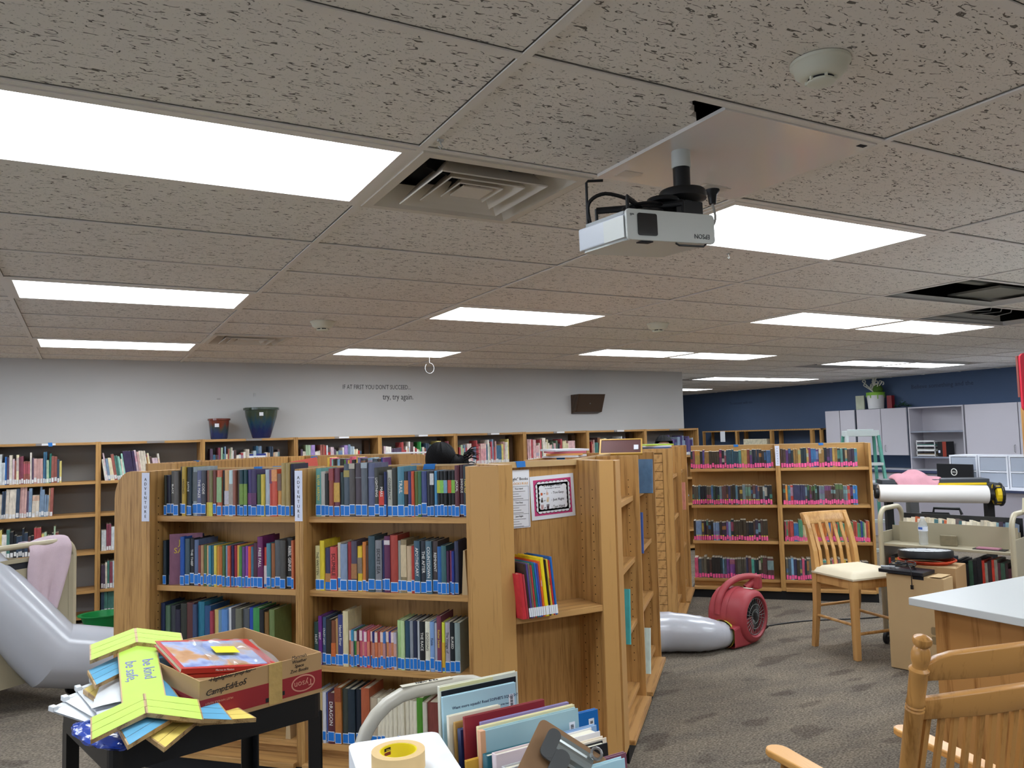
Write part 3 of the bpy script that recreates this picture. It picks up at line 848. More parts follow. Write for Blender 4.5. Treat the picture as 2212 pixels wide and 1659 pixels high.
# the one with its cover turned out
o = book(ADV1.matrix_basis @ T(0.062, 0.068, SH[1]) @ RZ(-1.0), 0.016, 0.255, 0.16, '#8a5f72', 'purple paperback turned so its cover reads JAY SAND', 'second shelf of ' + WL, (0.004, 0.05))
t = text('title', 'JAY\nSAND', 0.040, I4, M_TXTY); t.parent = o
t.matrix_parent_inverse = Matrix.Diagonal((1 / 0.016, 1 / 0.16, 1 / 0.255, 1))
t.matrix_basis = T(0.0088, 0.075, 0.19) @ basis((0, 1, 0), (0, 0, 1), (1, 0, 0))
# bookends on the lower shelves
def bookend(M, lab):
    b = MB(); b.prism([(0, 0), (0.028, 0), (0.018, 0.20), (0.010, 0.20)], 0, 0.13, axis='y'); o = b.build('bookend', M_KRAFT, None, bevel=0.001)
    o.matrix_world = M; tag(o, lab, 'bookend', 'kraft bookends')
bookend(ADV1.matrix_basis @ T(0.74, 0.06, SH[3]), 'tan bookend at the right of the bottom left shelf')
bookend(ADV2.matrix_basis @ T(0.775, 0.06, SH[1]), 'tan bookend at the right end of the second right shelf')

# thin picture books leaning on the corner bay's shelf
cor = '45/430/c03038 22/420/b8404a 22/520/3a2c28 24/520/5a4a8a 22/520/7a7060 20/500/c84040 24/520/2a7a6a 24/520/2f6ac0 22/510/5a4a9a 26/530/e0602a/tLIZARD 44/560/e8d020 22/540/1f1a18 24/540/e0c040/kPAINTER 20/530/c83030 30/560/1f62b0'
x = 0.012; n = 0
for w, h, col, ex in parse(cor):
    n += 1
    W = w * 0.00046
    M = T(1.684, CY, 0) @ T(x + W / 2, -0.052, 0.7995) @ RY(-0.10) @ RZ(0.10)
    book(M, W * 0.96, h * 0.00046, 0.20, col, '%s picture book, %s from left in the corner bookcase' % (cname(col), ordinal(n)), 'leaning picture books in the corner bookcase', (0.006, 0.045) if n > 2 else None, None, ex[0][1:] if ex else None, M_TXTK if ex and ex[0][0] == 'k' else M_TXTW, lmesh=ME_LW)
    x += W
# ---------------------------------------------------------------- the remaining hundreds, as one mass
class Mass:
    def __init__(self): self.v = []; self.f = []; self.c = []
    def box(self, M, x0, y0, z0, x1, y1, z1, col, top=None):
        n = len(self.v)
        self.v += [tuple(M @ Vector(p)) for p in ((x0, y0, z0), (x1, y0, z0), (x1, y1, z0), (x0, y1, z0), (x0, y0, z1), (x1, y0, z1), (x1, y1, z1), (x0, y1, z1))]
        self.f += [(n, n + 3, n + 2, n + 1), (n + 4, n + 5, n + 6, n + 7), (n, n + 1, n + 5, n + 4), (n + 1, n + 2, n + 6, n + 5), (n + 2, n + 3, n + 7, n + 6), (n + 3, n, n + 4, n + 7)]
        for k in range(6): self.c.append(top if (k == 1 and top) else col)
    def book(self, M, w, h, d, col, lab=None, band=None, lh=0.036, lz=0.005):
        e = min(0.0016, w * .12); pg = lin('#d8d0bc')
        self.box(M, -w / 2, 0, 0, w / 2, d, h, col)
        self.box(M, -w / 2 + e, 0.004, h - 0.004, w / 2 - e, d - 0.002, h + 0.0004, pg)
        if lab: self.box(M, -w / 2 * .8, -0.0012, lz, w / 2 * .8, 0.002, lz + lh, lab)
        if band: self.box(M, -w / 2, -0.0008, band[1] * h, w / 2, 0.002, band[2] * h, band[0])
mass = Mass(); rng = random.Random(5)
dark = ['#23262c', '#2c2a28', '#37302c', '#2b3340', '#3a2f3e', '#41382c', '#4a3a34', '#26343a', '#555046', '#2e4238', '#5a3c3c', '#3c3c58', '#6a6455', '#4a5560']
bright = ['#b8463c', '#d08a3c', '#3c78b0', '#4f9a8a', '#d8b84c', '#7a4a8a', '#c85a78', '#7fa8c8', '#5a8a4a', '#e0d8c4', '#c87a4c', '#3a5aa0', '#8fc0c0']
pastel = ['#e3dcd0', '#d8cdbc', '#c8a09a', '#b04a4c', '#7a90a8', '#3f6a88', '#a8bfa0', '#d8c878', '#e6e2da', '#5a4a60', '#9a5a50', '#c8a888', '#4a7a70', '#d0b8c0', '#38485c', '#b8c8d0', '#8a4858', '#e8dcb8', '#cfd4d6', '#604848']
pink = lin('#f0609a'); pinky = lin('#e8d050'); wht = lin('#dfe0e0')
def fill(root, x0, x1, z, pal, wr, hr, lab, y0=0.02, d=0.14, lean=0.0, seed=0, band=0.3, run=0.3, ring=None):
    r = random.Random(seed * 7 + 1); x = x0; col = None; w = 0; h = 0
    while x < x1:
        if col is None or r.random() > run:
            col = lin(r.choice(pal)); w = r.uniform(*wr); h = r.uniform(*hr)
            bd = ([0.45 * u + 0.55 * v for u, v in zip(lin(r.choice(bright)), col)], *r.choice(((0.35, 0.55), (0.6, 0.8), (0.45, 0.9), (0.75, 0.98)))) if r.random() < band else None
        if x + w > x1: break
        M = root @ T(x + w / 2, y0 + r.uniform(-0.005, 0.01), z) @ RY(lean + r.uniform(-0.012, 0.012))
        mass.book(M, w * 0.96, h + r.uniform(-0.002, 0.002), min(d, h * .7), col, lab, bd, lz=r.choice((0.004, 0.004, 0.008, 0.014)), lh=0.037 + r.uniform(-0.004, 0.005))
        if ring and r.random() < 0.75: mass.box(M, -w * .35, -0.001, 0.043, w * .35, 0.001, 0.052, ring)
        x += w
for root, x0, tag_ in ((FAN1.matrix_basis, 0, 0), (FAN2.matrix_basis, 0, 10)):
    mx = 0.79 if tag_ == 0 else 0.765
    fill(root, 0.008, mx - (0.0 if tag_ == 0 else 0.065), 1.234, dark[:8] + ['#7a4038', '#8a6a3c', '#3c5a80', '#4f7a74', '#a88a4c', '#5a3a6a', '#8a4a5a'] + ['#6a2f58', '#2f4a58', '#4a4a6a'], (0.018, 0.027), (0.165, 0.185), pink, seed=1 + tag_, y0=0.03, band=0.4)
    fill(root, 0.012, mx - (0.02 if tag_ == 0 else 0.085), 0.884, dark + ['#4a6a7a', '#6a7a80'] + (bright[:3] if tag_ else []), (0.016, 0.028), (0.172, 0.19), pink, seed=2 + tag_, y0=0.03, band=0.5, ring=pinky if tag_ == 0 else None)
    fill(root, 0.012, mx - (0.07 if tag_ == 0 else 0.0), 0.540, (dark[:8] + ['#5a6a9a', '#7a90b0', '#6a5a8a', '#8a9aa8']) if tag_ == 0 else ['#3c6a9a', '#4f8a6a', '#a84a40', '#5a7a4a', '#c8b890', '#3a4a80', '#8a3a48', '#c87a3c'], (0.018, 0.028) if tag_ == 0 else (0.012, 0.019), (0.165, 0.20), pink, seed=3 + tag_, y0=0.03, band=0.3 if tag_ == 0 else 0.1, ring=pinky if tag_ == 0 else None)
    fill(root, 0.008, mx - 0.02, 0.180, dark + bright[3:8], (0.017, 0.030), (0.175, 0.205), pink, seed=4 + tag_, y0=0.03, band=0.25)
frac = {-2: (0.02, .9), -1: (0.03, .70), 0: (0.03, .62), 1: (.05, .86), 2: (.03, .80), 3: (.03, .95), 4: (.03, .80), 5: (.03, .84), 6: (.05, .84), 7: (.40, .95)}
pals = {-1: pastel + ['#1f6a5c', '#22705f', '#2f6ab0'], 0: pastel + ['#a8c860', '#88b890', '#98c8b8', '#3a2f50'], 2: pastel + ['#b83030', '#b83030', '#4a90c8', '#a088c0'], 3: ['#e4e4dc', '#dfdccf', '#4aa858', '#e8e4d8'] + pastel, 4: ['#d8a0a4', '#b84a58', '#c87058', '#dcc8c0'] + pastel[:9], 5: ['#d8b0b0', '#b85058', '#e0d8c8', '#3a3a40', '#5a6a58', '#d8cfa8'], 6: pastel, 7: ['#3a3058', '#4a4070', '#8a9ab0', '#c86a58', '#b8c0c8', '#6a5a8a']}
for k in range(-2, 8):
    f0, f1 = frac[k]; Mw = WB[k].matrix_basis
    lean = -0.14 if k == 0 else 0.0
    fill(Mw, 0.03 + f0 * (WP - 0.06) + (0.0), 0.03 + f1 * (WP - 0.06), WS[0], pals.get(k, pastel), (0.012, 0.026), (0.19, 0.285), wht, seed=40 + k, y0=0.03, lean=lean, band=0.15, run=0.35, d=0.2)
    if k <= 0:
        fill(Mw, 0.03, 0.60 * WP if k else 0.045, WS[1], pastel, (0.012, 0.028), (0.19, 0.29), wht, seed=60 + k, y0=0.03, band=0.15, d=0.2, lean=0.03 if k else 0)
        fill(Mw, 0.03, 0.68 * WP, WS[2], pastel + dark[:4], (0.013, 0.028), (0.17, 0.26), wht, seed=80 + k, y0=0.03, band=0.15, d=0.2)
        if k == 0:
            fill(Mw, 0.03, 0.62 * WP, WS[3], pastel + dark[:4], (0.013, 0.028), (0.2, 0.27), wht, seed=90 + k, y0=0.03, band=0.15, d=0.2)
            fill(Mw, 0.03, 0.62 * WP, WS[4], pastel + dark[:4], (0.013, 0.028), (0.18, 0.23), wht, seed=95 + k, y0=0.03, band=0.15, d=0.2)
    else:
        fill(Mw, 0.03, 0.8 * WP, WS[1], pastel, (0.012, 0.028), (0.19, 0.29), wht, seed=60 + k, y0=0.03, band=0.15, d=0.2)
# cream set on the navy-wall shelving and the books inside the pod
for k in range(14):
    mass.book(T(11.88, 11.98 - k * 0.045, 1.22) @ RZ(-PI / 2), 0.043, 0.2, 0.16, lin('#d8cfb4'))
fill(POD2.matrix_basis, 0.35, 0.95, 1.22, dark + bright, (0.015, 0.028), (0.2, 0.235), None, seed=120, y0=0.05, band=0.3)

# ================================================================ signs, posters, tape
M_PAPER = mat('paper_white', '#e6e8ee', 0.7)
M_PAPERB = mat('paper_bluish', '#d9def0', 0.7)
M_TAPE = mat('painters_tape', '#2f78c4', 0.75, noise=0.08, nscale=40)
def vsign(root, x0, x1, z0, z1, word, lab, y=-0.0025):
    o = thing('shelf_sign', lab, 'sign', root.matrix_basis @ Vector((x0, y, z0)), root.rotation_euler.z, 'vertical shelf signs')
    w = x1 - x0; h = z1 - z0
    b = MB(); b.box(0, 0, 0, w, 0.002, h); b.build('card', M_PAPERB, o)
    n = len(word)
    for i, ch in enumerate(word):
        text('letter', ch, h * 0.088, front(w / 2, -0.0006, h * (0.86 - i * 0.76 / (n - 1))), M_TXTK, o)
vsign(ADV1, -0.049, -0.003, 1.216, 1.462, 'ADVENTURE', 'vertical ADVENTURE sign on the rounded left end panel')
vsign(ADV2, -0.044, -0.003, 1.222, 1.462, 'ADVENTURE', 'vertical ADVENTURE sign on the divider between the front bays')
vsign(FAN2, -0.042, -0.003, 1.255, 1.445, 'FANTASY', 'vertical FANTASY sign on the far bookcase divider')

def tape(root, x, y, z, w, h, lab, skew=0.1):
    o = MB()
    pts = [(-w / 2, 0), (-w / 2 * (1 - skew), -h), (w / 2 * (1 + skew * .4), -h * 0.92), (w / 2, 0)]
    o.prism(pts, -0.0012, 0, axis='y')
    o.box(-w / 2, -0.0012, 0, w / 2, 0.022, 0.0012)
    ob = o.build('painters_tape', M_TAPE)
    ob.matrix_world = root.matrix_basis @ T(x, y, z)
    tag(ob, lab, 'tape', 'blue painter tape pieces')
yb = 0.28 - 0.0165
tape(ADV1, 0.455, yb, H + 0.0035, 0.05, 0.033, 'blue tape folded over the back panel above the left front books', 0.3)
tape(ADV1, 0.56, yb + 0.012, H + 0.0045, 0.05, 0.004, 'blue tape lying flat just right of the folded tape', 0)
tape(ADV2, 0.545, yb, H + 0.0035, 0.058, 0.026, 'blue tape folded over the panel above the right front books', -0.3)
tape(ADV2, 0.46, yb + 0.02, H + 0.0045, 0.05, 0.004, 'blue tape scrap lying on the ledge above the right front books', 0)
tape(COR, 0.15, 0.1885, 1.4785, 0.05, 0.028, 'crumpled blue tape on the corner bookcase top rail', 0.2)
tape(POD1, 0.02, 0.55, 1.467, 0.05, 0.03, 'blue tape at the left end of the shelf run behind', 0.1)
tape(POD2, 0.10, 0.247, 1.4685, 0.07, 0.035, 'wide blue tape on the rear shelf run below the 796 sign', 0)
tape(FAN1, 0.44, yb, 1.4585, 0.045, 0.022, 'blue tape on top of the FANTASY shelf, left bay', 0.2)
tape(FAN2, 0.39, yb, 1.4585, 0.045, 0.022, 'blue tape on top of the FANTASY shelf, right bay', 0.2)
tape(WB[-1], 0.52, -0.002, 1.649, 0.035, 0.035, 'blue tape on the leftmost wall bookcase top', 0.4)
tape(BK1, 0.12, 0.36, 1.472, 0.05, 0.02, 'blue tape on the unit behind the corner bookcase', 0.1)

# posters on the corner bay's back panel
YB = CY + 0.208 - 0.0015
po = thing('reading_poster', 'narrow white poster about just right books, partly behind the stile', 'poster', (1.700, YB, 1.163))
b = MB(); b.box(0, -0.0015, 0, 0.189, 0, 0.275); b.build('sheet', M_PAPER, po)
text('heading', '"Just Right" Books', 0.019, front(0.182, -0.002, 0.232), M_TXTK, po, align='RIGHT')
text('subheading', 'GOLDILOCKS RULE', 0.0155, front(0.182, -0.002, 0.210), mat('print_orange', '#e8a838', 0.6), po, align='RIGHT')
b = MB()
for z in (0.196, 0.130, 0.065, 0.004):
    b.box(0.02, -0.0022, z, 0.183, -0.0016, z + 0.0012)
b.box(0.182, -0.0022, 0.004, 0.1832, -0.0016, 0.197)
b.build('table_rules', M_TXTK, po)
for z, wd in ((0.186, 'Too Hard'), (0.120, 'Too Easy'), (0.055, 'Just Right')):
    text('row_title', wd, 0.011, front(0.130, -0.002, z), M_TXTK, po)
b = MB()
for z0 in (0.172, 0.106, 0.041):
    for k in range(4):
        b.box(0.085, -0.0022, z0 - k * 0.0115, 0.165 - 0.012 * ((k * 3) % 4), -0.0016, z0 - k * 0.0115 + 0.0022)
b.build('text_lines', mat('print_grey', '#77777c', 0.6), po)

pk = thing('finger_rule_poster', 'pink framed 5-Finger Rule poster on the corner bookcase back', 'poster', (1.898, YB, 1.192), rot=(0.0, -0.035, 0))
def curl(u, v): return (u * 0.250, -0.0015 * (1 - (2 * u - 1) ** 2) - 0.001, v * 0.21)
b = MB(); b.grid(curl, 10, 2); b.build('sheet', M_PAPER, pk, solid=0.001)
def curl2(u, v): x = 0.07 + u * 0.86; return (x * 0.250, -0.0015 * (1 - (2 * x - 1) ** 2) - 0.0018, (0.09 + v * 0.82) * 0.21)
b = MB(); b.grid(curl2, 10, 2); b.build('pink_border', mat('print_pink', '#c83a78', 0.6), pk)
def cloud(grow, y, m, nm):
    b = MB(); cx, cz, hw, hh = 0.125, 0.105, 0.087 + grow, 0.066 + grow
    b.box(cx - hw, y, cz - hh, cx + hw, y + 0.0004, cz + hh)
    for k in range(8):
        for zz in (cz - hh, cz + hh):
            b.prism([(cx - hw + (k + .5) * hw / 4 + 0.0135 * math.cos(a * PI / 6), zz + 0.0105 * math.sin(a * PI / 6)) for a in range(12)], y, y + 0.0004, axis='y')
    for k in range(6):
        for xx in (cx - hw, cx + hw):
            b.prism([(xx + 0.0105 * math.cos(a * PI / 6), cz - hh + (k + .5) * hh / 3 + 0.0125 * math.sin(a * PI / 6)) for a in range(12)], y, y + 0.0004, axis='y')
    b.build(nm, m, pk)
cloud(0.0025, -0.0042, M_TXTK, 'cloud_outline'); cloud(0, -0.0048, M_PAPER, 'cloud_panel')
text('heading', '5-Finger Rule', 0.0195, front(0.125, -0.0054, 0.162), M_TXTK, pk)
text('subheading', 'for choosing just right books', 0.0075, front(0.125, -0.0054, 0.147), MATS['print_grey'], pk)
for z, wd in ((0.124, '- Too Easy'), (0.090, '- Just Right'), (0.056, '- Too Hard')):
    text('rule', wd, 0.0165, front(0.150, -0.0054, z), M_TXTK, pk)
    text('or_word', 'or', 0.011, front(0.076, -0.0054, z), M_TXTK, pk)
def hand_icon(x, z, fingers, m):
    b = MB()
    b.prism(rrect(0.012, 0.013, 0.004, 3, x, z - 0.004), -0.0055, -0.0050, axis='y')
    for f in fingers:
        b.prism([(x - 0.0055 + f * 0.0036 - 0.0014, z), (x - 0.0055 + f * 0.0036 + 0.0014, z), (x - 0.0055 + f * 0.0044 + 0.0012, z + 0.013), (x - 0.0055 + f * 0.0044 - 0.0012, z + 0.013)], -0.0055, -0.0050, axis='y')
    b.build('hand_icon', m, pk)
skin = [mat('icon_%d' % i, c, 0.6) for i, c in enumerate(('#c8643c', '#e0b8a4', '#4a4038', '#d8c09a', '#c89a98', '#4a3238'))]
for (x, z, f, k) in ((0.060, 0.126, [], 0), (0.092, 0.126, [1], 1), (0.060, 0.092, [1, 2], 2), (0.092, 0.092, [1, 2, 3], 3), (0.060, 0.058, [0, 1, 2, 3], 4), (0.092, 0.058, [0, 1, 2, 3], 5)):
    hand_icon(x, z, f, skin[k])

# ================================================================ library book carts
M_OLIVE = mat('olive_enamel', '#a39a82', 0.38, spec=0.5)
M_OLIVED = mat('olive_tube', '#b3a98f', 0.3, spec=0.5)
M_CASTER = mat('caster_black', '#1b1b1d', 0.5)
M_STEEL = mat('steel', '#a8a8a8', 0.3, metal=0.9)
def book_cart(label, loc, rz, L, D, Hh, shelf_z, tilt=True, R_=0.10, tube_m=None, sheet_m=None, legs=True, lip=0.13):
    t = thing('book_cart', label, 'book cart', loc, rz, 'metal library book carts')
    tm = tube_m or M_OLIVED; sm = sheet_m or M_OLIVE
    for x in (0.0, L):
        b = MB(); r = 0.018
        path = [(x, r, 0.10), (x, r, Hh - R_)]
        for k in range(1, 7):
            a = PI - PI / 2 * k / 6
            path.append((x, R_ + r + R_ * math.cos(a), Hh - R_ + R_ * math.sin(a)))
        for k in range(0, 7):
            a = PI / 2 - PI / 2 * k / 6
            path.append((x, D - R_ - r + R_ * math.cos(a), Hh - R_ + R_ * math.sin(a)))
        path += [(x, D - r, 0.10)]
        b.tube(path, r, 10); b.build('end_frame', tm, t, smooth=True)
        b = MB(); b.box(x - 0.004, r, 0.16, x + 0.004, D - r, Hh - 0.17); b.build('end_panel', sm, t)
        for y in (r, D - r):
            b = MB(); b.tube([(x, y, 0.06), (x, y, 0.11)], 0.009, 8); b.box(x - 0.016, y - 0.012, 0.05, x + 0.016, y + 0.012, 0.062)
            b.build('caster_fork', M_STEEL, t)
            b = MB(); b.lathe([(0.03, -0.012), (0.045, -0.010), (0.045, 0.010), (0.03, 0.012)], 18, M=T(x, y, 0.045) @ RY(PI / 2)); b.build('caster_wheel', M_CASTER, t, smooth=True)
    for z in shelf_z:
        b = MB(); b.box(0.006, 0.02, z - 0.018, L - 0.006, D - 0.02, z); b.build('shelf', sm, t, bevel=0.002)
    if tilt:
        z = shelf_z[0]
        b = MB(); b.box(0.006, D / 2 - 0.004, z, L - 0.006, D / 2 + 0.004, z + lip); b.build('divider', sm, t)
    return t

# left cart behind the duct, seen at its end panel
LC = book_cart('olive metal book cart at far left with a lilac towel over it', (-0.04, 6.02, 0), math.radians(126), 0.80, 0.62, 1.0, [0.78, 0.48, 0.20])
b = MB(); b.box(-0.006, 0.09, 0.86, -0.001, 0.53, 0.90); b.build('slot', M_DARK, LC)
b = MB(); b.box(-0.012, 0.02, 0.18, -0.003, 0.06, 0.92); b.box(-0.012, 0.56, 0.18, -0.003, 0.60, 0.92); b.box(-0.012, 0.02, 0.90, -0.003, 0.60, 0.925); b.box(-0.010, 0.02, 0.16, -0.002, 0.60, 0.86); b.build('panel_frame', M_OLIVE, LC)
M_TOWEL = mat('lilac_towel', '#c9b4bd', 0.95, noise=0.06, nscale=30, bump=0.6, bscale=250)
M_PINKT = mat('pink_knit', '#d39aa6', 0.95, noise=0.08, nscale=25, bump=0.6, bscale=160)
def drape(u, v):
    # cloth hanging over the cart's top rail, narrowing to a tail
    w = 0.27 - 0.16 * max(0, v - 0.35)
    y = 0.03 + (u - 0.5) * w * 1.02 + 0.155 + 0.06 * v
    x = -0.03 - 0.012 * math.sin(9 * u + 2 * v) - 0.012 * math.sin(17 * u) * v
    z = 1.03 - 0.46 * v + 0.012 * math.sin(6 * u)
    if v < 0.12:
        x += (0.12 - v) * 1.3; z = 1.03 + 0.012 * math.sin(6 * u) - 0.02 * (1 - v / 0.12)
    if v > 0.5:
        z -= 0.05 * (0.5 - abs(u - 0.6)) * (v - 0.5) * 3
    return (x, y, z)
b = MB(); b.grid(drape, 22, 22)
tw = b.build('towel', M_TOWEL, None, smooth=True, solid=0.012, sub=1); tw.matrix_world = LC.matrix_basis @ T(0, 0, 0); tag(tw, 'lilac towel hanging over the far left book cart', 'towel')
b = MB()
for k in range(6):
    b.box(0.02 + 0.01 * k, 0.02 + 0.02 * (k % 3), 0.78 + 0.014 * k, 0.4, 0.52 - 0.015 * (k % 2), 0.7925 + 0.014 * k, m=k % 3)
pp = b.build('paper_stack', [M_PAPER, mat('paper_green', '#9fc4b0', 0.7), mat('paper_salmon', '#d8a894', 0.7)], None); pp.matrix_world = LC.matrix_basis; tag(pp, 'stack of loose papers on top of the olive cart at left', 'papers')

# green tub by the wall shelves
b = MB(); b.lathe([(0.09, 0.0), (0.10, 0.004), (0.155, 0.16), (0.175, 0.163), (0.175, 0.17), (0.150, 0.168), (0.095, 0.012), (0.0, 0.010)], 32, caps=False, M=T(0, 0, 0) @ Matrix.Diagonal((1.15, 0.9, 1.05, 1)))
o = b.build('plastic_tub', mat('green_plastic', '#0f8a46', 0.35, spec=0.5), None, smooth=True, loc=(0.16, 7.72, 0.002)); tag(o, 'green plastic tub on the floor under the wall shelves', 'tub')

# ================================================================ black utility cart with its load
M_CARTK = mat('cart_black', '#141518', 0.35, spec=0.5, bump=0.05, bscale=400)
UC = thing('utility_cart', 'black steel utility cart carrying a cardboard box and painted signs', 'cart', (0.066, 2.335, 0), math.radians(14))
UL, UD, UZ = 0.61, 0.50, 0.83
b = MB()
po_ = rrect(UL, UD, 0.03, 4, UL / 2, UD / 2); pi_ = rrect(UL - 0.012, UD - 0.012, 0.026, 4, UL / 2, UD / 2)
n = len(po_)
vs = [(x, y, UZ - 0.075) for x, y in po_] + [(x, y, UZ) for x, y in po_] + [(x, y, UZ) for x, y in pi_] + [(x, y, UZ - 0.03) for x, y in pi_]
fs = [(i, (i + 1) % n, n + (i + 1) % n, n + i) for i in range(n)] + [(n + i, n + (i + 1) % n, 2 * n + (i + 1) % n, 2 * n + i) for i in range(n)] + [(2 * n + i, 2 * n + (i + 1) % n, 3 * n + (i + 1) % n, 3 * n + i) for i in range(n)]
fs += [tuple(range(n - 1, -1, -1)), tuple(range(3 * n, 4 * n))]
b.add(vs, fs); b.build('tray', M_CARTK, UC)
b = MB(); b.prism(rrect(UL - 0.016, UD - 0.016, 0.024, 4, UL / 2, UD / 2), UZ - 0.0298, UZ - 0.0285); b.build('tray_liner', mat('liner_grey', '#55585c', 0.4), UC)
for x in (0.004, UL - 0.049):
    for y in (0.004, UD - 0.049):
        b = MB()
        xa = x if x < 0.1 else x + 0.04; ya = y if y < 0.1 else y + 0.04
        b.box(x, ya, 0.09, x + 0.045, ya + 0.005, UZ - 0.06); b.box(xa, y, 0.09, xa + 0.005, y + 0.045, UZ - 0.06)
        b.build('leg', M_CARTK, UC)
        b = MB(); b.lathe([(0.03, -0.012), (0.048, -0.010), (0.048, 0.010), (0.03, 0.012)], 16, M=T(x + 0.022, y + 0.022, 0.048) @ RY(PI / 2)); b.tube([(x + 0.022, y + 0.022, 0.05), (x + 0.022, y + 0.022, 0.1)], 0.012, 8); b.build('caster', M_CASTER, UC)
b = MB(); b.box(0.01, 0.01, 0.16, UL - 0.01, UD - 0.01, 0.19); b.build('lower_tray', M_CARTK, UC)

# open cardboard box with red band
M_CARD = mat('cardboard', '#b08d62', 0.8, noise=0.05, nscale=14)
M_CARDD = mat('cardboard_edge', '#8f6d42', 0.85)
M_BOXRED = mat('box_red', '#8e2126', 0.7)
CB = thing('cardboard_box', 'open cardboard box with red band and upside-down Tyson mark on black cart', 'box', (0.284, 2.362, UZ + 0.001), math.radians(17))
BW, BD, BH = 0.382, 0.50, 0.120
def wallpart(nm, x0, y0, x1, y1, hh=BH):
    b = MB(); b.box(x0, y0, 0, x1, y1, hh); b.build(nm, M_CARD, CB)
wallpart('front_wall', 0, 0, BW, 0.004); wallpart('back_wall', 0, BD - 0.004, BW, BD); wallpart('left_wall', 0, 0.004, 0.004, BD - 0.004); wallpart('right_wall', BW - 0.004, 0.004, BW, BD - 0.004)
b = MB(); b.box(0.004, 0.004, 0, BW - 0.004, BD - 0.004, 0.004); b.build('floor_flap', M_CARD, CB)
b = MB(); b.box(0, -0.0012, 0.012, BW, 0, 0.068); b.box(-0.0012, 0, 0.012, 0, BD, 0.068); b.build('red_band', M_BOXRED, CB)
M_LOGO = mat('logo_tan', '#c98a76', 0.7)
b = MB()
def ell(cx, cz, rx, rz, k=24): return [(cx + rx * math.cos(2 * PI * i / k), cz + rz * math.sin(2 * PI * i / k)) for i in range(k)]
b.prism(ell(0.318, 0.042, 0.040, 0.0245), -0.0018, -0.0012, axis='y'); b.build('logo_ring', M_LOGO, CB)
b = MB(); b.prism(ell(0.318, 0.042, 0.036, 0.0205), -0.0022, -0.0018, axis='y'); b.build('logo_field', M_BOXRED, CB)
text('logo_lettering', 'Tyson', 0.026, front(0.318, -0.0026, 0.041) @ RZ(PI), M_LOGO, CB)
text('small_print', 'MUST HANDLE READY', 0.008, front(0.055, -0.0018, 0.055) @ RZ(PI), M_LOGO, CB)
text('handwriting', 'CampEd/LoS', 0.023, front(0.075, -0.0012, 0.086) @ RZ(0.06), M_TXTK, CB, shear=0.3)
b = MB(); b.box(0.03, -0.0014, 0.083, 0.135, -0.0006, 0.0842, M=RY(-0.05)); b.build('strike_line', M_TXTK, CB)
text('handwriting', 'Highlighter prep for', 0.015, front(0.09, -0.0012, 0.117), M_TXTK, CB, shear=0.3)
b = MB(); b.box(0.025, -0.0014, 0.1165, 0.165, -0.0006, 0.118); b.build('strike_line', M_TXTK, CB)
for i, wd in enumerate(('Mammals', 'Weather', 'Space', 'Zoo Books')):
    text('handwriting', wd, 0.0135, front(0.305, -0.0012, 0.123 - i * 0.0135), M_TXTK, CB, shear=0.2)
b = MB(); b.box(0.205, -0.0022, 0.004, 0.248, -0.0013, BH - 0.001); b.box(0.205, -0.0022, BH - 0.001, 0.248, 0.006, BH + 0.0005); b.build('tape_strip', mat('packing_tape', '#b99a5e', 0.25, spec=0.6, noise=0.15, nscale=40, bump=0.4, bscale=60), CB)
b = MB(); b.box(0.195, -0.0016, 0.014, 0.205, -0.0009, 0.026); b.box(0.248, -0.0016, 0.022, 0.256, -0.0009, 0.034); b.build('print_mark', M_TXTK, CB)
text('side_code', '0L3L', 0.05, T(-0.0015, 0.37, 0.098) @ basis((0, -1, 0), (0, 0, 1), (-1, 0, 0)) @ RZ(PI), M_TXTK, CB)

# red picture book in a plastic bag lying on the box
M_REDB = mat('red_book_cover', '#b8342e', 0.35)
def cover_art():
    m, nt, bs = newmat('cover_art_horses')
    tc = nt.nodes.new('ShaderNodeTexCoord'); n = nt.nodes.new('ShaderNodeTexNoise'); n.inputs['Scale'].default_value = 9; n.inputs['Detail'].default_value = 3
    r = nt.nodes.new('ShaderNodeValToRGB'); r.color_ramp.elements[0].position = 0.36; r.color_ramp.elements[0].color = lin('#7f8fc0'); r.color_ramp.elements[1].position = 0.64; r.color_ramp.elements[1].color = lin('#b98a62')
    e = r.color_ramp.elements.new(0.48); e.color = lin('#a9b6d8'); e = r.color_ramp.elements.new(0.56); e.color = lin('#c79a72')
    nt.links.new(tc.outputs['Object'], n.inputs['Vector']); nt.links.new(n.outputs['Fac'], r.inputs['Fac']); nt.links.new(r.outputs[0], bs.inputs['Base Color'])
    bs.inputs['Roughness'].default_value = 0.25
    return m
M_ART = cover_art()
ax = Vector((0.205, 0.053, -0.036)).normalized(); ay = Vector((-0.068, 0.223, 0.040)); ay = (ay - ax * ay.dot(ax)).normalized(); az = ax.cross(ay)
rb = thing('picture_book', 'large red picture book with horses lying across the open box', 'book', (0, 0, 0))
rb.matrix_world = basis(ax, ay, az, Vector((0.250, 2.480, 0.962)) - az * 0.016)
b = MB(); b.box(0, 0, 0, 0.30, 0.003, 0.016); b.box(0, 0.003, 0, 0.30, 0.24, 0.0025); b.box(0, 0.003, 0.0135, 0.30, 0.24, 0.016); b.build('cover', M_REDB, rb, bevel=0.001)
b = MB(); b.box(0.004, 0.003, 0.0025, 0.296, 0.235, 0.0135); b.build('pages', M_PAGES, rb)
b = MB(); b.box(0.012, 0.012, 0.016, 0.27, 0.225, 0.0164); b.build('cover_picture', M_ART, rb)
text('spine_title', 'Horses in Motion', 0.008, T(0.13, -0.0008, 0.008) @ FRONT, M_TXTW, rb)
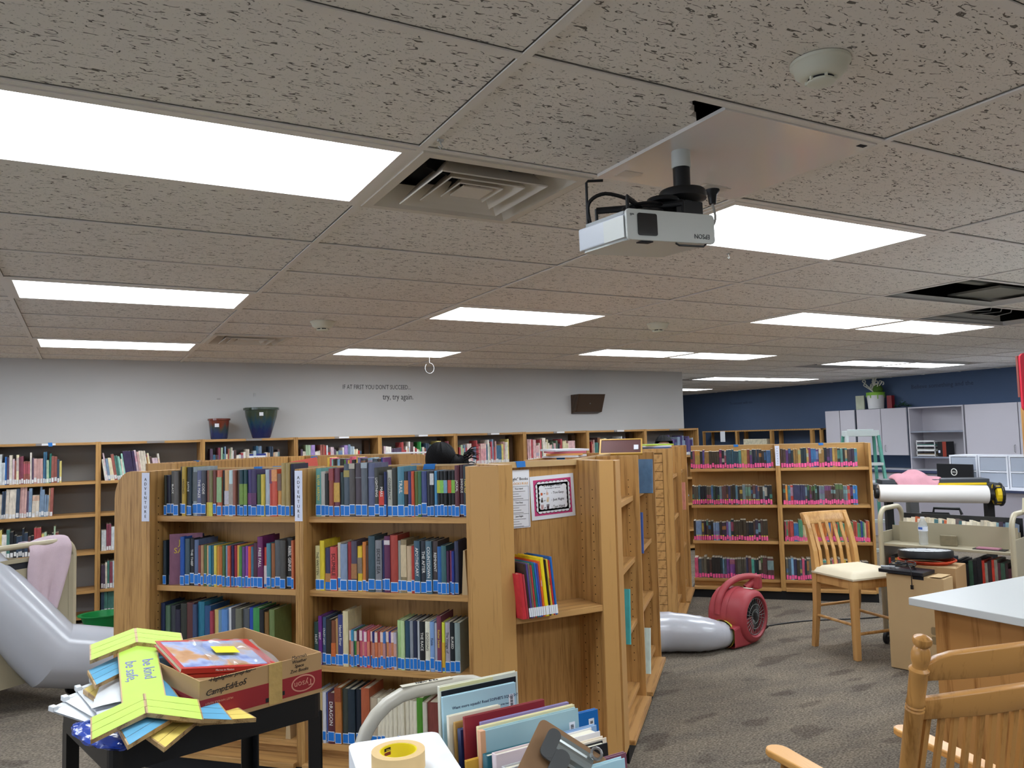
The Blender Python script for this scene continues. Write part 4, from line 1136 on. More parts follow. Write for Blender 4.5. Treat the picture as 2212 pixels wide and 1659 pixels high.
pb2 = MB(); pb2.box(0, 0, 0, 0.27, 0.003, 0.012); pb2.box(0, 0, 0, 0.27, 0.22, 0.002); pb2.box(0, 0, 0.010, 0.27, 0.22, 0.012); pb2.box(0.003, 0.003, 0.002, 0.267, 0.217, 0.010, m=1)
o = pb2.build('book', [M_REDB, M_PAGES], None); o.matrix_world = basis(ax, ay, az, Vector((0.262, 2.485, 0.960)) - az * 0.0295); tag(o, 'thin red book under the large red picture book', 'book')
def bagf(u, v): return (0.10 + u * 0.21, 0.01 + v * 0.22, 0.0185 + 0.006 * math.sin(7 * u + 5 * v) * math.sin(3 * v) + 0.004 * math.sin(19 * u))
b = MB(); b.grid(bagf, 18, 14)
bag = b.build('plastic_bag', mat('clear_film', '#c8ccd0', 0.08, alpha=0.28, spec=0.8), None, smooth=True); bag.matrix_world = rb.matrix_world.copy(); tag(bag, 'clear plastic bag lying over the red picture book', 'bag')
b = MB(); b.box(0.13, 0.10, 0.0255, 0.205, 0.155, 0.0262); sn = b.build('sticky_note', mat('sticky_yellow', '#f0dc28', 0.7), None); sn.matrix_world = rb.matrix_world @ RZ(-0.05); tag(sn, 'yellow sticky note on the plastic bag', 'note')

# painted wooden arrow signs
def paint(nm, c): return mat(nm, c, 0.55, noise=0.05, nscale=40)
M_LIME, M_SKY, M_BUTTER = paint('lime_paint', '#b6d957'), paint('sky_paint', '#62a6c9'), paint('butter_paint', '#e8cf6c')
M_RAW = wood('raw_pine', '#b9996a', '#7a5c38', stretch=(3, 30, 30))
def arrow_sign(label, M, m, L=0.42, W=0.110, wing=0.13, words=None, nplank=3):
    """plank with a chevron of three slats at each end; top face painted; local x along the plank"""
    t = thing('arrow_sign', label, 'sign', group='painted wooden arrow signs'); t.matrix_world = M
    th = 0.012
    def slab(nm, pts, z0):
        b = MB(); b.prism(pts, z0, z0 + th); b.build(nm, M_RAW, t)
        c = MB()
        cx = sum(p[0] for p in pts) / len(pts); cy = sum(p[1] for p in pts) / len(pts)
        c.prism([(cx + (x - cx) * 0.985, cy + (y - cy) * 0.94) for x, y in pts], z0 + th, z0 + th + 0.0006); c.build('paint_coat', m, t)
    slab('plank', [(0, -W / 2), (L, -W / 2), (L, W / 2), (0, W / 2)], 0)
    for x0 in (0.0, L - 0.02):
        for sgn in (-1, 1):
            for k in range(nplank):
                a = x0 - 0.045 + k * 0.037; g_ = 0.0355
                slab('slat', [(a, 0), (a + g_, 0), (a + g_ - 0.085, sgn * wing), (a - 0.085, sgn * wing)][::sgn], th + 0.0008)
    if words:
        for i, wd in enumerate(words):
            text('lettering', wd, 0.044, T(L * 0.50, 0.024 - i * 0.046, th + 0.0012) @ RZ(PI), mat('purple_paint', '#7a78c0', 0.6), t)
    return t
def frame(o, x, up=(0, 0, 1)):
    x = Vector(x).normalized(); z = Vector(up); z = (z - x * z.dot(x)).normalized(); y = z.cross(x)
    return basis(x, y, z, o)
arrow_sign('butter yellow arrow sign, lowest of the pile on the black cart', frame((0.255, 2.385, UZ + 0.003), (-0.23, 0.58, 0.07)) , M_BUTTER, L=0.40)
arrow_sign('sky blue arrow sign in the middle of the pile on the black cart', frame((0.205, 2.375, UZ + 0.030), (-0.11, 0.60, 0.10)), M_SKY, L=0.40)
arrow_sign('lime green arrow sign on top of the pile, purple lettering', frame((0.150, 2.375, UZ + 0.057), (0.00, 0.60, 0.12)), M_LIME, L=0.47, words=('be safe,', 'be kind'))

# folded white zip folders and a blue bag in the cart's left end
M_FILM = mat('milky_film', '#dfe3e6', 0.3, spec=0.6)
for k in range(5):
    b = MB(); b.grid(lambda u, v: (-0.085 + 0.17 * u, -0.15 + 0.30 * v, 0.004 + 0.010 * math.sin(PI * u)), 6, 2); b.grid(lambda u, v: (-0.085 + 0.17 * u, -0.15 + 0.30 * v, 0.0), 1, 1); b.box(-0.085, 0.128, 0.002, 0.085, 0.138, 0.010); b.box(-0.088, 0.122, 0.001, -0.072, 0.146, 0.016)
    o = b.build('zip_pouch', M_FILM, None, bevel=0.002)
    o.matrix_world = T(0.072 + 0.014 * k, 2.585 + 0.012 * k, UZ + 0.014 + 0.013 * k) @ RZ(0.62 - 0.19 * k) @ RX(0.08)
    tag(o, ['lowest', 'second', 'third', 'fourth', 'topmost'][k] + ' white zip pouch fanned out on the black cart', 'pouch', 'white zip pouches')
def bagb(u, v):
    a = 2 * PI * u
    r = 0.052 * math.sin(PI * min(1, max(0.0, v))) ** 0.5 + 0.004 * math.sin(9 * a + 11 * v)
    return (r * math.cos(a) * 1.0, (v - 0.5) * 0.30, 0.024 + 0.42 * r * math.sin(a) + 0.002 * math.sin(23 * v + 5 * a))
b = MB(); b.grid(bagb, 22, 18); o = b.build('plastic_bag', mat('blue_film', '#2a48a8', 0.12, spec=0.8), None, smooth=True); o.matrix_world = T(0.052, 2.44, UZ - 0.022) @ RZ(math.radians(24)); tag(o, 'shiny blue plastic bag in the corner of the black cart', 'bag')

# ================================================================ grey book cart in front
M_GREYC = mat('grey_enamel', '#8f8b80', 0.35, spec=0.5); M_GREYT = mat('grey_tube', '#b7b2a4', 0.3, spec=0.5)
FC = book_cart('grey metal book cart in the foreground full of picture books', (0.585, 1.95, 0), -PI / 2, 0.90, 0.46, 0.955, [0.70, 0.42, 0.18], tilt=False, R_=0.15, tube_m=M_GREYT, sheet_m=M_GREYC)
b = MB(); b.box(-0.009, 0.13, 0.9712, 0.009, 0.27, 0.9725); b.build('name_strip', mat('label_putty', '#c8c2b0', 0.6), FC)
text('handwriting', 'NEW & fic', 0.014, FC.matrix_basis.inverted() @ T(0.785, 1.95, 0.9732), M_TXTK, FC)
# white reams of paper with a roll of tape
PBX = thing('paper_ream', 'ream of white paper in a blue wrapper on the front cart', 'paper', (0.545, 1.838, 0.701), math.radians(-10))
def rr(x0, y0, w, h, r): return rrect(w, h, r, 4, x0 + w / 2, y0 + h / 2)
b = MB(); b.prism(rr(0, -0.33, 0.205, 0.33, 0.012), 0, 0.15); b.build('wrapper', mat('ream_blue', '#24408c', 0.35), PBX)
b = MB(); b.prism(rr(-0.003, -0.333, 0.211, 0.336, 0.022), 0.15, 0.1985); b.build('sheets', mat('sheet_white', '#eef1f5', 0.6), PBX)
M_MASK = mat('masking_tape', '#dcbc86', 0.7)
TR = thing('masking_tape_roll', 'roll of tan masking tape with yellow core on the white paper', 'tape', (0.597, 1.652, 0.9005))
b = MB(); b.lathe([(0.040, 0), (0.057, 0), (0.057, 0.036), (0.040, 0.036), (0.040, 0)], 48, caps=False); b.build('tape', M_MASK, TR, smooth=True)
b = MB(); b.lathe([(0.0402, 0.0005), (0.0402, 0.0355), (0.0375, 0.0355), (0.0375, 0.0005), (0.0402, 0.0005)], 48, caps=False); b.build('core', mat('core_yellow', '#e8d326', 0.4), TR, smooth=True)
b = MB()
for k in range(9):
    a0 = math.radians(96 + k * 3); a1 = math.radians(96 + k * 3 + 3)
    r = 0.0372
    for z0, z1, mm in ((0.024, 0.031, 0), (0.015, 0.022, 1)):
        b.add([(r * math.cos(a0), r * math.sin(a0), z0), (r * math.cos(a1), r * math.sin(a1), z0), (r * math.cos(a1), r * math.sin(a1), z1), (r * math.cos(a0), r * math.sin(a0), z1)], [(0, 1, 2, 3)], m=mm)
b.build('core_print', [M_TXTK, mat('print_brown', '#7a2f22', 0.6)], TR)
text('core_lettering', 'Scotch', 0.0075, basis((math.cos(-0.2), math.sin(-0.2), 0), (0, 0, 1), (math.sin(-0.2), -math.cos(-0.2), 0), (0.0365 * math.cos(math.radians(109)), 0.0365 * math.sin(math.radians(109)) - 0.0006, 0.0275)), M_TXTY, TR)

# picture books on the front cart: spines to the left, back covers toward the camera
def pbook(label, x, y, z, w, h, th, cover, tilt=0.0, yaw=0.04, art=None, words=None, barcode=None, spinec=None, lean=0.06, title=None):
    t = thing('picture_book', label, 'book', (x, y, z), group='picture books on the front cart', rot=(-lean, -tilt, yaw))
    b = MB(); b.box(0, 0, 0, w, 0.0025, h); b.box(0, th - 0.0025, 0, w, th, h); b.box(0, 0.0025, 0, 0.003, th - 0.0025, h); b.build('cover', mat('pb_' + cover, '#' + cover, 0.35), t, bevel=0.0012)
    b = MB(); b.box(0.003, 0.0025, 0.004, w - 0.005, th - 0.0025, h - 0.004); b.build('pages', mat('pb_pages', '#e6e0cc', 0.8), t)
    if spinec:
        b = MB(); b.box(-0.0006, -0.0002, 0, 0.012, th + 0.0002, h); b.build('spine_cloth', mat('pb_' + spinec, '#' + spinec, 0.4), t)
    if barcode:
        bx, bz = barcode
        b = MB(); b.box(bx, -0.0006, bz, bx + 0.016, 0, bz + 0.034); b.build('barcode_label', M_PAPER, t)
        b = MB()
        for k in range(10):
            b.box(bx + 0.004, -0.001, bz + 0.004 + k * 0.0026, bx + 0.012, -0.0006, bz + 0.004 + k * 0.0026 + (0.0018 if k % 3 else 0.001))
        b.build('barcode_bars', M_TXTK, t)
    for (s, sz, tx, tz, mm) in (words or []):
        text('lettering', s, sz, front(tx, -0.0006, tz), mm, t, align='LEFT')
    if art: art(t)
    return t
zf = 0.701
def art1(t):
    b = MB(); b.box(0.004, -0.0006, 0.02, 0.218, 0, 0.277); b.build('night_picture', mat('night_black', '#1a1b20', 0.35), t)
    b = MB(); b.box(0.0, -0.001, 0.279, 0.15, 0.0, 0.287); b.build('cream_strip', mat('cream_strip', '#ddd7a0', 0.5), t)
    b = MB(); b.prism([(0.178 + 0.006 * math.cos(PI / 2 + k * PI / 5) * (1 if k % 2 == 0 else 0.4), 0.250 + 0.006 * math.sin(PI / 2 + k * PI / 5) * (1 if k % 2 == 0 else 0.4)) for k in range(10)], -0.0012, -0.0006, axis='y'); b.build('star_print', M_TXTY, t)
    b = MB(); b.box(0.012, -0.0012, 0.240, 0.052, -0.0006, 0.256); b.build('barcode_label', M_PAPER, t)
pbook('tall black starry picture book with yellow top edge, rear of front cart', 0.774, 1.83, zf, 0.224, 0.288, 0.014, 'd8d8c8', art=art1, lean=0.03)
M_NAVYT = mat('print_navy', '#3c4a66', 0.6)
def art2(t):
    b = MB(); b.box(0.028, -0.0006, 0.205, 0.074, 0, 0.223); b.build('photo_strip', M_ART, t)
pbook("pale blue picture book printed Want more squash, read SOPHIE'S SQUASH", 0.766, 1.785, zf, 0.206, 0.275, 0.010, 'a9cbd8', words=[("Want more squash? Read SOPHIE'S SQUASH!", 0.0098, 0.024, 0.245, M_NAVYT), ('A darling book, honored by the Best of the Year', 0.0052, 0.08, 0.229, M_NAVYT), ('School Library Journal Best Book', 0.0052, 0.08, 0.219, M_NAVYT), ('"Irresistible."', 0.0052, 0.08, 0.209, M_NAVYT)], barcode=(0.183, 0.215), art=art2)
pbook('cream picture book with a blue corner, behind the red book', 0.758, 1.735, zf, 0.141, 0.247, 0.012, 'e2ddcc')
pbook('gold edged thin book between the pale blue and red ones', 0.764, 1.712, zf, 0.15, 0.238, 0.010, 'b08a48')
pbook('navy and cream book left of the red one', 0.768, 1.69, zf, 0.12, 0.228, 0.016, 'd8d4c4', spinec='22305a')
pbook('dark red picture book with white script on the front cart', 0.769, 1.668, zf, 0.218, 0.262, 0.010, '8e2a30', words=[('Kevin', 0.020, 0.085, 0.212, M_TXTW)], barcode=(0.192, 0.205))
pbook('lilac picture book just in front of the red one', 0.794, 1.635, zf, 0.242, 0.256, 0.008, '8f82b0')
pbook('cream yellow picture book in front of the lilac one', 0.776, 1.612, zf, 0.262, 0.256, 0.010, 'e6dcae')
pbook('yellow book with white cloud, front left of the row', 0.734, 1.59, zf, 0.06, 0.2, 0.010, 'e0b24a')
pbook('grey green picture book printed Mamas and papas always want', 0.757, 1.56, zf, 0.258, 0.266, 0.014, '9cbcc4', spinec='d9a27a', words=[('Mamas and papas always want you sure to be', 0.0105, 0.03, 0.200, M_TXTK), ('from harm, and that means', 0.0105, 0.03, 0.182, M_TXTK)], barcode=(0.230, 0.205))
pbook('bright blue picture book standing at the right of the front cart', 0.93, 1.655, zf, 0.2, 0.218, 0.012, '0f68b4', barcode=(0.170, 0.165))
pbook('pale blue book in front of the bright blue one', 0.9, 1.545, zf, 0.15, 0.228, 0.012, '8fb0d8')
pbook('white slip-cased set with black script at right of the cart', 0.885, 1.5, zf, 0.144, 0.232, 0.035, 'e8e6e6', words=[('5 a', 0.018, 0.095, 0.20, M_TXTK)])
pbook('cream jacketed book with black pages edge, right front', 0.875, 1.455, zf, 0.14, 0.235, 0.016, 'e6d8c4')
pbook('black and white striped book at the right front', 0.87, 1.43, zf, 0.13, 0.235, 0.020, '1b1b1f')
pbook('plum edged slim book at the far right front', 0.87, 1.36, zf, 0.128, 0.238, 0.010, '7a4a5c')
pbook('light blue slim book nearest the aisle on the front cart', 0.85, 1.33, zf, 0.122, 0.242, 0.014, 'a8cedc')
pbook('teal spined small book low in front', 0.742, 1.5, zf, 0.12, 0.238, 0.022, '1f5f6c')
pbook('pinkish white small book low in front of the teal one', 0.747, 1.468, zf, 0.12, 0.25, 0.020, 'dccdd0')
pbook('grey white small book nearest the clipboard', 0.75, 1.43, zf, 0.12, 0.235, 0.022, 'c8c8cc')

# clipboard leaning on the books
c0 = atd(1170, 1550, 1.62); c1 = atd(1312, 1640, 1.60); c2 = atd(1105, 1700, 1.52)
ux = (c1 - c0).normalized(); uy = (c2 - c0); uy = (uy - ux * uy.dot(ux)).normalized(); uz = ux.cross(uy)
CLB = thing('clipboard', 'brown clipboard with steel clip leaning on the front cart books', 'clipboard'); CLB.matrix_world = basis(ux, uy, uz, c0)
wc = (c1 - c0).length + 0.004
sg = -1 if uz.dot(CAM - c0) > 0 else 1    # board's back side
M_HARD = mat('hardboard', '#8f6c4a', 0.6, noise=0.12, nscale=40)
b = MB(); b.prism(rrect(wc, 0.23, 0.012, 4, wc / 2, 0.115), 0, 0.003 * sg); b.build('board', M_HARD, CLB)
f = -sg
b = MB()
b.box(wc * .24, 0.016, 0.001 * f, wc * .78, 0.05, 0.004 * f); b.prism([(wc * .24, 0.016), (wc * .78, 0.016), (wc * .70, 0.062), (wc * .32, 0.062)], 0.012 * f, 0.016 * f)
b.grid(lambda u, v: (wc * (.22 + .58 * u), 0.012 + 0.05 * v, f * (0.004 + 0.020 * math.sin(PI * v * .9))), 4, 8)
b.build('clip_plate', mat('clip_steel', '#8d9290', 0.28, metal=0.85), CLB)
b = MB(); b.tube([(wc * .80 + 0.011 * math.cos(a * PI / 6), 0.010 + 0.011 * math.sin(a * PI / 6), 0.018 * f) for a in range(13)], 0.003, 6, caps=False); b.build('hang_ring', M_STEEL, CLB)
b = MB(); b.tube([(wc * .28, 0.022, 0.010 * f), (wc * .74, 0.022, 0.010 * f)], 0.006, 10); b.build('clip_spring', M_STEEL, CLB)
b = MB(); b.prism(rrect(0.034, 0.105, 0.016, 5, wc * .42, 0.095), 0.020 * f, 0.026 * f); b.prism(rrect(0.028, 0.06, 0.013, 5, wc * .22, 0.045), 0.020 * f, 0.026 * f); b.prism(rrect(0.06, 0.028, 0.012, 5, wc * .34, 0.062), 0.019 * f, 0.025 * f); b.build('clip_lever', mat('lever_grey', '#4a4b4b', 0.4, metal=0.3), CLB)

# ================================================================ counter stool
M_MAPLE = wood('honey_wood', '#cfa064', '#b08048', stretch=(14, 14, 1.4), rough=0.3)
M_CREAM = mat('cream_vinyl', '#d8ccb0', 0.55, noise=0.04, nscale=20)
SK = thing('counter_stool', 'honey wood counter stool with cream seat in front of FANTASY shelves', 'stool', (4.69, 3.76, 0), math.radians(-9))
# local x to the right (along its front), y toward its back
def taper(b, p, q, w0, d0, w1, d1):
    p = Vector(p); q = Vector(q)
    vs = [(p.x - w0 / 2, p.y - d0 / 2, p.z), (p.x + w0 / 2, p.y - d0 / 2, p.z), (p.x + w0 / 2, p.y + d0 / 2, p.z), (p.x - w0 / 2, p.y + d0 / 2, p.z),
          (q.x - w1 / 2, q.y - d1 / 2, q.z), (q.x + w1 / 2, q.y - d1 / 2, q.z), (q.x + w1 / 2, q.y + d1 / 2, q.z), (q.x - w1 / 2, q.y + d1 / 2, q.z)]
    b.add(vs, [(0, 3, 2, 1), (4, 5, 6, 7), (0, 1, 5, 4), (1, 2, 6, 5), (2, 3, 7, 6), (3, 0, 4, 7)])
SWd, SDp, SHt = 0.37, 0.37, 0.545
for x in (0.0, SWd):
    b = MB(); taper(b, (x, 0, 0), (x, 0.0, SHt), 0.040, 0.040, 0.046, 0.046); b.build('leg', M_MAPLE, SK, bevel=0.003)
    b = MB()
    pts = [(x, SDp + 0.05, 0.0), (x, SDp + 0.01, 0.30), (x, SDp, SHt), (x, SDp + 0.015, 0.70), (x, SDp + 0.06, 0.86), (x, SDp + 0.10, 0.955)]
    ws = [(0.034, 0.034), (0.038, 0.042), (0.040, 0.046), (0.038, 0.036), (0.036, 0.030), (0.034, 0.026)]
    for i in range(len(pts) - 1): taper(b, pts[i], pts[i + 1], *ws[i], *ws[i + 1])
    b.build('back_post', M_MAPLE, SK)
b = MB()
def crest(u, v):
    x = -0.025 + u * (SWd + 0.05); c = 0.018 * (1 - (2 * u - 1) ** 2)
    return (x, SDp + 0.075 + 0.035 * v + c, 0.885 + 0.085 * v)
b.grid(crest, 10, 3); b.build('crest_rail', M_MAPLE, SK, smooth=True, solid=0.024, bevel=0.004)
for k in range(5):
    x = 0.055 + k * (SWd - 0.11) / 4
    b = MB(); pts = [(x, SDp, SHt), (x, SDp + 0.018, 0.70), (x, SDp + 0.062, 0.82), (x, SDp + 0.085, 0.895)]
    for i in range(3): taper(b, pts[i], pts[i + 1], 0.026, 0.010, 0.026, 0.010)
    b.build('back_slat', M_MAPLE, SK)
b = MB(); b.box(0.0, -0.012, SHt - 0.065, SWd, 0.012, SHt); b.build('apron', M_MAPLE, SK)
b = MB(); b.box(-0.012, 0, SHt - 0.065, 0.012, SDp, SHt); b.build('apron', M_MAPLE, SK)
b = MB(); b.box(SWd - 0.012, 0, SHt - 0.065, SWd + 0.012, SDp, SHt); b.build('apron', M_MAPLE, SK)
b = MB(); b.box(0, SDp - 0.012, SHt - 0.065, SWd, SDp + 0.012, SHt); b.build('apron', M_MAPLE, SK)
b = MB()
def cush(u, v):
    e = min(u, 1 - u, v, 1 - v)
    return (-0.035 + u * (SWd + 0.07), -0.035 + v * (SDp + 0.045), SHt + 0.012 + 0.045 * (1 - max(0, 1 - e / 0.16) ** 2))
b.grid(cush, 16, 16); b.add([(-0.035, -0.035, SHt), (SWd + 0.035, -0.035, SHt), (SWd + 0.035, SDp + 0.01, SHt), (-0.035, SDp + 0.01, SHt), (-0.035, -0.035, SHt + 0.012), (SWd + 0.035, -0.035, SHt + 0.012), (SWd + 0.035, SDp + 0.01, SHt + 0.012), (-0.035, SDp + 0.01, SHt + 0.012)], [(0, 3, 2, 1), (0, 1, 5, 4), (1, 2, 6, 5), (2, 3, 7, 6), (3, 0, 4, 7)])
b.build('seat_cushion', M_CREAM, SK, smooth=True)
for p, q in (((0, 0, 0.235), (0, SDp + 0.02, 0.235)), ((SWd, 0, 0.235), (SWd, SDp + 0.02, 0.235)), ((0, 0, 0.175), (SWd, 0, 0.175)), ((0, SDp + 0.02, 0.30), (SWd, SDp + 0.02, 0.30))):
    b = MB(); b.tube([p, q], 0.011, 10); b.build('stretcher', M_MAPLE, SK, smooth=True)

# ================================================================ cardboard boxes, laptop, clock
M_CARD2 = mat('cardboard_light', '#bfa277', 0.8, noise=0.05, nscale=9)
B1B = thing('cardboard_box', 'tall narrow closed cardboard box with a laptop on top', 'box', (4.735, 3.535, 0), math.radians(-77))
b = MB(); b.box(0, 0, 0.004, 0.36, 0.155, 0.620); b.build('carton', M_CARD2, B1B, bevel=0.003)
b = MB(); b.box(0.17, -0.001, 0.600, 0.24, 0.004, 0.6215); b.build('tuck_slot', M_DARK, B1B)
b = MB(); b.prism(rrect(0.045, 0.05, 0.012, 4, 0.29, 0.285), -0.001, 0, axis='y'); b.prism(rrect(0.045, 0.05, 0.012, 4, 0.29, 0.225), -0.001, 0, axis='y'); b.build('handling_symbol', mat('faint_print', '#8f7a58', 0.8), B1B)
text('lettering', 'IN JARREDALE', 0.02, spine(0.335, -0.0012, 0.24), M_TXTK, B1B)
b = MB(); b.box(0.285, 0.0, 0.6205, 0.36, 0.155, 0.6225, M=T(0, 0, 0) @ RY(-0.02)); b.build('top_flap', M_CARD2, B1B)
LT = thing('laptop', 'closed black laptop with tangled cables on the tall carton', 'laptop', B1B.matrix_basis @ Vector((-0.045, -0.02, 0.6285)), math.radians(-79))
b = MB(); b.prism(rrect(0.29, 0.195, 0.012, 4, 0.145, 0.0975), 0, 0.012); b.prism(rrect(0.29, 0.195, 0.012, 4, 0.145, 0.0975), 0.0135, 0.021); b.build('body', mat('laptop_black', '#22242a', 0.35), LT)
b = MB(); b.box(0.004, 0.004, 0.012, 0.286, 0.19, 0.0136); b.build('hinge_gap', M_DARK, LT)
M_CABLE = mat('cable_black', '#131316', 0.4)
rc = random.Random(4)
pts = []
for k in range(44):
    a = k * 0.62; pts.append((0.12 + (0.075 + 0.02 * math.sin(k * 1.7)) * math.cos(a), 0.10 + (0.045 + 0.012 * math.cos(k * 2.1)) * math.sin(a), 0.026 + 0.012 * (k % 5) / 4 + 0.0008 * k))
pts += [(0.20, 0.03, 0.05), (0.225, -0.01, 0.035), (0.228, -0.018, -0.02), (0.23, -0.02, -0.06)]
b = MB(); b.tube(smooth_path(pts, 3), 0.0032, 6); cb = b.build('cable', M_CABLE, None, smooth=True); cb.matrix_world = LT.matrix_basis; tag(cb, 'tangle of black cables on the laptop, plug hanging down', 'cable')
b = MB(); b.box(0.222, -0.026, -0.085, 0.238, -0.014, -0.058); b.build('plug', M_CABLE, cb)
b = MB(); b.tube([(0.0, 0.05, 0.030), (0.09, 0.06, 0.034)], 0.007, 8); b.build('adapter', mat('silver_plastic', '#b8bcc2', 0.3), cb)
B2B = thing('cardboard_box', 'wide brown cardboard box behind the tall carton, clock on top', 'box', (4.895, 3.615, 0), math.radians(-70))
b = MB(); b.box(0, 0, 0.004, 0.40, 0.29, 0.655); b.build('carton', M_CARD, B2B, bevel=0.003)
b = MB(); b.prism([(0.0, 0.0), (0.40, 0.0), (0.385, 0.10), (0.01, 0.11)], 0.656, 0.659); b.build('top_flap', M_CARD2, B2B)
b = MB(); b.box(0.12, -0.001, 0.45, 0.34, 0.0, 0.47); b.build('seam_tape', M_CARDD, B2B)
M_ORANGE = mat('orange_cord', '#c6421f', 0.5)
pts = [(0.19 + (0.15 + 0.012 * (k // 20)) * math.cos(k * 0.31), 0.14 + (0.115 + 0.012 * (k // 20)) * math.sin(k * 0.31), 0.667 + 0.007 * (k // 20)) for k in range(64)]
b = MB(); b.tube(pts, 0.006, 7); o = b.build('extension_cord', M_ORANGE, None, smooth=True); o.matrix_world = B2B.matrix_basis; tag(o, 'coiled orange extension cord under the round clock', 'cord')
CK = thing('wall_clock', 'round black-rimmed clock lying face up on the brown box', 'clock', B2B.matrix_basis @ Vector((0.19, 0.14, 0.697)), rot=(math.radians(-3), math.radians(2), 0))
b = MB(); b.lathe([(0.0, 0), (0.165, 0), (0.172, 0.008), (0.172, 0.045), (0.168, 0.052), (0.159, 0.051), (0.159, 0.040)], 48, caps=False); b.build('rim', M_BLACK, CK, smooth=True)
b = MB(); b.lathe([(0.158, 0.044), (0.158, 0.0485)], 48); b.build('dial', mat('dial_white', '#c9ccd0', 0.3), CK)
b = MB(); b.box(-0.003, 0, 0.0486, 0.003, 0.10, 0.0496, M=RZ(0.8)); b.box(-0.004, 0, 0.0486, 0.004, 0.07, 0.0496, M=RZ(2.6)); b.build('hands', M_TXTK, CK)
b = MB()
for k in range(12): b.box(-0.003, 0.122, 0.0484, 0.003, 0.146, 0.0492, M=RZ(k * PI / 6))
b.build('hour_marks', M_TXTK, CK)

# ================================================================ right book cart
RC = book_cart('olive metal book cart on the right with upturned books and water bottle', (5.22, 3.93, 0), math.radians(-75), 0.86, 0.46, 0.985, [0.735, 0.43, 0.16], tilt=True, lip=0.115)
# shallow front tray on the shelf, books standing page-up behind the divider
b = MB(); b.box(0.07, 0.19, 0.735, 0.85, 0.196, 0.885); b.build('book_trough', M_OLIVE, RC)
b = MB(); b.box(0.03, 0.40, 0.735, 0.83, 0.408, 0.93); b.build('rear_rail', M_BLACK, RC)
rr_ = random.Random(9); x = 0.085
while x < 0.80:
    w = rr_.uniform(0.012, 0.03); c = lin(rr_.choice(['#ddd3bb', '#d6cab0', '#e2dac6', '#d9d0b8', '#cfc6ae', '#c8c0ac', '#3f6a70', '#c8643c', '#6a5a58']) if 0.03 < x < 0.7 else rr_.choice(['#4a5a78', '#8a9ab0', '#3a2a3a', '#7fa0a8', '#b04a38']))
    mass.box(RC.matrix_basis @ T(x, 0.22, 0.80) @ RX(-0.2), 0, 0, 0, w * 0.95, 0.14, rr_.uniform(0.105, 0.125), c)
    x += w
x = 0.03
while x < 0.83:
    w = rr_.uniform(0.016, 0.034); c = lin(rr_.choice(['#3a2a2e', '#5a2f3a', '#2a3040', '#c03a2c', '#2f6fa8', '#b8863c', '#3a5a4a', '#8a8a80', '#22242a']))
    mass.box(RC.matrix_basis @ T(x, 0.06, 0.43), 0, 0, 0, w * 0.95, 0.2, rr_.uniform(0.19, 0.25), c)
    x += w
WBt = thing('water_bottle', 'clear plastic water bottle with blue label on the right cart', 'bottle', RC.matrix_basis @ Vector((0.27, 0.10, 0.7355)))
M_PET = mat('clear_pet', '#e6ecee', 0.08, trans=0.6, alpha=0.6, spec=0.6)
b = MB(); b.lathe([(0.028, 0), (0.031, 0.006), (0.029, 0.03), (0.032, 0.05), (0.029, 0.07), (0.032, 0.09), (0.032, 0.135), (0.028, 0.155), (0.014, 0.180), (0.013, 0.190)], 24); b.build('bottle', M_PET, WBt, smooth=True)
b = MB(); b.lathe([(0.0145, 0.187), (0.0145, 0.200)], 18); b.build('cap', M_WHITE, WBt, smooth=True)
b = MB(); b.lathe([(0.0326, 0.100), (0.0326, 0.132)], 24, caps=False); b.build('label', mat('bottle_label', '#d9e1ee', 0.4), WBt, smooth=True)
b = MB(); b.box(-0.033, -0.018, 0.112, -0.0325, 0.014, 0.128); b.build('label_logo', mat('bottle_blue', '#3a62b8', 0.4), WBt)
fb = MB(); fb.box(-0.055, 0, 0, 0.055, 0.03, 0.075); o = fb.build('wooden_block', mat('weathered_block', '#7a7058', 0.7, noise=0.3, nscale=30), None, bevel=0.004); o.matrix_world = RC.matrix_basis @ T(0.43, 0.12, 0.7355) @ RZ(0.1); tag(o, 'small weathered framed block on the right cart shelf', 'block')
mg = MB(); mg.box(0, 0, 0, 0.2, 0.09, 0.004); mg.box(0.02, 0.01, 0.004, 0.16, 0.08, 0.012, m=1); o = mg.build('magazine', [M_BLACK, mat('magazine_pink', '#b0788a', 0.4)], None); o.matrix_world = RC.matrix_basis @ T(0.60, 0.06, 0.7355); tag(o, 'small pile of magazines at the right end of the cart shelf', 'magazine')
o = MB(); o.box(0, 0, 0, 0.10, 0.02, 0.10); o.box(0.02, 0.022, 0, 0.13, 0.04, 0.08, m=1); ob = o.build('papers', [mat('paper_tan', '#c9c2a8', 0.7), M_PAPER], None); ob.matrix_world = RC.matrix_basis @ T(0.875, 0.22, 0.99) @ RX(-0.3); tag(ob, 'loose papers tucked over the right end of the cart', 'papers')

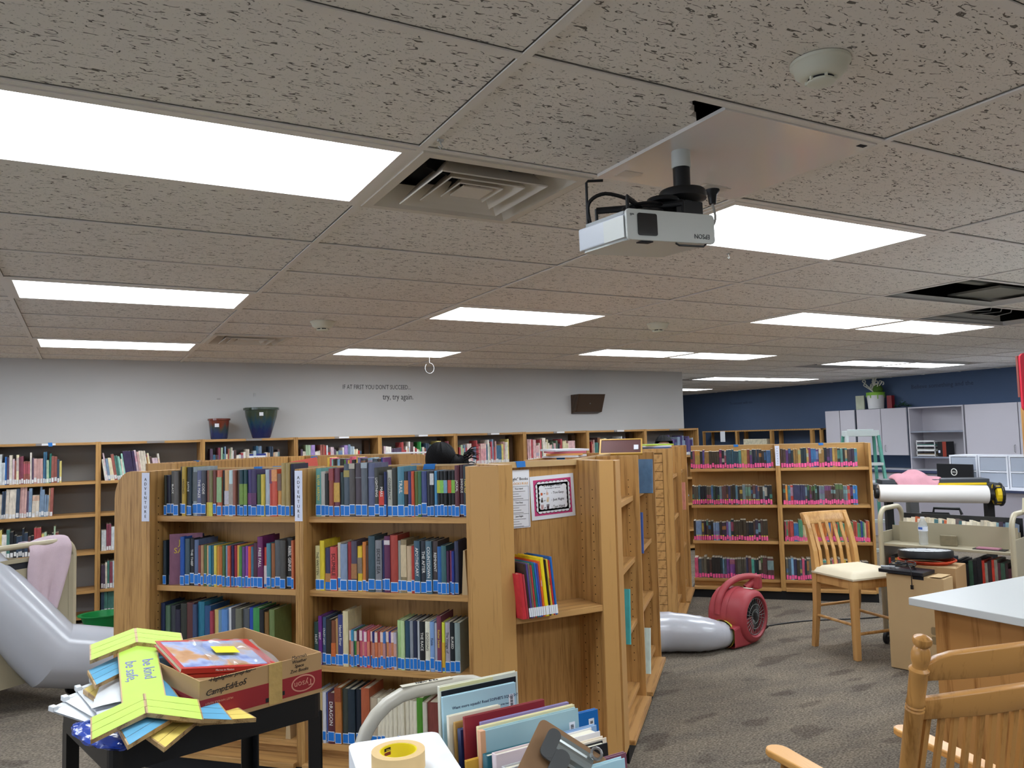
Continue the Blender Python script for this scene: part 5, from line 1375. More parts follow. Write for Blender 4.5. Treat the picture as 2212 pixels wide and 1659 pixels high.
# ================================================================ wide paper-roll printer
PL = thing('roll_printer', 'wide-format printer with a big white paper roll behind the cart', 'printer', atd(1897, 1061, 7.45) * 1.0)
pa, pb_ = atd(1897, 1061, 7.45), atd(2132, 1069, 7.25)
dirp = (pb_ - pa); Lp = dirp.length; yawp = math.atan2(dirp.y, dirp.x)
PL.location = (pa.x, pa.y, 0); PL.rotation_euler = (0, 0, yawp)
zr = 0.955
b = MB(); b.tube([(0, 0, zr + 0.02), (Lp, 0, zr)], 0.082, 32); b.build('paper_roll', mat('roll_paper', '#e6e3df', 0.6), PL, smooth=True)
b = MB(); b.tube([(Lp, 0, zr), (Lp + 0.05, 0, zr)], 0.055, 20); b.tube([(-0.03, 0, zr + 0.02), (0, 0, zr + 0.02)], 0.05, 20); b.build('roll_core', M_BLACK, PL, smooth=True)
b = MB(); b.box(-0.02, 0.06, zr + 0.04, Lp + 0.12, 0.30, zr + 0.10); b.box(0.05, 0.06, zr + 0.1, Lp + 0.05, 0.28, zr + 0.14); b.build('printer_body', mat('printer_grey', '#3c4046', 0.45), PL, bevel=0.006)
M_YEL = mat('printer_yellow', '#e3c21c', 0.4)
b = MB(); b.box(0.55 * Lp, 0.05, zr + 0.085, Lp + 0.02, 0.07, zr + 0.105); b.build('yellow_strip', M_YEL, PL)
b = MB(); b.prism(ell(0, 0, 0.095, 0.095, 20), 0.06, 0.10, axis='x', M=T(Lp, 0, zr)); b.build('drive_hub', M_YEL, PL, smooth=False)
b = MB()
for k in range(3): b.prism([(0.10 * math.cos(a), 0.10 * math.sin(a)) for a in (k * 2.09 - 0.35, k * 2.09 + 0.35)] + [(0.02, 0.02 * k)], 0.05, 0.125, axis='x', M=T(Lp, 0, zr))
b.tube([(Lp + 0.11, 0.095 * math.cos(a * PI / 8), zr + 0.095 * math.sin(a * PI / 8)) for a in range(17)], 0.014, 8)
b.build('hub_guard', M_BLACK, PL)
for x in (0.12, Lp + 0.06):
    b = MB(); b.box(x - 0.03, 0.1, 0.06, x + 0.03, 0.2, zr + 0.05); b.box(x - 0.035, -0.2, 0.0, x + 0.035, 0.5, 0.06); b.build('stand_leg', M_BLACK, PL)
b = MB(); b.box(0.42 * Lp, 0.058, zr + 0.108, 0.50 * Lp, 0.062, zr + 0.128); b.build('name_plate', mat('plate_tan', '#b3ab88', 0.5), PL)
def knit(u, v):
    a = u * 2 * PI; r = 0.5 + 0.5 * v
    x = 0.36 + 0.23 * (u - 0.5) * 2 * (0.6 + 0.4 * math.sin(PI * v)) ; y = 0.10 + 0.16 * (v - 0.3)
    z = zr + 0.145 + 0.075 * math.sin(PI * u) ** 0.6 * math.sin(PI * v) ** 0.7 * (0.6 + 0.4 * math.sin(4 * u + 1)) + 0.03 * math.sin(11 * u + 4 * v) * math.sin(PI * u)
    if v < 0.25: z -= (0.25 - v) * 0.45; y = 0.045
    return (x, y, z)
b = MB(); b.grid(knit, 26, 16); o = b.build('sweater', M_PINKT, None, smooth=True, solid=0.02, sub=1); o.matrix_world = PL.matrix_basis; tag(o, 'pink knit sweater dumped on the roll printer', 'sweater')

# ================================================================ white-topped counter at right
M_LAM = mat('white_laminate', '#bcbfbe', 0.35)
M_OAKD = wood('golden_oak', '#b5824a', '#8a5a2a', stretch=(10, 10, 1.1), wave=0.9)
CT = thing('counter_table', 'white-topped counter with oak side at the right', 'counter', (3.63, 1.30, 0))
b = MB(); b.box(-0.03, -1.2, 0.715, 1.9, 1.27, 0.752); b.build('countertop', M_LAM, CT, bevel=0.003)
b = MB(); b.box(0.05, -1.15, 0, 0.072, 1.19, 0.715); b.build('side_panel', M_OAKD, CT)
b = MB(); b.box(0.072, 1.168, 0, 1.8, 1.19, 0.715); b.build('back_panel', M_OAKD, CT)
b = MB(); b.box(0.072, -1.15, 0, 1.8, -1.128, 0.715); b.build('back_panel', M_OAKD, CT)

# ================================================================ rocking chair, lower right
M_ROCK = wood('rocker_maple', '#b8864a', '#8f6330', stretch=(16, 16, 1.5), rough=0.28)
hd = math.radians(77.5)
RK = thing('rocking_chair', 'turned-post wooden rocking chair in the lower right corner', 'chair', (2.02, 1.27, 0), hd - PI / 2)
# local y = the way it faces, x to its right
FX = 0.235
Mi = RK.matrix_basis.inverted()
def post_prof(L):
    return [(0.0165, 0), (0.019, 0.04), (0.020, L - 0.44), (0.0215, L - 0.437), (0.0195, L - 0.434), (0.0205, L - 0.425), (0.0215, L - 0.20), (0.0225, L - 0.197), (0.020, L - 0.193), (0.0225, L - 0.188), (0.020, L - 0.184), (0.0225, L - 0.179), (0.0205, L - 0.17), (0.0215, L - 0.100), (0.0235, L - 0.096), (0.0235, L - 0.090), (0.017, L - 0.084), (0.0165, L - 0.078), (0.021, L - 0.066), (0.0225, L - 0.052), (0.019, L - 0.036), (0.0145, L - 0.030), (0.0205, L - 0.024), (0.0225, L - 0.016), (0.0205, L - 0.008), (0.012, L - 0.003), (0.0, L)]
Tp = Mi @ Vector((1.775, 1.234, 1.099)); Bp = Mi @ Vector((1.83, 1.44, 0.36)); 
for sx in (0, 1):
    tp = Vector((Tp.x + 0.48 * sx, Tp.y, Tp.z)); bp = Vector((Tp.x + 0.03 + 0.42 * sx, Tp.y + 0.19, 0.36))
    ax_ = (tp - bp); L = ax_.length; zc = ax_.normalized(); xc = Vector((1, 0, 0)); xc = (xc - zc * xc.dot(zc)).normalized(); yc = zc.cross(xc)
    b = MB(); b.lathe(post_prof(L), 20, M=basis(xc, yc, zc, bp)); b.build('back_post', M_ROCK, RK, smooth=True)
def rail(z0, z1, nm, bow=0.03, notch=False, off=0.0):
    def on(z): 
        k = (z - 0.36) / (Tp.z - 0.36); return Tp.y + 0.19 * (1 - k)
    b = MB()
    def fn(u, v):
        z = z0 + (z1 - z0) * v + (0.012 * math.sin(PI * u) if v > 0.5 else 0)
        if notch and v > 0.5: z -= 0.022 * max(0, 1 - min(u, 1 - u) / 0.10)
        return (Tp.x + 0.012 + 0.456 * u, on(z) - bow * math.sin(PI * u) + off, z)
    b.grid(fn, 14, 2); b.build(nm, M_ROCK, RK, smooth=True, solid=0.022, bevel=0.003)
rail(0.985, 1.045, 'crest_rail', notch=True); rail(0.885, 0.935, 'slat_rail')
for k in range(12):
    u = (k + 0.9) / 12.8
    b = MB()
    x = Tp.x + 0.012 + 0.456 * u
    def yon(z): return Tp.y + 0.19 * (1 - (z - 0.36) / (Tp.z - 0.36))
    pts = [(x, yon(0.90) - 0.03 * math.sin(PI * u), 0.90), (x, yon(0.65) - 0.05 * math.sin(PI * u), 0.65), (x, yon(0.42) - 0.02, 0.42)]
    for i in range(2): taper(b, pts[i + 1], pts[i], 0.015, 0.010, 0.015, 0.010)
    b.build('spindle', M_ROCK, RK)
b = MB(); 
b.prism(rrect(0.50, 0.46, 0.06, 5, Tp.x + 0.24, Tp.y + 0.40), 0.36, 0.395); b.build('seat', M_ROCK, RK, bevel=0.006)
tipL = Mi @ Vector((1.89, 1.85, 0.60)); tipR = Mi @ Vector((2.36, 1.75, 0.60))
for tip, sx in ((tipL, 0), (tipR, 1)):
    px_ = Tp.x + 0.015 + 0.455 * sx; py_ = Tp.y + 0.12
    b = MB()
    poly = []
    w0, w1 = 0.022, 0.036
    dx = tip.x - px_
    for k in range(7):
        a = PI * k / 6
        poly.append((tip.x + w1 * math.cos(a), tip.y - w1 + w1 * math.sin(a) * 1.1))
    poly += [(px_ - w0 * 1.2 + dx * .4, py_ + 0.16), (px_ - w0, py_), (px_ + w0, py_), (px_ + w0 * 1.2 + dx * .4, py_ + 0.16)]
    b.prism(poly, 0.600, 0.622); b.build('arm', wood('arm_maple', '#dda55e', '#c08944', stretch=(16, 1.5, 16), rough=0.28), RK, bevel=0.005)
    b = MB(); b.lathe([(0.012, 0), (0.018, 0.06), (0.013, 0.10), (0.019, 0.14), (0.012, 0.205)], 14, M=T(tip.x, tip.y - 0.07, 0.395)); b.build('arm_post', M_ROCK, RK, smooth=True)
    b = MB(); b.lathe([(0.013, 0), (0.02, 0.12), (0.016, 0.2), (0.02, 0.28)], 14, M=T(tip.x, tip.y - 0.07, 0.075)); b.build('front_leg', M_ROCK, RK, smooth=True)
    b = MB(); b.lathe([(0.013, 0), (0.02, 0.12), (0.016, 0.2), (0.02, 0.29)], 14, M=T(px_, py_ + 0.08, 0.075)); b.build('rear_leg', M_ROCK, RK, smooth=True)
    b = MB(); path = [(px_ + (tip.x - px_) * (k / 10), Tp.y - 0.16 + 0.86 * k / 10, 0.022 + 0.11 * (k / 10 - 0.5) ** 2 * 4 * 0.45) for k in range(11)]
    for i in range(10):
        p, q = Vector(path[i]), Vector(path[i + 1]); b.add([(p.x - .014, p.y, p.z - .02), (p.x + .014, p.y, p.z - .02), (p.x + .014, p.y, p.z + .02), (p.x - .014, p.y, p.z + .02), (q.x - .014, q.y, q.z - .02), (q.x + .014, q.y, q.z - .02), (q.x + .014, q.y, q.z + .02), (q.x - .014, q.y, q.z + .02)], [(0, 1, 5, 4), (1, 2, 6, 5), (2, 3, 7, 6), (3, 0, 4, 7), (0, 3, 2, 1), (4, 5, 6, 7)])
    b.build('rocker', M_ROCK, RK)

# red sign on a wooden post at the right edge
RS = thing('red_sign', 'red board on a wooden post at the right edge of the photo', 'sign', (3.165, 1.735, 0), math.radians(-28))
b = MB(); b.box(0.012, 0, 0.0, 0.13, 0.02, 1.66); b.build('post', M_MAPLE, RS)
b = MB(); b.prism(rrect(0.36, 0.225, 0.02, 4, 0.182, 1.757), -0.012, 0.0, axis='y'); b.build('board', mat('red_board', '#d3243c', 0.4), RS)
b = MB(); b.box(0.012, -0.0135, 1.69, 0.07, -0.012, 1.73); b.build('white_label', M_PAPER, RS)
b = MB(); b.box(0.0, 0.0, 1.70, 0.006, 0.012, 1.86); b.build('edge_panel', mat('sign_edge', '#8a4a40', 0.6), RS)

# ================================================================ office corner on the navy wall
M_CAB = mat('cabinet_grey', '#bdb9c0', 0.55)
M_CABE = mat('cabinet_edge', '#5a6272', 0.5)
def cabinet(label, y1, y0, doors, z0=1.12, z1=1.908):
    t = thing('wall_cabinet', label, 'cabinet', (11.85, y0, z0), 0, 'grey wall cabinets'); w = y1 - y0; h = z1 - z0
    b = MB(); b.box(0.02, 0, 0, 0.35, w, h); b.build('carcass', M_CABE, t)
    dw = w / doors
    for k in range(doors):
        b = MB(); b.box(0, k * dw + 0.006, 0.004, 0.02, (k + 1) * dw - 0.006, h - 0.004); d = b.build('door', M_CAB, t, bevel=0.002)
        yh = k * dw + (0.06 if k % 2 else dw - 0.06)
        if doors == 2: yh = (dw - 0.07) if k == 0 else dw + 0.07
        b = MB(); b.tube([(0.0, yh, 0.06), (-0.025, yh, 0.07), (-0.025, yh, 0.16), (0.0, yh, 0.17)], 0.005, 6); b.build('handle', M_STEEL, d)
    return t
cabinet('leftmost grey wall cabinet behind the step ladder top', 9.92, 9.29, 2)
cabinet('grey wall cabinet below the flower bucket', 9.26, 8.30, 2)
cabinet('right grey wall cabinet with hooks beside the red sign', 7.33, 5.75, 2)
cabinet('grey wall cabinet hidden past the right edge', 5.70, 4.6, 2)
OS = thing('wall_shelf', 'open grey wall shelf between the cabinets with trays', 'shelf', (11.85, 7.35, 0))
for (nm, a) in (('side', (0, 0, 0.9, 0.35, 0.02, 1.905)), ('side', (0, 0.90, 0.9, 0.35, 0.92, 1.905)), ('top', (0, 0.02, 1.885, 0.35, 0.90, 1.905)), ('shelf', (0, 0.02, 1.49, 0.33, 0.90, 1.515)), ('shelf', (0, 0.02, 1.08, 0.33, 0.90, 1.105))):
    b = MB(); b.box(*a); b.build(nm, M_CAB if nm != 'shelf' else mat('shelf_blue_edge', '#8a8f9c', 0.5), OS)
b = MB(); b.box(0.33, 0.02, 0.9, 0.345, 0.90, 1.885); b.build('back', M_CAB, OS)
TY = thing('paper_trays', 'white wire paper trays on the open wall shelf', 'trays', (11.88, 7.86, 1.1055))
for k in range(4):
    b = MB(); b.box(0, 0, 0.01 + k * 0.075, 0.25, 0.32, 0.018 + k * 0.075); b.box(0, 0, 0.018 + k * 0.075, 0.004, 0.32, 0.032 + k * 0.075); b.build('tray', M_WHITE, TY)
    if k < 3:
        b = MB(); b.box(0.01, 0.01, 0.019 + k * 0.075, 0.24, 0.31, 0.045 + k * 0.075); b.build('papers', mat('tray_paper_%d' % k, ['#8a7a60', '#c8c8c0', '#4a7a70'][k], 0.7), TY)
for yq in (0.0, 0.31):
    b = MB(); b.box(0, yq, 0, 0.012, yq + 0.01, 0.25); b.build('upright', M_WHITE, TY)
o = MB(); o.box(0, 0, 0, 0.2, 0.14, 0.235); o.box(-0.003, 0.0, 0.0, 0.0, 0.06, 0.235, m=1); o.box(-0.004, 0.10, 0.06, -0.003, 0.13, 0.10, m=2); ob = o.build('product_box', [M_BLACK, mat('box_rust', '#8e3322', 0.5), M_PAPERB], None, loc=(11.89, 7.68, 1.1055)); tag(ob, 'black and rust red box beside the paper trays', 'box')
# bucket of fake flowers, picture, red tin, greenery on the cabinet tops
FB = thing('flower_bucket', 'white dripping paint bucket with white curly flowers on the cabinet', 'planter', (12.02, 8.98, 1.909))
b = MB(); b.lathe([(0.115, 0), (0.125, 0.005), (0.145, 0.27), (0.15, 0.275), (0.15, 0.285), (0.135, 0.285)], 28); b.build('bucket', M_WHITE, FB, smooth=True)
b = MB(); b.lathe([(0.147, 0.235), (0.1515, 0.286), (0.10, 0.29)], 28, caps=True)
for k in range(8):
    b.tube([(0.149 * math.cos(k * .8), 0.149 * math.sin(k * .8), 0.24), (0.147 * math.cos(k * .8), 0.147 * math.sin(k * .8), 0.24 - 0.03 - 0.02 * (k % 3))], 0.008, 6)
b.build('green_drips', mat('lime_drip', '#8ac040', 0.3), FB, smooth=True)
rf = random.Random(8); b = MB()
for k in range(13):
    a = rf.uniform(0, 2 * PI); L_ = rf.uniform(0.1, 0.26); cx, cy = 0.06 * math.cos(a), 0.06 * math.sin(a) + rf.uniform(-0.02, 0.22) * (1 if k % 3 else -0.6)
    p = [(0.02 * math.cos(a), 0.02 * math.sin(a), 0.27), (cx * .6, cy * .6, 0.28 + L_ * .6), (cx, cy, 0.28 + L_)]
    p += [(cx, cy + 0.028 * math.cos(q * .9) - 0.028, 0.28 + L_ + 0.028 * math.sin(q * .9)) for q in range(1, 6)]
    b.tube(smooth_path(p, 3), 0.0085, 6)
b.build('white_curls', mat('curl_white', '#d8d8cc', 0.5), FB, smooth=True)
b = MB(); b.lathe([(0.0, 0.27), (0.07, 0.29), (0.085, 0.34), (0.06, 0.40), (0.0, 0.43)], 16, caps=False, M=T(0, -0.05, 0)); b.build('moss_ball', mat('moss_green', '#4a6a28', 0.9, noise=0.2, nscale=30, bump=0.8, bscale=60), FB, smooth=True)
o = MB(); o.box(0, 0, 0, 0.02, 0.17, 0.245); ob = o.build('leaning_picture', mat('pale_picture', '#b9bda6', 0.6, noise=0.25, nscale=9), None, loc=(12.0, 9.20, 1.909)); tag(ob, 'pale leaf-print picture leaning on the cabinet top', 'picture')
o = MB(); o.box(0, 0, 0, 0.08, 0.09, 0.22); ob = o.build('red_tin', mat('tin_red', '#8a1f26', 0.4), None, loc=(12.05, 8.70, 1.909)); tag(ob, 'dark red tin beside the flower bucket', 'tin')
b = MB()
for k in range(60):
    a = rf.uniform(0, 2 * PI); r = rf.uniform(0, 0.16); b.add([(-0.018, 0, 0), (0, 0.03, 0.008), (0.018, 0, 0), (0, -0.03, 0.004)], [(0, 1, 2, 3)], M=T(r * .5 * math.cos(a), r * math.sin(a), 0.02 + 0.10 * (1 - r / 0.18) * rf.random()) @ RZ(rf.uniform(0, 6)) @ RX(rf.uniform(-0.8, 0.8)))
ob = b.build('ivy_plant', mat('ivy_green', '#2f5a3a', 0.6), None, loc=(12.05, 8.50, 1.912)); tag(ob, 'low green ivy trailing on the cabinet top', 'plant')
# faint dark wall lettering
text('wall_lettering', 'Believe something and the', 0.10, T(12.198, 7.9, 2.25) @ basis((0, -1, 0), (0, 0, 1), (-1, 0, 0)), mat('navy_vinyl', '#2c3850', 0.5), WR)
text('wall_lettering', 'To succeed with ten', 0.08, T(12.198, 12.35, 2.18) @ basis((0, -1, 0), (0, 0, 1), (-1, 0, 0)), MATS['navy_vinyl'], WR)
# paper hanging from the open shelf
o = MB(); o.box(0, 0, 0, 0.002, 0.14, 0.22); ob = o.build('hanging_paper', M_PAPER, None, loc=(11.838, 12.48, 1.37)); tag(ob, 'white sheet hanging from the open oak shelf', 'paper')
# desks and base cabinets below
OD = thing('office_desk', 'long pale desk with navy edge below the wall cabinets', 'desk', (10.3, 3.0, 0))
b = MB(); b.box(0, 0, 0.72, 0.75, 5.6, 0.755); b.build('top', mat('desk_top', '#c6c6cc', 0.5), OD)
b = MB(); b.box(-0.01, 0, 0.722, 0.0, 5.6, 0.753); b.build('edge_band', mat('navy_edge', '#3a4260', 0.5), OD)
b = MB(); b.box(0.03, 0, 0, 0.05, 5.6, 0.72); b.build('front_panel', mat('desk_panel', '#aba7b2', 0.6), OD)
b = MB(); b.box(0.05, 0, 0, 0.75, 0.03, 0.72); b.build('end_panel', MATS['desk_panel'], OD)
b = MB(); b.box(0.05, 5.57, 0, 0.75, 5.6, 0.72); b.build('end_panel', MATS['desk_panel'], OD)
CN = thing('wall_counter', 'pale counter with navy edge running along the navy wall', 'counter', (11.55, 3.0, 0))
b = MB(); b.box(0, 0, 0.86, 0.64, 6.9, 0.90); b.build('top', MATS['desk_top'], CN)
b = MB(); b.box(-0.01, 0, 0.86, 0.0, 6.9, 0.90); b.build('edge_band', MATS['navy_edge'], CN)
for k in range(8):
    b = MB(); b.box(0.03, k * 0.8625 + 0.005, 0.08, 0.05, (k + 1) * 0.8625 - 0.005, 0.85); b.build('door', M_CAB, CN)
MO = thing('monitor', 'black computer monitor with round white logo seen from behind', 'monitor', (10.52, 6.68, 0.7555), math.radians(-8))
b = MB(); b.box(-0.03, -0.28, 0.07, 0.0, 0.28, 0.31); b.build('screen', M_BLACK, MO, bevel=0.006)
b = MB(); b.box(0.0, -0.04, 0.0, 0.03, 0.04, 0.22); b.box(-0.1, -0.12, 0, 0.1, 0.12, 0.012); b.build('stand', mat('stand_grey', '#6a6d68', 0.5), MO)
b = MB(); b.tube([(-0.031, 0.045 * math.cos(a * PI / 8), 0.20 + 0.045 * math.sin(a * PI / 8)) for a in range(17)], 0.006, 6, caps=False); b.build('logo_ring', M_TXTW, MO)
text('logo_lettering', 'DELL', 0.030, T(-0.0315, 0, 0.20) @ basis((0, -1, 0), (0, 0, 1), (-1, 0, 0)), M_TXTW, MO)
for k in range(3):
    DR = thing('storage_drawers', ['left', 'middle', 'right'][k] + ' white plastic drawer tower on the pale desk', 'drawers', (10.56, 6.40 - k * 0.40, 0.7555), 0, 'clear-front drawer towers'); DR.scale = (1, 0.72, 0.86)
    b = MB()
    for (a) in ((0, 0, 0, 0.38, 0.03, 0.50), (0, 0.51, 0, 0.38, 0.54, 0.50), (0, 0.03, 0, 0.38, 0.51, 0.025), (0, 0.03, 0.237, 0.38, 0.51, 0.262), (0, 0.03, 0.475, 0.38, 0.51, 0.50), (0.37, 0.03, 0, 0.38, 0.51, 0.5)): b.box(*a)
    b.build('frame', mat('drawer_white', '#dfe2ea', 0.4), DR)
    for z in (0.03, 0.267):
        b = MB(); b.box(0.004, 0.035, z, 0.012, 0.505, z + 0.20); b.box(0.012, 0.035, z, 0.36, 0.505, z + 0.01); b.build('drawer', mat('drawer_clear', '#aab2c0', 0.25), DR)
# step ladder
LD_ = thing('step_ladder', 'pale green fibreglass step ladder behind the FANTASY shelves', 'ladder', (7.55, 5.86, 0), math.radians(-40))
M_LDG = mat('ladder_green', '#5fa898', 0.5); M_LDW = mat('ladder_white', '#cdd8d8', 0.4)
b = MB(); b.box(-0.17, -0.12, 1.50, 0.17, 0.12, 1.565); b.box(-0.12, -0.09, 1.565, 0.12, 0.09, 1.578); b.build('top_cap', M_LDW, LD_, bevel=0.01)
for sx in (-1, 1):
    b = MB(); taper(b, (sx * 0.25, -0.38, 0), (sx * 0.16, -0.10, 1.51), 0.025, 0.07, 0.025, 0.06); b.build('front_rail', M_LDW if sx < 0 else M_LDG, LD_)
    b = MB(); taper(b, (sx * 0.27, 0.45, 0), (sx * 0.16, 0.10, 1.51), 0.025, 0.05, 0.025, 0.05); b.build('rear_rail', M_LDG, LD_)
for k in range(4):
    z = 0.3 + 0.3 * k; y = -0.38 + 0.28 * z / 1.51; w = 0.25 - 0.09 * z / 1.51
    b = MB(); b.box(-w, y - 0.035, z - 0.015, w, y + 0.045, z + 0.015); b.build('step', M_LDW, LD_)
# office chair arms glimpsed under the roll
OC = thing('office_chair', 'grey office chair glimpsed below the paper roll', 'chair', (7.75, 5.15, 0), 0.4)
b = MB(); b.prism(rrect(0.48, 0.46, 0.08, 4), 0.44, 0.52); b.build('seat', mat('chair_grey', '#5a5a58', 0.8), OC)
b = MB(); b.box(-0.2, 0.2, 0.52, 0.2, 0.25, 0.9); b.build('backrest', MATS['chair_grey'], OC, bevel=0.02)
for sx in (-1, 1):
    b = MB(); b.tube([(sx * 0.24, 0.1, 0.48), (sx * 0.29, 0.1, 0.6), (sx * 0.29, 0.08, 0.72), (sx * 0.29, -0.16, 0.72), (sx * 0.29, -0.18, 0.66)], 0.015, 8); b.build('armrest', M_BLACK, OC, smooth=True)
b = MB(); b.tube([(0, 0, 0.09), (0, 0, 0.44)], 0.03, 12); b.build('column', M_BLACK, OC)
for k in range(5):
    b = MB(); b.tube([(0, 0, 0.10), (0.3 * math.cos(k * 1.2566), 0.3 * math.sin(k * 1.2566), 0.06)], [0.025, 0.016], 8); b.lathe([(0.03, -0.015), (0.03, 0.015)], 12, M=T(0.3 * math.cos(k * 1.2566), 0.3 * math.sin(k * 1.2566), 0.03) @ RX(PI / 2)); b.build('base_arm', M_BLACK, OC)

# ================================================================ projector on the ceiling
M_SILV = mat('projector_silver', '#c3c9d2', 0.3, spec=0.6); M_PJW = mat('projector_white', '#d2d6d2', 0.35)
pc = Vector((gx(0) + 0.6096, gy(0), CE))
PP = thing('ceiling_panel', 'glossy white square ceiling panel holding the projector mount', 'panel', pc)
b = MB(); b.box(-0.003, 0.013, -0.004, 0.597, 0.597, 0.006); b.build('sheet', mat('gloss_white', '#efebe6', 0.10, spec=0.7), PP)
b = MB(); b.box(0.04, 0.505, -0.0055, 0.11, 0.56, -0.004); b.box(0.36, 0.50, -0.0055, 0.47, 0.57, -0.004); b.box(0.545, 0.03, -0.0055, 0.575, 0.045, -0.004, m=1); b.build('cutout_cover', [mat('cover_white', '#d8d2ca', 0.3), M_DARK], PP)
# body box from the photo: left-back, left-front and right-front lower edges
PJ = thing('projector', 'white Epson projector hanging upside down from the ceiling', 'projector')
f0 = atd(1352, 512, 2.10); f1 = atd(1545, 528, 2.10)      # front face lower edge
wpj = 0.316; ya = math.radians(0.5)
f0 = atd(1352, 516, 2.10)
PJ.location = (f0.x, f0.y, f0.z); PJ.rotation_euler = (math.radians(2), math.radians(-3.0), ya)
DPJ, HPJ = 0.232, 0.080
b = MB(); b.prism(rrect(wpj, DPJ, 0.02, 5, wpj / 2, DPJ / 2), 0.006, HPJ - 0.01); b.build('body', M_SILV, PJ, bevel=0.004)
b = MB(); b.prism(rrect(wpj - 0.004, HPJ + 0.004, 0.012, 5, wpj / 2, HPJ / 2), -0.006, 0.004, axis='y'); b.build('front_face', M_PJW, PJ, bevel=0.002)
b = MB(); b.prism(rrect(wpj - 0.03, DPJ - 0.03, 0.02, 4, wpj / 2, DPJ / 2), HPJ - 0.01, HPJ + 0.002); b.build('base_plate', mat('projector_grey', '#9aa0a2', 0.4), PJ)
b = MB(); b.prism(rrect(wpj - 0.02, DPJ - 0.02, 0.02, 4, wpj / 2, DPJ / 2), 0.0, 0.006); b.build('lid', M_PJW, PJ)
b = MB(); b.prism(rrect(0.066, 0.060, 0.006, 4, 0.070, HPJ / 2 + 0.001), -0.009, -0.005, axis='y'); b.build('lens_window', mat('lens_black', '#0c0e14', 0.08, spec=0.8), PJ)
b = MB(); b.box(-0.002, 0.004, 0.006, 0.0, 0.095, HPJ - 0.016); b.build('side_cover', M_PJW, PJ)
b = MB(); b.box(0.05, -0.003, -0.006, 0.09, 0.02, -0.003); b.build('focus_slot', M_DARK, PJ)
text('brand_lettering', 'EPSON', 0.019, front(wpj - 0.052, -0.0066, 0.018) @ RZ(PI), mat('print_darkgrey', '#4a4e50', 0.5), PJ)
text('badge_lettering', 'wifi', 0.010, front(0.02, -0.0066, 0.066) @ RZ(PI), MATS['print_darkgrey'], PJ)
# mount arm, plate and post
top = PJ.matrix_basis @ Vector((0.16, 0.13, HPJ))
pole = Vector((1.557, 1.776, CE))
MT = thing('projector_mount', 'black spider mount and post between projector and ceiling panel', 'mount', pole)
b = MB(); b.tube([(0, 0, 0.0), (0, 0, -0.055)], 0.028, 24); b.build('collar', M_PJW, MT, smooth=True)
b = MB(); b.tube([(0, 0, -0.05), (0, 0, -0.13)], 0.025, 24); b.build('post', M_BLACK, MT, smooth=True)
tl = top - pole
b = MB(); b.lathe([(0.025, -0.115), (0.066, -0.125), (0.070, -0.133), (0.070, -0.150), (0.04, -0.16)], 28); b.build('canopy', M_BLACK, MT, smooth=True)
b = MB(); b.tube([(0, 0, -0.15), (tl.x * .3, tl.y * .3, tl.z * .55 - 0.07), (tl.x, tl.y, tl.z + 0.02)], [0.035, 0.03, 0.028], 12); b.box(-0.05, -0.03, -0.20, 0.05, 0.03, -0.16); b.build('swivel_joint', M_BLACK, MT)
Mp = T(*(-pole)) @ PJ.matrix_basis
for k, (hx, hy) in enumerate(((0.05, 0.05), (0.25, 0.05), (0.06, 0.21), (0.25, 0.21))):
    e = Mp @ Vector((hx, hy, HPJ + 0.002)); c = Mp @ Vector((0.16, 0.13, HPJ + 0.045))
    b = MB(); b.tube([c, e + Vector((0, 0, 0.045))], 0.010, 8, flat=0.5); b.tube([e + Vector((0, 0, 0.05)), e], 0.005, 8); b.build('spider_arm', M_BLACK, MT)
b = MB(); b.tube([Mp @ Vector((0.16 + 0.06 * math.cos(a), 0.12 + 0.05 * math.sin(a), HPJ + 0.012 + 0.003 * a)) for a in [k * 0.5 for k in range(28)]], 0.005, 6); b.tube(smooth_path([Mp @ Vector(p) for p in ((0.03, 0.20, HPJ), (0.02, 0.19, HPJ + 0.06), (0.06, 0.16, HPJ + 0.085), (0.13, 0.12, HPJ + 0.06))], 5), 0.006, 6); b.build('coiled_cable', M_CABLE, MT, smooth=True)
b = MB(); b.lathe([(0.045, -0.006), (0.048, 0), (0.045, 0.006)], 24, M=T(*(Mp @ Vector((0.22, 0.10, HPJ + 0.06))))); b.build('adjust_knob', M_BLACK, MT, smooth=True)
b = MB(); a0 = Mp @ Vector((0.02, 0.20, HPJ)); b.tube([a0, a0 + Vector((0, 0, 0.125)), a0 + Vector((0.006, 0, 0.131)), a0 + Vector((0.045, -0.02, 0.132))], 0.004, 8); o = b.build('hex_key', M_BLACK, MT)
b = MB(); b.tube([Mp @ Vector((0.17, -0.002, -0.004)), Mp @ Vector((0.18, -0.004, -0.010)), Mp @ Vector((0.27, -0.004, -0.010)), Mp @ Vector((0.285, -0.001, 0.0))], 0.003, 6); b.build('security_wire', M_CABLE, MT)
pg = Vector((1.90, 2.015, CE - 0.004)) - pole
WC = thing('power_cord', 'white power cord with black plug hanging beside the projector', 'cord', pole)
b = MB(); b.lathe([(0.012, -0.052), (0.016, -0.02), (0.026, -0.008), (0.026, 0.0)], 16, M=T(pg.x, pg.y, pg.z)); b.build('plug', M_CABLE, WC, smooth=True)
e = Mp @ Vector((wpj - 0.01, DPJ - 0.02, 0.03))
b = MB(); b.tube(smooth_path([pg + Vector((0, 0, -0.05)), pg + Vector((0.0, -0.005, -0.12)), pg.lerp(e, 0.55) + Vector((0.03, 0, -0.07)), e], 6), 0.0045, 7); b.build('cord', mat('cord_white', '#a9a9a6', 0.5), WC, smooth=True)
b = MB(); b.box(pg.x - 0.055, pg.y - 0.035, pg.z - 0.003, pg.x + 0.055, pg.y + 0.035, pg.z); b.build('outlet_plate', mat('outlet_white', '#d8d4ce', 0.4), WC)
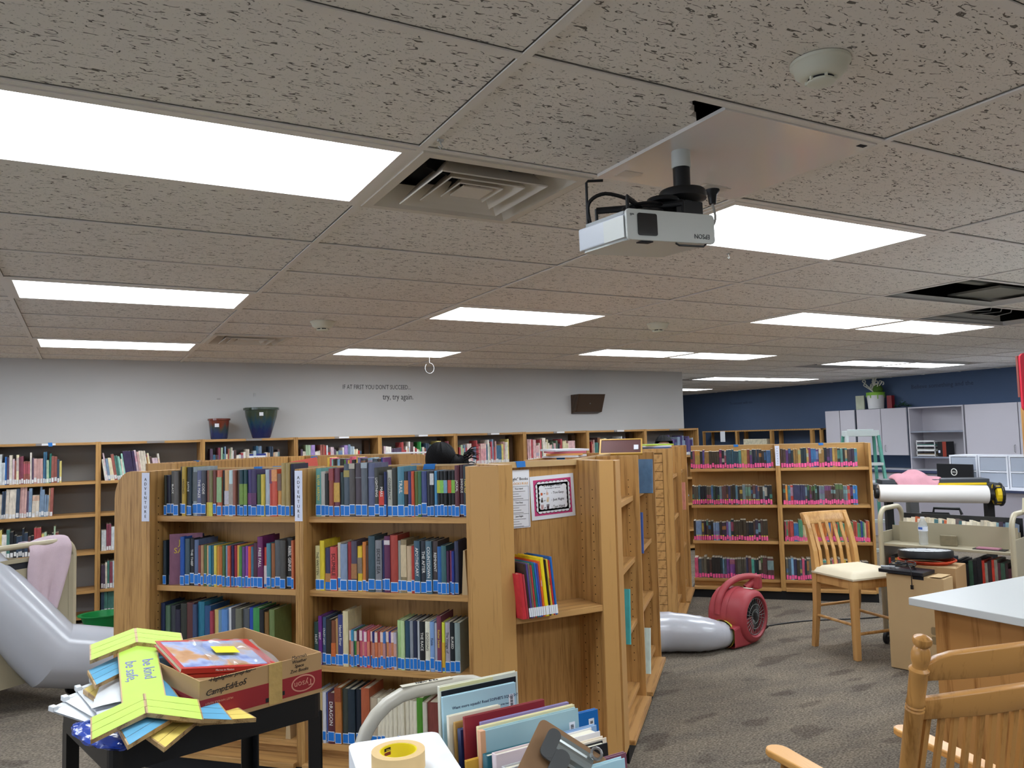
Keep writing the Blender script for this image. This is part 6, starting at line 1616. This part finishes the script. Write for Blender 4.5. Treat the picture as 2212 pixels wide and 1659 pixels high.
# little hooks, strings and sprinkler bits under the ceiling
def hook(x, y, lab):
    b = MB(); b.tube([(0, 0, 0), (0, 0, -0.012), (0.006, 0, -0.020), (0, 0, -0.026), (-0.006, 0, -0.02)], 0.0025, 6); b.box(-0.008, -0.006, -0.006, 0.008, 0.006, 0.0)
    o = b.build('ceiling_hook', mat('clear_hook', '#d0d2d0', 0.2, alpha=0.7), None, loc=(x, y, CE)); tag(o, lab, 'hook', 'clear ceiling hooks')
hook(gx(0) + 0.02, gy(1) - 0.09, 'clear plastic hook on the ceiling tee near the large vent')
hook(gx(1) + 0.60, gy(2) + 0.05, 'clear plastic hook below the light behind the projector')
b = MB(); p = [(0, 0, 0)] + [(0.05 * math.sin(k * .5), 0, -0.06 - 0.055 * (1 - math.cos(k * .5))) for k in range(0, 12)]
b.tube(p, 0.0012, 5); o = b.build('hanging_string', mat('string_white', '#d6d6d6', 0.6), None, loc=(gx(1) + 1.05, gy(10) - 0.05, CE)); tag(o, 'loop of white string hanging below the far light', 'string')

# ================================================================ things on and by the grey wall
def pot(label, x, prof, cols, stick):
    t = thing('glazed_pot', label, 'pot', (x, 8.45, 1.6485), 0, 'glazed pots')
    nm = 'glaze_%d' % int(x * 100)
    m, nt, bs = newmat(nm)
    tc = nt.nodes.new('ShaderNodeTexCoord'); sp = nt.nodes.new('ShaderNodeSeparateXYZ'); n = nt.nodes.new('ShaderNodeTexNoise'); n.inputs['Scale'].default_value = 16; n.inputs['Detail'].default_value = 3
    mp = nt.nodes.new('ShaderNodeMapping'); mp.inputs['Scale'].default_value = (2.2, 2.2, 0.35)
    ad = nt.nodes.new('ShaderNodeMath'); ad.operation = 'MULTIPLY_ADD'; ad.inputs[1].default_value = 0.16
    mr = nt.nodes.new('ShaderNodeMapRange'); mr.inputs[2].default_value = prof[-3][1]
    r = nt.nodes.new('ShaderNodeValToRGB')
    r.color_ramp.elements[0].position = 0.25; r.color_ramp.elements[0].color = lin(cols[0]); r.color_ramp.elements[1].position = 0.75; r.color_ramp.elements[1].color = lin(cols[2])
    e = r.color_ramp.elements.new(0.52); e.color = lin(cols[1])
    L = nt.links
    L.new(tc.outputs['Object'], mp.inputs['Vector']); L.new(mp.outputs[0], n.inputs['Vector']); L.new(tc.outputs['Object'], sp.inputs[0])
    L.new(n.outputs['Fac'], ad.inputs[0]); L.new(sp.outputs[2], ad.inputs[2])
    sb = nt.nodes.new('ShaderNodeMath'); sb.operation = 'SUBTRACT'; sb.inputs[1].default_value = 0.08; L.new(ad.outputs[0], sb.inputs[0]); L.new(sb.outputs[0], mr.inputs[0])
    L.new(mr.outputs[0], r.inputs['Fac']); L.new(r.outputs[0], bs.inputs['Base Color']); bs.inputs['Roughness'].default_value = 0.12; bs.inputs['Specular IOR Level'].default_value = 0.7
    b = MB(); b.lathe(prof, 36); b.build('vessel', m, t, smooth=True)
    zt = prof[-3][1]
    b = MB(); b.box(stick - 0.02, -prof[4][0] * 0.96 - 0.004, zt - 0.085, stick + 0.02, -prof[4][0] * 0.96 - 0.001, zt - 0.05); b.build('price_sticker', M_PAPER, t)
pot('small red-brown and blue glazed pot, left of the pair', 1.20, [(0.075, 0), (0.082, 0.01), (0.09, 0.08), (0.096, 0.15), (0.100, 0.185), (0.110, 0.188), (0.110, 0.205), (0.102, 0.207), (0.095, 0.19)], ('#1b2f5e', '#33423f', '#6e3426'), -0.035)
pot('large blue-green glazed pot, right of the pair', 1.615, [(0.085, 0), (0.092, 0.01), (0.125, 0.12), (0.155, 0.22), (0.165, 0.285), (0.180, 0.290), (0.180, 0.312), (0.170, 0.315), (0.16, 0.29)], ('#182a5c', '#26485a', '#3c4a3c'), -0.03)
M_VINYL = mat('black_vinyl', '#26262a', 0.5)
WBK = [o for o in bpy.data.objects if o.name == 'wall_back'][0]
text('wall_lettering', "IF AT FIRST YOU DON'T SUCCEED...", 0.072, front(2.925, 8.5985, 2.195), M_VINYL, WBK, squeeze=0.70)
text('wall_lettering', 'try, try again.', 0.095, front(3.175, 8.5985, 2.085), M_VINYL, WBK, squeeze=0.74)
b = MB(); b.box(1.20, 8.596, 2.055, 1.235, 8.6, 2.07, M=I4); b.box(1.565, 8.594, 2.09, 1.585, 8.6, 2.125); b.build('wall_hook', M_STEEL, WBK)
SPK = thing('wall_speaker', 'brown wedge-shaped wall speaker on the grey wall', 'speaker', (5.53, 8.6, 1.87))
b = MB(); b.prism([(0, 0.245), (0, 0.0), (-0.10, 0.02), (-0.19, 0.245)], 0, 0.41, axis='x'); b.build('cabinet', wood('walnut_veneer', '#4a382b', '#33261c', stretch=(2, 20, 20)), SPK)
ang = math.atan2(0.09, 0.225)
b = MB(); b.box(0.015, -0.004, 0.008, 0.395, 0.0, 0.238, M=T(0, -0.1015, 0.02) @ RX(ang) @ T(0, 0, -0.005)); b.build('grille', mat('speaker_cloth', '#463629', 0.9, bump=0.4, bscale=500), SPK)
b = MB(); b.box(0.19, -0.0065, 0.11, 0.205, -0.004, 0.125, M=T(0, -0.1015, 0.02) @ RX(ang)); b.build('badge', M_STEEL, SPK)
# shelf end sign reading 796 among the books
o = thing('shelf_divider', 'blue shelf divider with white 796 arrow card in wall bookcase', 'sign', (WX0 + WP * 1 + 0.52, 8.315, 1.2855))
b = MB(); b.box(-0.09, 0.012, 0, 0.09, 0.017, 0.205); b.build('board', mat('divider_blue', '#2a3a8a', 0.5), o)
b = MB(); b.box(-0.075, 0.008, 0.0, 0.085, 0.0115, 0.185); b.build('card', M_PAPER, o)
text('lettering', '796', 0.05, front(0.005, 0.0075, 0.15), M_TXTK, o)
b = MB(); b.prism([(-0.055, 0.098), (0.03, 0.098), (0.03, 0.085), (0.065, 0.106), (0.03, 0.127), (0.03, 0.114), (-0.055, 0.114)], 0.0070, 0.0078, axis='y'); b.build('arrow', mat('arrow_maroon', '#7a1f30', 0.5), o)

# things lying on the bookcase tops
def lay(name, M, dims, m, label, cat, group=None):
    b = MB(); b.box(*dims); o = b.build(name, m, None, bevel=0.001); o.matrix_world = M; tag(o, label, cat, group); return o
o = lay('red_sign_board', T(1.247, 5.03, 1.30) @ RZ(-0.5) @ RY(-0.16), (-0.085, 0, 0, 0.085, 0.008, 0.19), mat('salmon_board', '#c8584c', 0.6), 'salmon red board poking up behind the front bookcase', 'sign')
for k, (c, dz) in enumerate((('#dfe0e4', 0.0), ('#e0a060', 0.012), ('#c86a78', 0.024), ('#d6d8e0', 0.036))):
    lay('book', T(*ST(-1.03, 4.55, H + 0.0005 + dz)) @ RZ(R45 + 0.2 * k), (-0.11, -0.12, 0, 0.10, 0.13, 0.0115), mat('laid_%d' % k, c, 0.5), ['lowest', 'second', 'third', 'topmost'][k] + ' picture book lying on the unit behind the corner bookcase', 'book', 'books lying on bookcase tops')
o = thing('chalk_frame', 'dark brown board in a gold frame standing on the aisle bookcase', 'frame', ST(-0.80, 5.16, H + 0.003), R45 + 0.05)
o.rotation_euler = (math.radians(-50), 0, R45 + 0.10)
b = MB(); b.box(-0.13, 0, 0.0, 0.13, 0.010, 0.13); b.build('board', mat('maroon_board', '#5a3432', 0.6), o)
b = MB()
for a in ((-0.14, -0.003, -0.01, 0.14, 0.012, 0.0), (-0.14, -0.003, 0.13, 0.14, 0.012, 0.14), (-0.14, -0.003, 0, -0.13, 0.012, 0.13), (0.13, -0.003, 0, 0.14, 0.012, 0.13)): b.box(*a)
b.build('moulding', mat('gold_moulding', '#c8a050', 0.4), o)
b = MB(); b.box(0.085, -0.004, 0.03, 0.115, -0.001, 0.075); b.build('label', M_PAPER, o)
for k, c in enumerate(('#5a6a98', '#dcdce0', '#a8c03a')):
    lay('book', T(*ST(-0.74, 6.62, H + 0.0005 + 0.012 * k)) @ RZ(R45 + 0.25 * k), (-0.12, -0.11, 0, 0.12, 0.11, 0.0115), mat('laid_b%d' % k, c, 0.5), ['blue', 'white', 'lime green'][k] + ' picture book lying on the far aisle bookcase', 'book', 'books lying on bookcase tops')
lay('white_board', T(*ST(-2.9, 6.60, 1.4695)) @ RZ(R45 + 0.15), (-0.25, -0.05, 0, 0.12, 0.05, 0.012), M_PAPER, 'white board lying on the rear shelf beside the black-haired person', 'board')
# thin books left in the aisle bays
def abook(root, x, z, w, h, d, c, lab, ry=0.0, y=0.0):
    book(root.matrix_basis @ T(x, y, z) @ RY(ry), w, h, d, c, lab, 'stray books in the aisle bays')
abook(ROW1, 0.10, SH[2], 0.02, 0.27, 0.2, '#4aa8a8', 'teal picture book leaning out of the near aisle bay', 0.12, -0.01)
abook(ROW2, 0.12, SH[0], 0.02, 0.205, 0.2, '#4a6a8a', 'blue cloudy picture book sticking out of the second aisle bay', 0.2, -0.06)
abook(ROW2, 0.10, SH[3], 0.025, 0.26, 0.2, '#c8d8d0', 'pale green picture book at the foot of the aisle shelves', 0.25, -0.01)
abook(ROW2, 0.06, SH[1], 0.02, 0.24, 0.2, '#3f5a9a', 'slim blue book in the second aisle bay', 0.08, 0.0)
abook(ROW4, 0.20, SH[1], 0.02, 0.25, 0.2, '#d08a78', 'salmon picture book in the far aisle bay', 0.1, -0.01)

# ================================================================ carpet blower and silver duct
M_RED = mat('blower_red', '#a03d44', 0.5, noise=0.08, nscale=14)
ctr = Vector((4.40, 4.585, 0.205))
ad_ = Vector((0.268, -0.963, 0)).normalized(); od = Vector((-0.963, -0.268, 0))
BL = thing('air_mover', 'red carpet blower with black intake grille blowing into the duct', 'fan', (ctr.x, ctr.y, 0))
MBm = basis((-od.x, -od.y, 0), (0, 0, 1), (ad_.x, ad_.y, 0), (0, 0, ctr.z))   # drum axis = local z, toward the intake
b = MB(); b.lathe([(0.10, -0.16), (0.165, -0.155), (0.195, -0.13), (0.20, -0.10), (0.20, 0.10), (0.192, 0.135), (0.172, 0.155), (0.150, 0.160), (0.140, 0.145), (0.135, 0.10)], 40, M=MBm, caps=False); b.build('drum', M_RED, BL, smooth=True)
b = MB(); b.lathe([(0.203, 0.02), (0.206, 0.0), (0.203, -0.02)], 40, M=MBm, caps=False); b.build('seam', M_RED, BL, smooth=True)
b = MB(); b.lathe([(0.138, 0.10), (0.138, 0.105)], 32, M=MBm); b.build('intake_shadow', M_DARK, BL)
b = MB()
for r in (0.05, 0.09, 0.132):
    b.tube([MBm @ Vector((r * math.cos(a * PI / 14), r * math.sin(a * PI / 14), 0.147)) for a in range(29)], 0.0025, 5, caps=False)
for k in range(26):
    a = 2 * PI * k / 26; b.tube([MBm @ Vector((0.028 * math.cos(a), 0.028 * math.sin(a), 0.147)), MBm @ Vector((0.138 * math.cos(a), 0.138 * math.sin(a), 0.147))], 0.0018, 4)
b.build('grille', mat('grille_grey', '#6f7270', 0.4, metal=0.5), BL)
b = MB(); b.lathe([(0.03, 0.14), (0.03, 0.15), (0.02, 0.152)], 18, M=MBm); b.build('grille_hub', M_BLACK, BL, smooth=True)
# outlet snout low at the front
ou = Vector((od.x, od.y, 0)); axv = Vector((ad_.x, ad_.y, 0))
b = MB()
sec = []
for k, (dist, hw, z0, z1) in enumerate(((0.0, 0.13, 0.005, 0.20), (0.10, 0.13, 0.004, 0.185), (0.20, 0.125, 0.01, 0.165), (0.26, 0.12, 0.012, 0.155))):
    p = ou * dist
    sec.append([p + axv * (-hw - 0.0) + Vector((0, 0, z0)), p + axv * hw + Vector((0, 0, z0)), p + axv * hw + Vector((0, 0, z1)), p - axv * hw + Vector((0, 0, z1))])
vs = [tuple(p) for s_ in sec for p in s_]; fs = []
for i in range(3):
    for k in range(4): fs.append((i * 4 + k, i * 4 + (k + 1) % 4, i * 4 + 4 + (k + 1) % 4, i * 4 + 4 + k))
b.add(vs, fs); b.build('outlet_snout', M_RED, BL, bevel=0.015)
hp = [MBm @ Vector(p) for p in ((-0.10, 0.02, -0.205), (-0.10, 0.13, -0.185), (-0.03, 0.215, -0.12), (0.02, 0.265, -0.02), (0.03, 0.285, 0.06), (0.03, 0.29, 0.13))]
hp = [MBm @ Vector(p) for p in ((-0.19, 0.02, -0.06), (-0.16, 0.13, -0.06), (-0.08, 0.21, -0.05), (0.02, 0.255, -0.02), (0.10, 0.27, 0.03), (0.15, 0.265, 0.07))]
b = MB(); b.tube(smooth_path(hp, 6), 0.024, 12, flat=1.3); b.build('handle', M_RED, BL, smooth=True)
b = MB(); b.box(-0.035, -0.04, -0.06, 0.035, 0.04, 0.045, M=T(*(MBm @ Vector((0.155, 0.235, 0.075)))) @ RZ(0.4)); b.build('handle_bracket', M_RED, BL, bevel=0.012)
b = MB(); b.tube([MBm @ Vector((0.155, 0.24, 0.07)), MBm @ Vector((0.08, 0.185, 0.03))], 0.026, 10); b.build('handle_strut', M_RED, BL, smooth=True)
def lab(u, v):
    a = math.radians(66 + 26 * u); return MBm @ Vector((0.2015 * math.cos(a), 0.2015 * math.sin(a), 0.055 + 0.075 * v))
b = MB(); b.grid(lab, 6, 1); b.build('warning_label', mat('label_cream', '#d8d6c4', 0.5), BL)
b = MB()
for q in ((-0.15, -0.10, 0.0), (-0.17, -0.06, -0.03)): b.lathe([(0.012, -0.01), (0.012, 0.03)], 10, M=T(*(MBm @ Vector(q))) @ RY(-1.2))
b.build('knob', M_RED, BL, smooth=True)

M_DUCT = mat('silver_film', '#b9bcc4', 0.22, spec=0.8, noise=0.04, nscale=4, bump=0.25, bscale=9)
base = Vector((ctr.x, ctr.y, 0))
dp = [base + ou * 0.22 + Vector((0, 0, 0.090)), base + ou * 0.31 + Vector((-0.0, 0.0, 0.105)), base + ou * 0.43 + Vector((-0.03, 0.05, 0.13)), Vector((3.72, 4.66, 0.148)), Vector((3.30, 4.76, 0.155)), ST(-1.6, 5.92, 0.175), ST(-2.6, 5.75, 0.18), ST(-3.2, 5.35, 0.19)]

E0 = atd(420, 1434, 5.55); E1 = atd(112, 1414, 4.95); E2 = atd(-120, 1190, 4.7); E3 = atd(-420, 900, 4.4)
rr2 = [0.088, 0.10, 0.125, 0.143, 0.148, 0.15, 0.155, 0.16, 0.17, 0.18, 0.19]
path = smooth_path(dp, 6)
rad = []
for i in range(len(path)):
    q = i / 6; k = int(min(q, len(rr2) - 2)); rad.append(rr2[k] + (rr2[k + 1] - rr2[k]) * min(1, q - k) + 0.0025 * math.sin(i * 2.7))
DU = thing('air_duct', 'silver plastic air duct running from the blower behind the shelves to the left', 'duct')
b = MB(); b.tube(path, rad, 28, caps=False); b.build('floor_section', M_DUCT, DU, smooth=True)
def mitred(pts, r, n=28):
    """straight tubes meeting in sharp folds"""
    pts = [Vector(p) for p in pts]; ds = [(pts[i + 1] - pts[i]).normalized() for i in range(len(pts) - 1)]
    a = Vector((0, 0, 1)); a = (a - ds[0] * a.dot(ds[0])).normalized(); bb = ds[0].cross(a)
    rings = [[pts[0] + (a * math.cos(2 * PI * k / n) + bb * math.sin(2 * PI * k / n)) * r for k in range(n)]]
    for i in range(1, len(pts)):
        d = ds[i - 1]; nn = (d + ds[i]).normalized() if i < len(ds) else d
        rings.append([p + d * ((pts[i] - p).dot(nn) / d.dot(nn)) for p in rings[-1]])
    b = MB(); b.add([tuple(p) for rg in rings for p in rg], [(i * n + k, i * n + (k + 1) % n, (i + 1) * n + (k + 1) % n, (i + 1) * n + k) for i in range(len(rings) - 1) for k in range(n)])
    return b
el = mitred([E0, E1, E2, E3], 0.195).build('elbow_section', M_DUCT, DU, smooth=True)
el.data.set_sharp_from_angle(angle=0.3)
b = MB(); dirn = (path[4] - path[1]).normalized()
b.tube([path[1] - dirn * 0.02, path[1] + dirn * 0.035], [0.101, 0.108], 28, caps=False); b.build('yellow_tape', mat('yellow_tape', '#d6d458', 0.5), DU, smooth=True)
# blower cord along the carpet
b = MB(); cp = [(4.42, 4.62, 0.09), (4.62, 4.62, 0.06), (4.66, 4.70, 0.01), (4.80, 4.78, 0.006), (5.2, 4.72, 0.006), (5.7, 4.5, 0.006), (6.3, 4.4, 0.006)]
b.tube(smooth_path([Vector(p) + Vector((0.12, 0, 0)) for p in cp], 6), 0.0055, 6); o = b.build('power_cord', M_CABLE, None, smooth=True); tag(o, 'black power cord from the blower across the carpet', 'cord')

# ================================================================ people mostly hidden by the shelves
def person(label, loc, rz, height, lean, shirt, hairfn, arms):
    t = thing('person', label, 'person', loc, rz)
    k = height / 1.70
    J = {}
    def sp(y, z): return (0, y, z)
    # spine leans forward (+y)
    hip = Vector((0, 0, 0.92 * k)); chest = hip + Vector((0, math.sin(lean) * 0.36 * k, math.cos(lean) * 0.36 * k)); neck = chest + Vector((0, math.sin(lean) * 0.16 * k, math.cos(lean) * 0.16 * k))
    head = neck + Vector((0, math.sin(lean) * 0.13 * k + 0.02, 0.13 * k))
    V = []; E_ = []; Rr = []
    def v(p, r, par=None):
        V.append(Vector(p)); Rr.append(r * k)
        if par is not None: E_.append((par, len(V) - 1))
        return len(V) - 1
    h = v(hip, 0.145); c0_ = v(hip.lerp(chest, 0.5), 0.125, h); c1_ = v(chest, 0.150, c0_); n0 = v(chest.lerp(neck, 0.75), 0.075, c1_); n1 = v(neck, 0.052, n0)
    hd0 = v(neck + (head - neck) * 0.55 + Vector((0, 0.01, 0)), 0.072, n1); hd1 = v(head, 0.088, hd0); v(head + Vector((0, -0.005, 0.075 * k)), 0.068, hd1)
    for sx in (-1, 1):
        a = v(hip + Vector((sx * 0.09 * k, 0, -0.05)), 0.09, h); kn = v((sx * 0.10 * k, 0.02, 0.48 * k), 0.058, a); an = v((sx * 0.10 * k, -0.02, 0.09 * k), 0.038, kn); v((sx * 0.11 * k, 0.12 * k, 0.035 * k), 0.035, an)
        sh = v(chest + Vector((sx * 0.17 * k, 0, 0.06 * k)), 0.062, c1_); el = v(chest + Vector((sx * 0.22 * k, arms * 0.15, -0.20 * k)), 0.042, sh); wr = v(chest + Vector((sx * 0.17 * k, arms * 0.38, -0.26 * k)), 0.028, el)
        hb = v(chest + Vector((sx * 0.165 * k, arms * 0.45, -0.265 * k)), 0.026, wr)
        for q in range(4):
            f = v(V[hb] + Vector((sx * (q - 1.5) * 0.016 * k, 0.04 * k, -0.002)), 0.0085, hb); v(V[f] + Vector((0, (0.028 + 0.006 * (q in (1, 2))) * k, -0.018 * k)), 0.0075, f)
        th = v(V[hb] + Vector((-sx * 0.034 * k, 0.012 * k, -0.004)), 0.0095, hb); v(V[th] + Vector((-sx * 0.008, 0.028 * k, -0.008)), 0.008, th)
    me = bpy.data.meshes.new('body'); me.from_pydata([tuple(p) for p in V], E_, [])
    o = bpy.data.objects.new('body', me); COL.objects.link(o); o.parent = t
    sk = o.modifiers.new('skin', 'SKIN'); sk.use_smooth_shade = True
    for i, s_ in enumerate(me.skin_vertices[0].data):
        s_.radius = (Rr[i], Rr[i]); s_.use_root = (i == 0)
    sb_ = o.modifiers.new('sub', 'SUBSURF'); sb_.levels = 2; sb_.render_levels = 2
    m, nt, bs = newmat('person_cloth_skin')
    tc = nt.nodes.new('ShaderNodeTexCoord'); sep = nt.nodes.new('ShaderNodeSeparateXYZ'); nt.links.new(tc.outputs['Object'], sep.inputs[0])
    r = nt.nodes.new('ShaderNodeValToRGB'); r.color_ramp.interpolation = 'CONSTANT'
    zn = neck.z + 0.0; tot = head.z + 0.2
    mr = nt.nodes.new('ShaderNodeMapRange'); mr.inputs[2].default_value = tot; nt.links.new(sep.outputs[2], mr.inputs[0]); nt.links.new(mr.outputs[0], r.inputs['Fac'])
    r.color_ramp.elements[0].position = 0; r.color_ramp.elements[0].color = lin('#1c1c20')
    r.color_ramp.elements[1].position = 0.07 * k / tot; r.color_ramp.elements[1].color = lin('#2c3444')
    for ps, c in ((0.92 * k / tot, shirt), (min(0.97, (neck.z - 0.035) / tot), '#c99a80')):
        e = r.color_ramp.elements.new(ps); e.color = lin(c)
    nt.links.new(r.outputs[0], bs.inputs['Base Color']); bs.inputs['Roughness'].default_value = 0.7
    me.materials.append(m)
    SKIN = mat('face_skin', '#c99a80', 0.6)
    b = MB(); b.lathe([(0.0, 0.018), (0.010, 0.010), (0.012, 0), (0.0, -0.012)], 10, M=T(head.x, head.y + 0.095 * k, head.z - 0.015) @ RX(0.3)); b.build('nose', SKIN, t, smooth=True)
    for sx in (-1, 1):
        b = MB(); b.lathe([(0.0, -0.012), (0.010, -0.006), (0.0125, 0), (0.010, 0.006), (0.0, 0.012)], 12, M=T(head.x + sx * 0.034 * k, head.y + 0.078 * k, head.z + 0.012)); b.build('eye', mat('eye_white', '#d8d4ce', 0.3), t, smooth=True)
        b = MB(); b.lathe([(0.0, -0.004), (0.006, 0), (0.0, 0.004)], 10, M=T(head.x + sx * 0.034 * k, head.y + 0.090 * k, head.z + 0.012) @ RX(PI / 2)); b.build('pupil', M_BLACK, t)
        b = MB(); b.lathe([(0.0, -0.03), (0.012, -0.015), (0.015, 0), (0.018, 0.02), (0.0, 0.034)], 10, M=T(head.x + sx * 0.092 * k, head.y, head.z - 0.005) @ Matrix.Diagonal((0.5, 1.1, 1, 1))); b.build('ear', SKIN, t, smooth=True)
    b = MB(); b.box(-0.022, 0.083 * k, -0.056, 0.022, 0.09 * k, -0.050, M=T(*head)); b.build('mouth', mat('lip', '#a8655c', 0.6), t, bevel=0.002)
    hairfn(t, head, k)
    return t
M_HAIR = mat('black_hair', '#0b0b0d', 0.75, spec=0.15, noise=0.3, nscale=60, bump=0.8, bscale=140)
def cap(t, head, k, back=0.0, front_z=0.045):
    b = MB()
    def fn(u, v):
        a = 2 * PI * u; th = PI * 0.60 * v
        r = 0.109 * k + 0.004 * math.sin(13 * a) * math.sin(th * 2)
        z = r * 1.10 * math.cos(th); rr_ = r * math.sin(th)
        y = rr_ * math.sin(a) * 1.08 - 0.012
        if y > 0.02 and z < front_z: z = front_z + (z - front_z) * 0.05
        return (head.x + rr_ * math.cos(a), head.y + y, head.z + 0.015 + z)
    b.grid(fn, 32, 14); b.build('hair', M_HAIR, t, smooth=True)
def hair_tail(t, head, k):
    cap(t, head, k)
    # loose clump tied behind with spiky ends
    b = MB(); rg = random.Random(3)
    def fn(u, v):
        a = 2 * PI * u; th = PI * v; r = 0.070 + 0.008 * math.sin(7 * a + 5 * v)
        return (head.x + 0.105 + r * 1.1 * math.sin(th) * math.cos(a), head.y - 0.03 + r * math.sin(th) * math.sin(a), head.z - 0.02 + r * 0.85 * math.cos(th))
    b.grid(fn, 22, 14)
    b.build('hair_bun', M_HAIR, t, smooth=True)
    b = MB()
    for q in range(16):
        a = rg.uniform(-0.5, 0.9); p0 = Vector((head.x + 0.155, head.y - 0.03 + rg.uniform(-0.05, 0.05), head.z + rg.uniform(-0.02, 0.05)))
        b.tube([p0, p0 + Vector((0.05, 0, 0.02 + 0.03 * a)), p0 + Vector((0.085 + rg.uniform(0, 0.02), rg.uniform(-0.02, 0.02), 0.05 * a + 0.01))], [0.006, 0.004, 0.0008], 5)
    b.build('hair_strand', M_HAIR, t, smooth=True)
pA = atd(945, 985, 5.25)
person('person with black hair and loose bun bending behind the front shelves', (pA.x - 0.10, pA.y - 0.24, 0), math.radians(-28), 1.60, 0.35, '#26282e', hair_tail, 0.9)
pB = atd(1436, 960, 8.75)
person('person with short black hair behind the FANTASY shelves, only forehead visible', (pB.x + 0.08, pB.y + 0.16, 0), math.radians(152), 1.575, 0.22, '#4a5a70', lambda t, h, k: cap(t, h, k, front_z=0.05), 0.8)

# ================================================================ the mass of remaining shelved books
me = bpy.data.meshes.new('shelved_books')
me.from_pydata(mass.v, [], mass.f)
at = me.color_attributes.new('col', 'FLOAT_COLOR', 'CORNER')
data = []
for c in mass.c: data += list(c) * 4
at.data.foreach_set('color', data)
me.materials.append(objcolor_mat('shelved_book_covers', 0.42, var=0.16, attr='col', vstretch=(40, 40, 22)))
me.update()
ob = bpy.data.objects.new('shelved_books', me); COL.objects.link(ob)
tag(ob, 'hundreds of library books filling the far FANTASY, wall and cart shelves', 'books', kind='stuff')

# lettering becomes plain mesh
bpy.context.view_layer.update()
dg = bpy.context.evaluated_depsgraph_get()
fonts = [o for o in bpy.data.objects if o.type == 'FONT']
meshes = [bpy.data.meshes.new_from_object(o.evaluated_get(dg)) for o in fonts]
for o, me in zip(fonts, meshes):
    nm = o.name.split('.')[0]; mb = o.matrix_basis.copy(); mpi = o.matrix_parent_inverse.copy(); par = o.parent
    bpy.data.objects.remove(o, do_unlink=True)
    me.name = nm
    q = bpy.data.objects.new(nm, me); COL.objects.link(q); q.parent = par
    q.matrix_parent_inverse = mpi; q.matrix_basis = mb
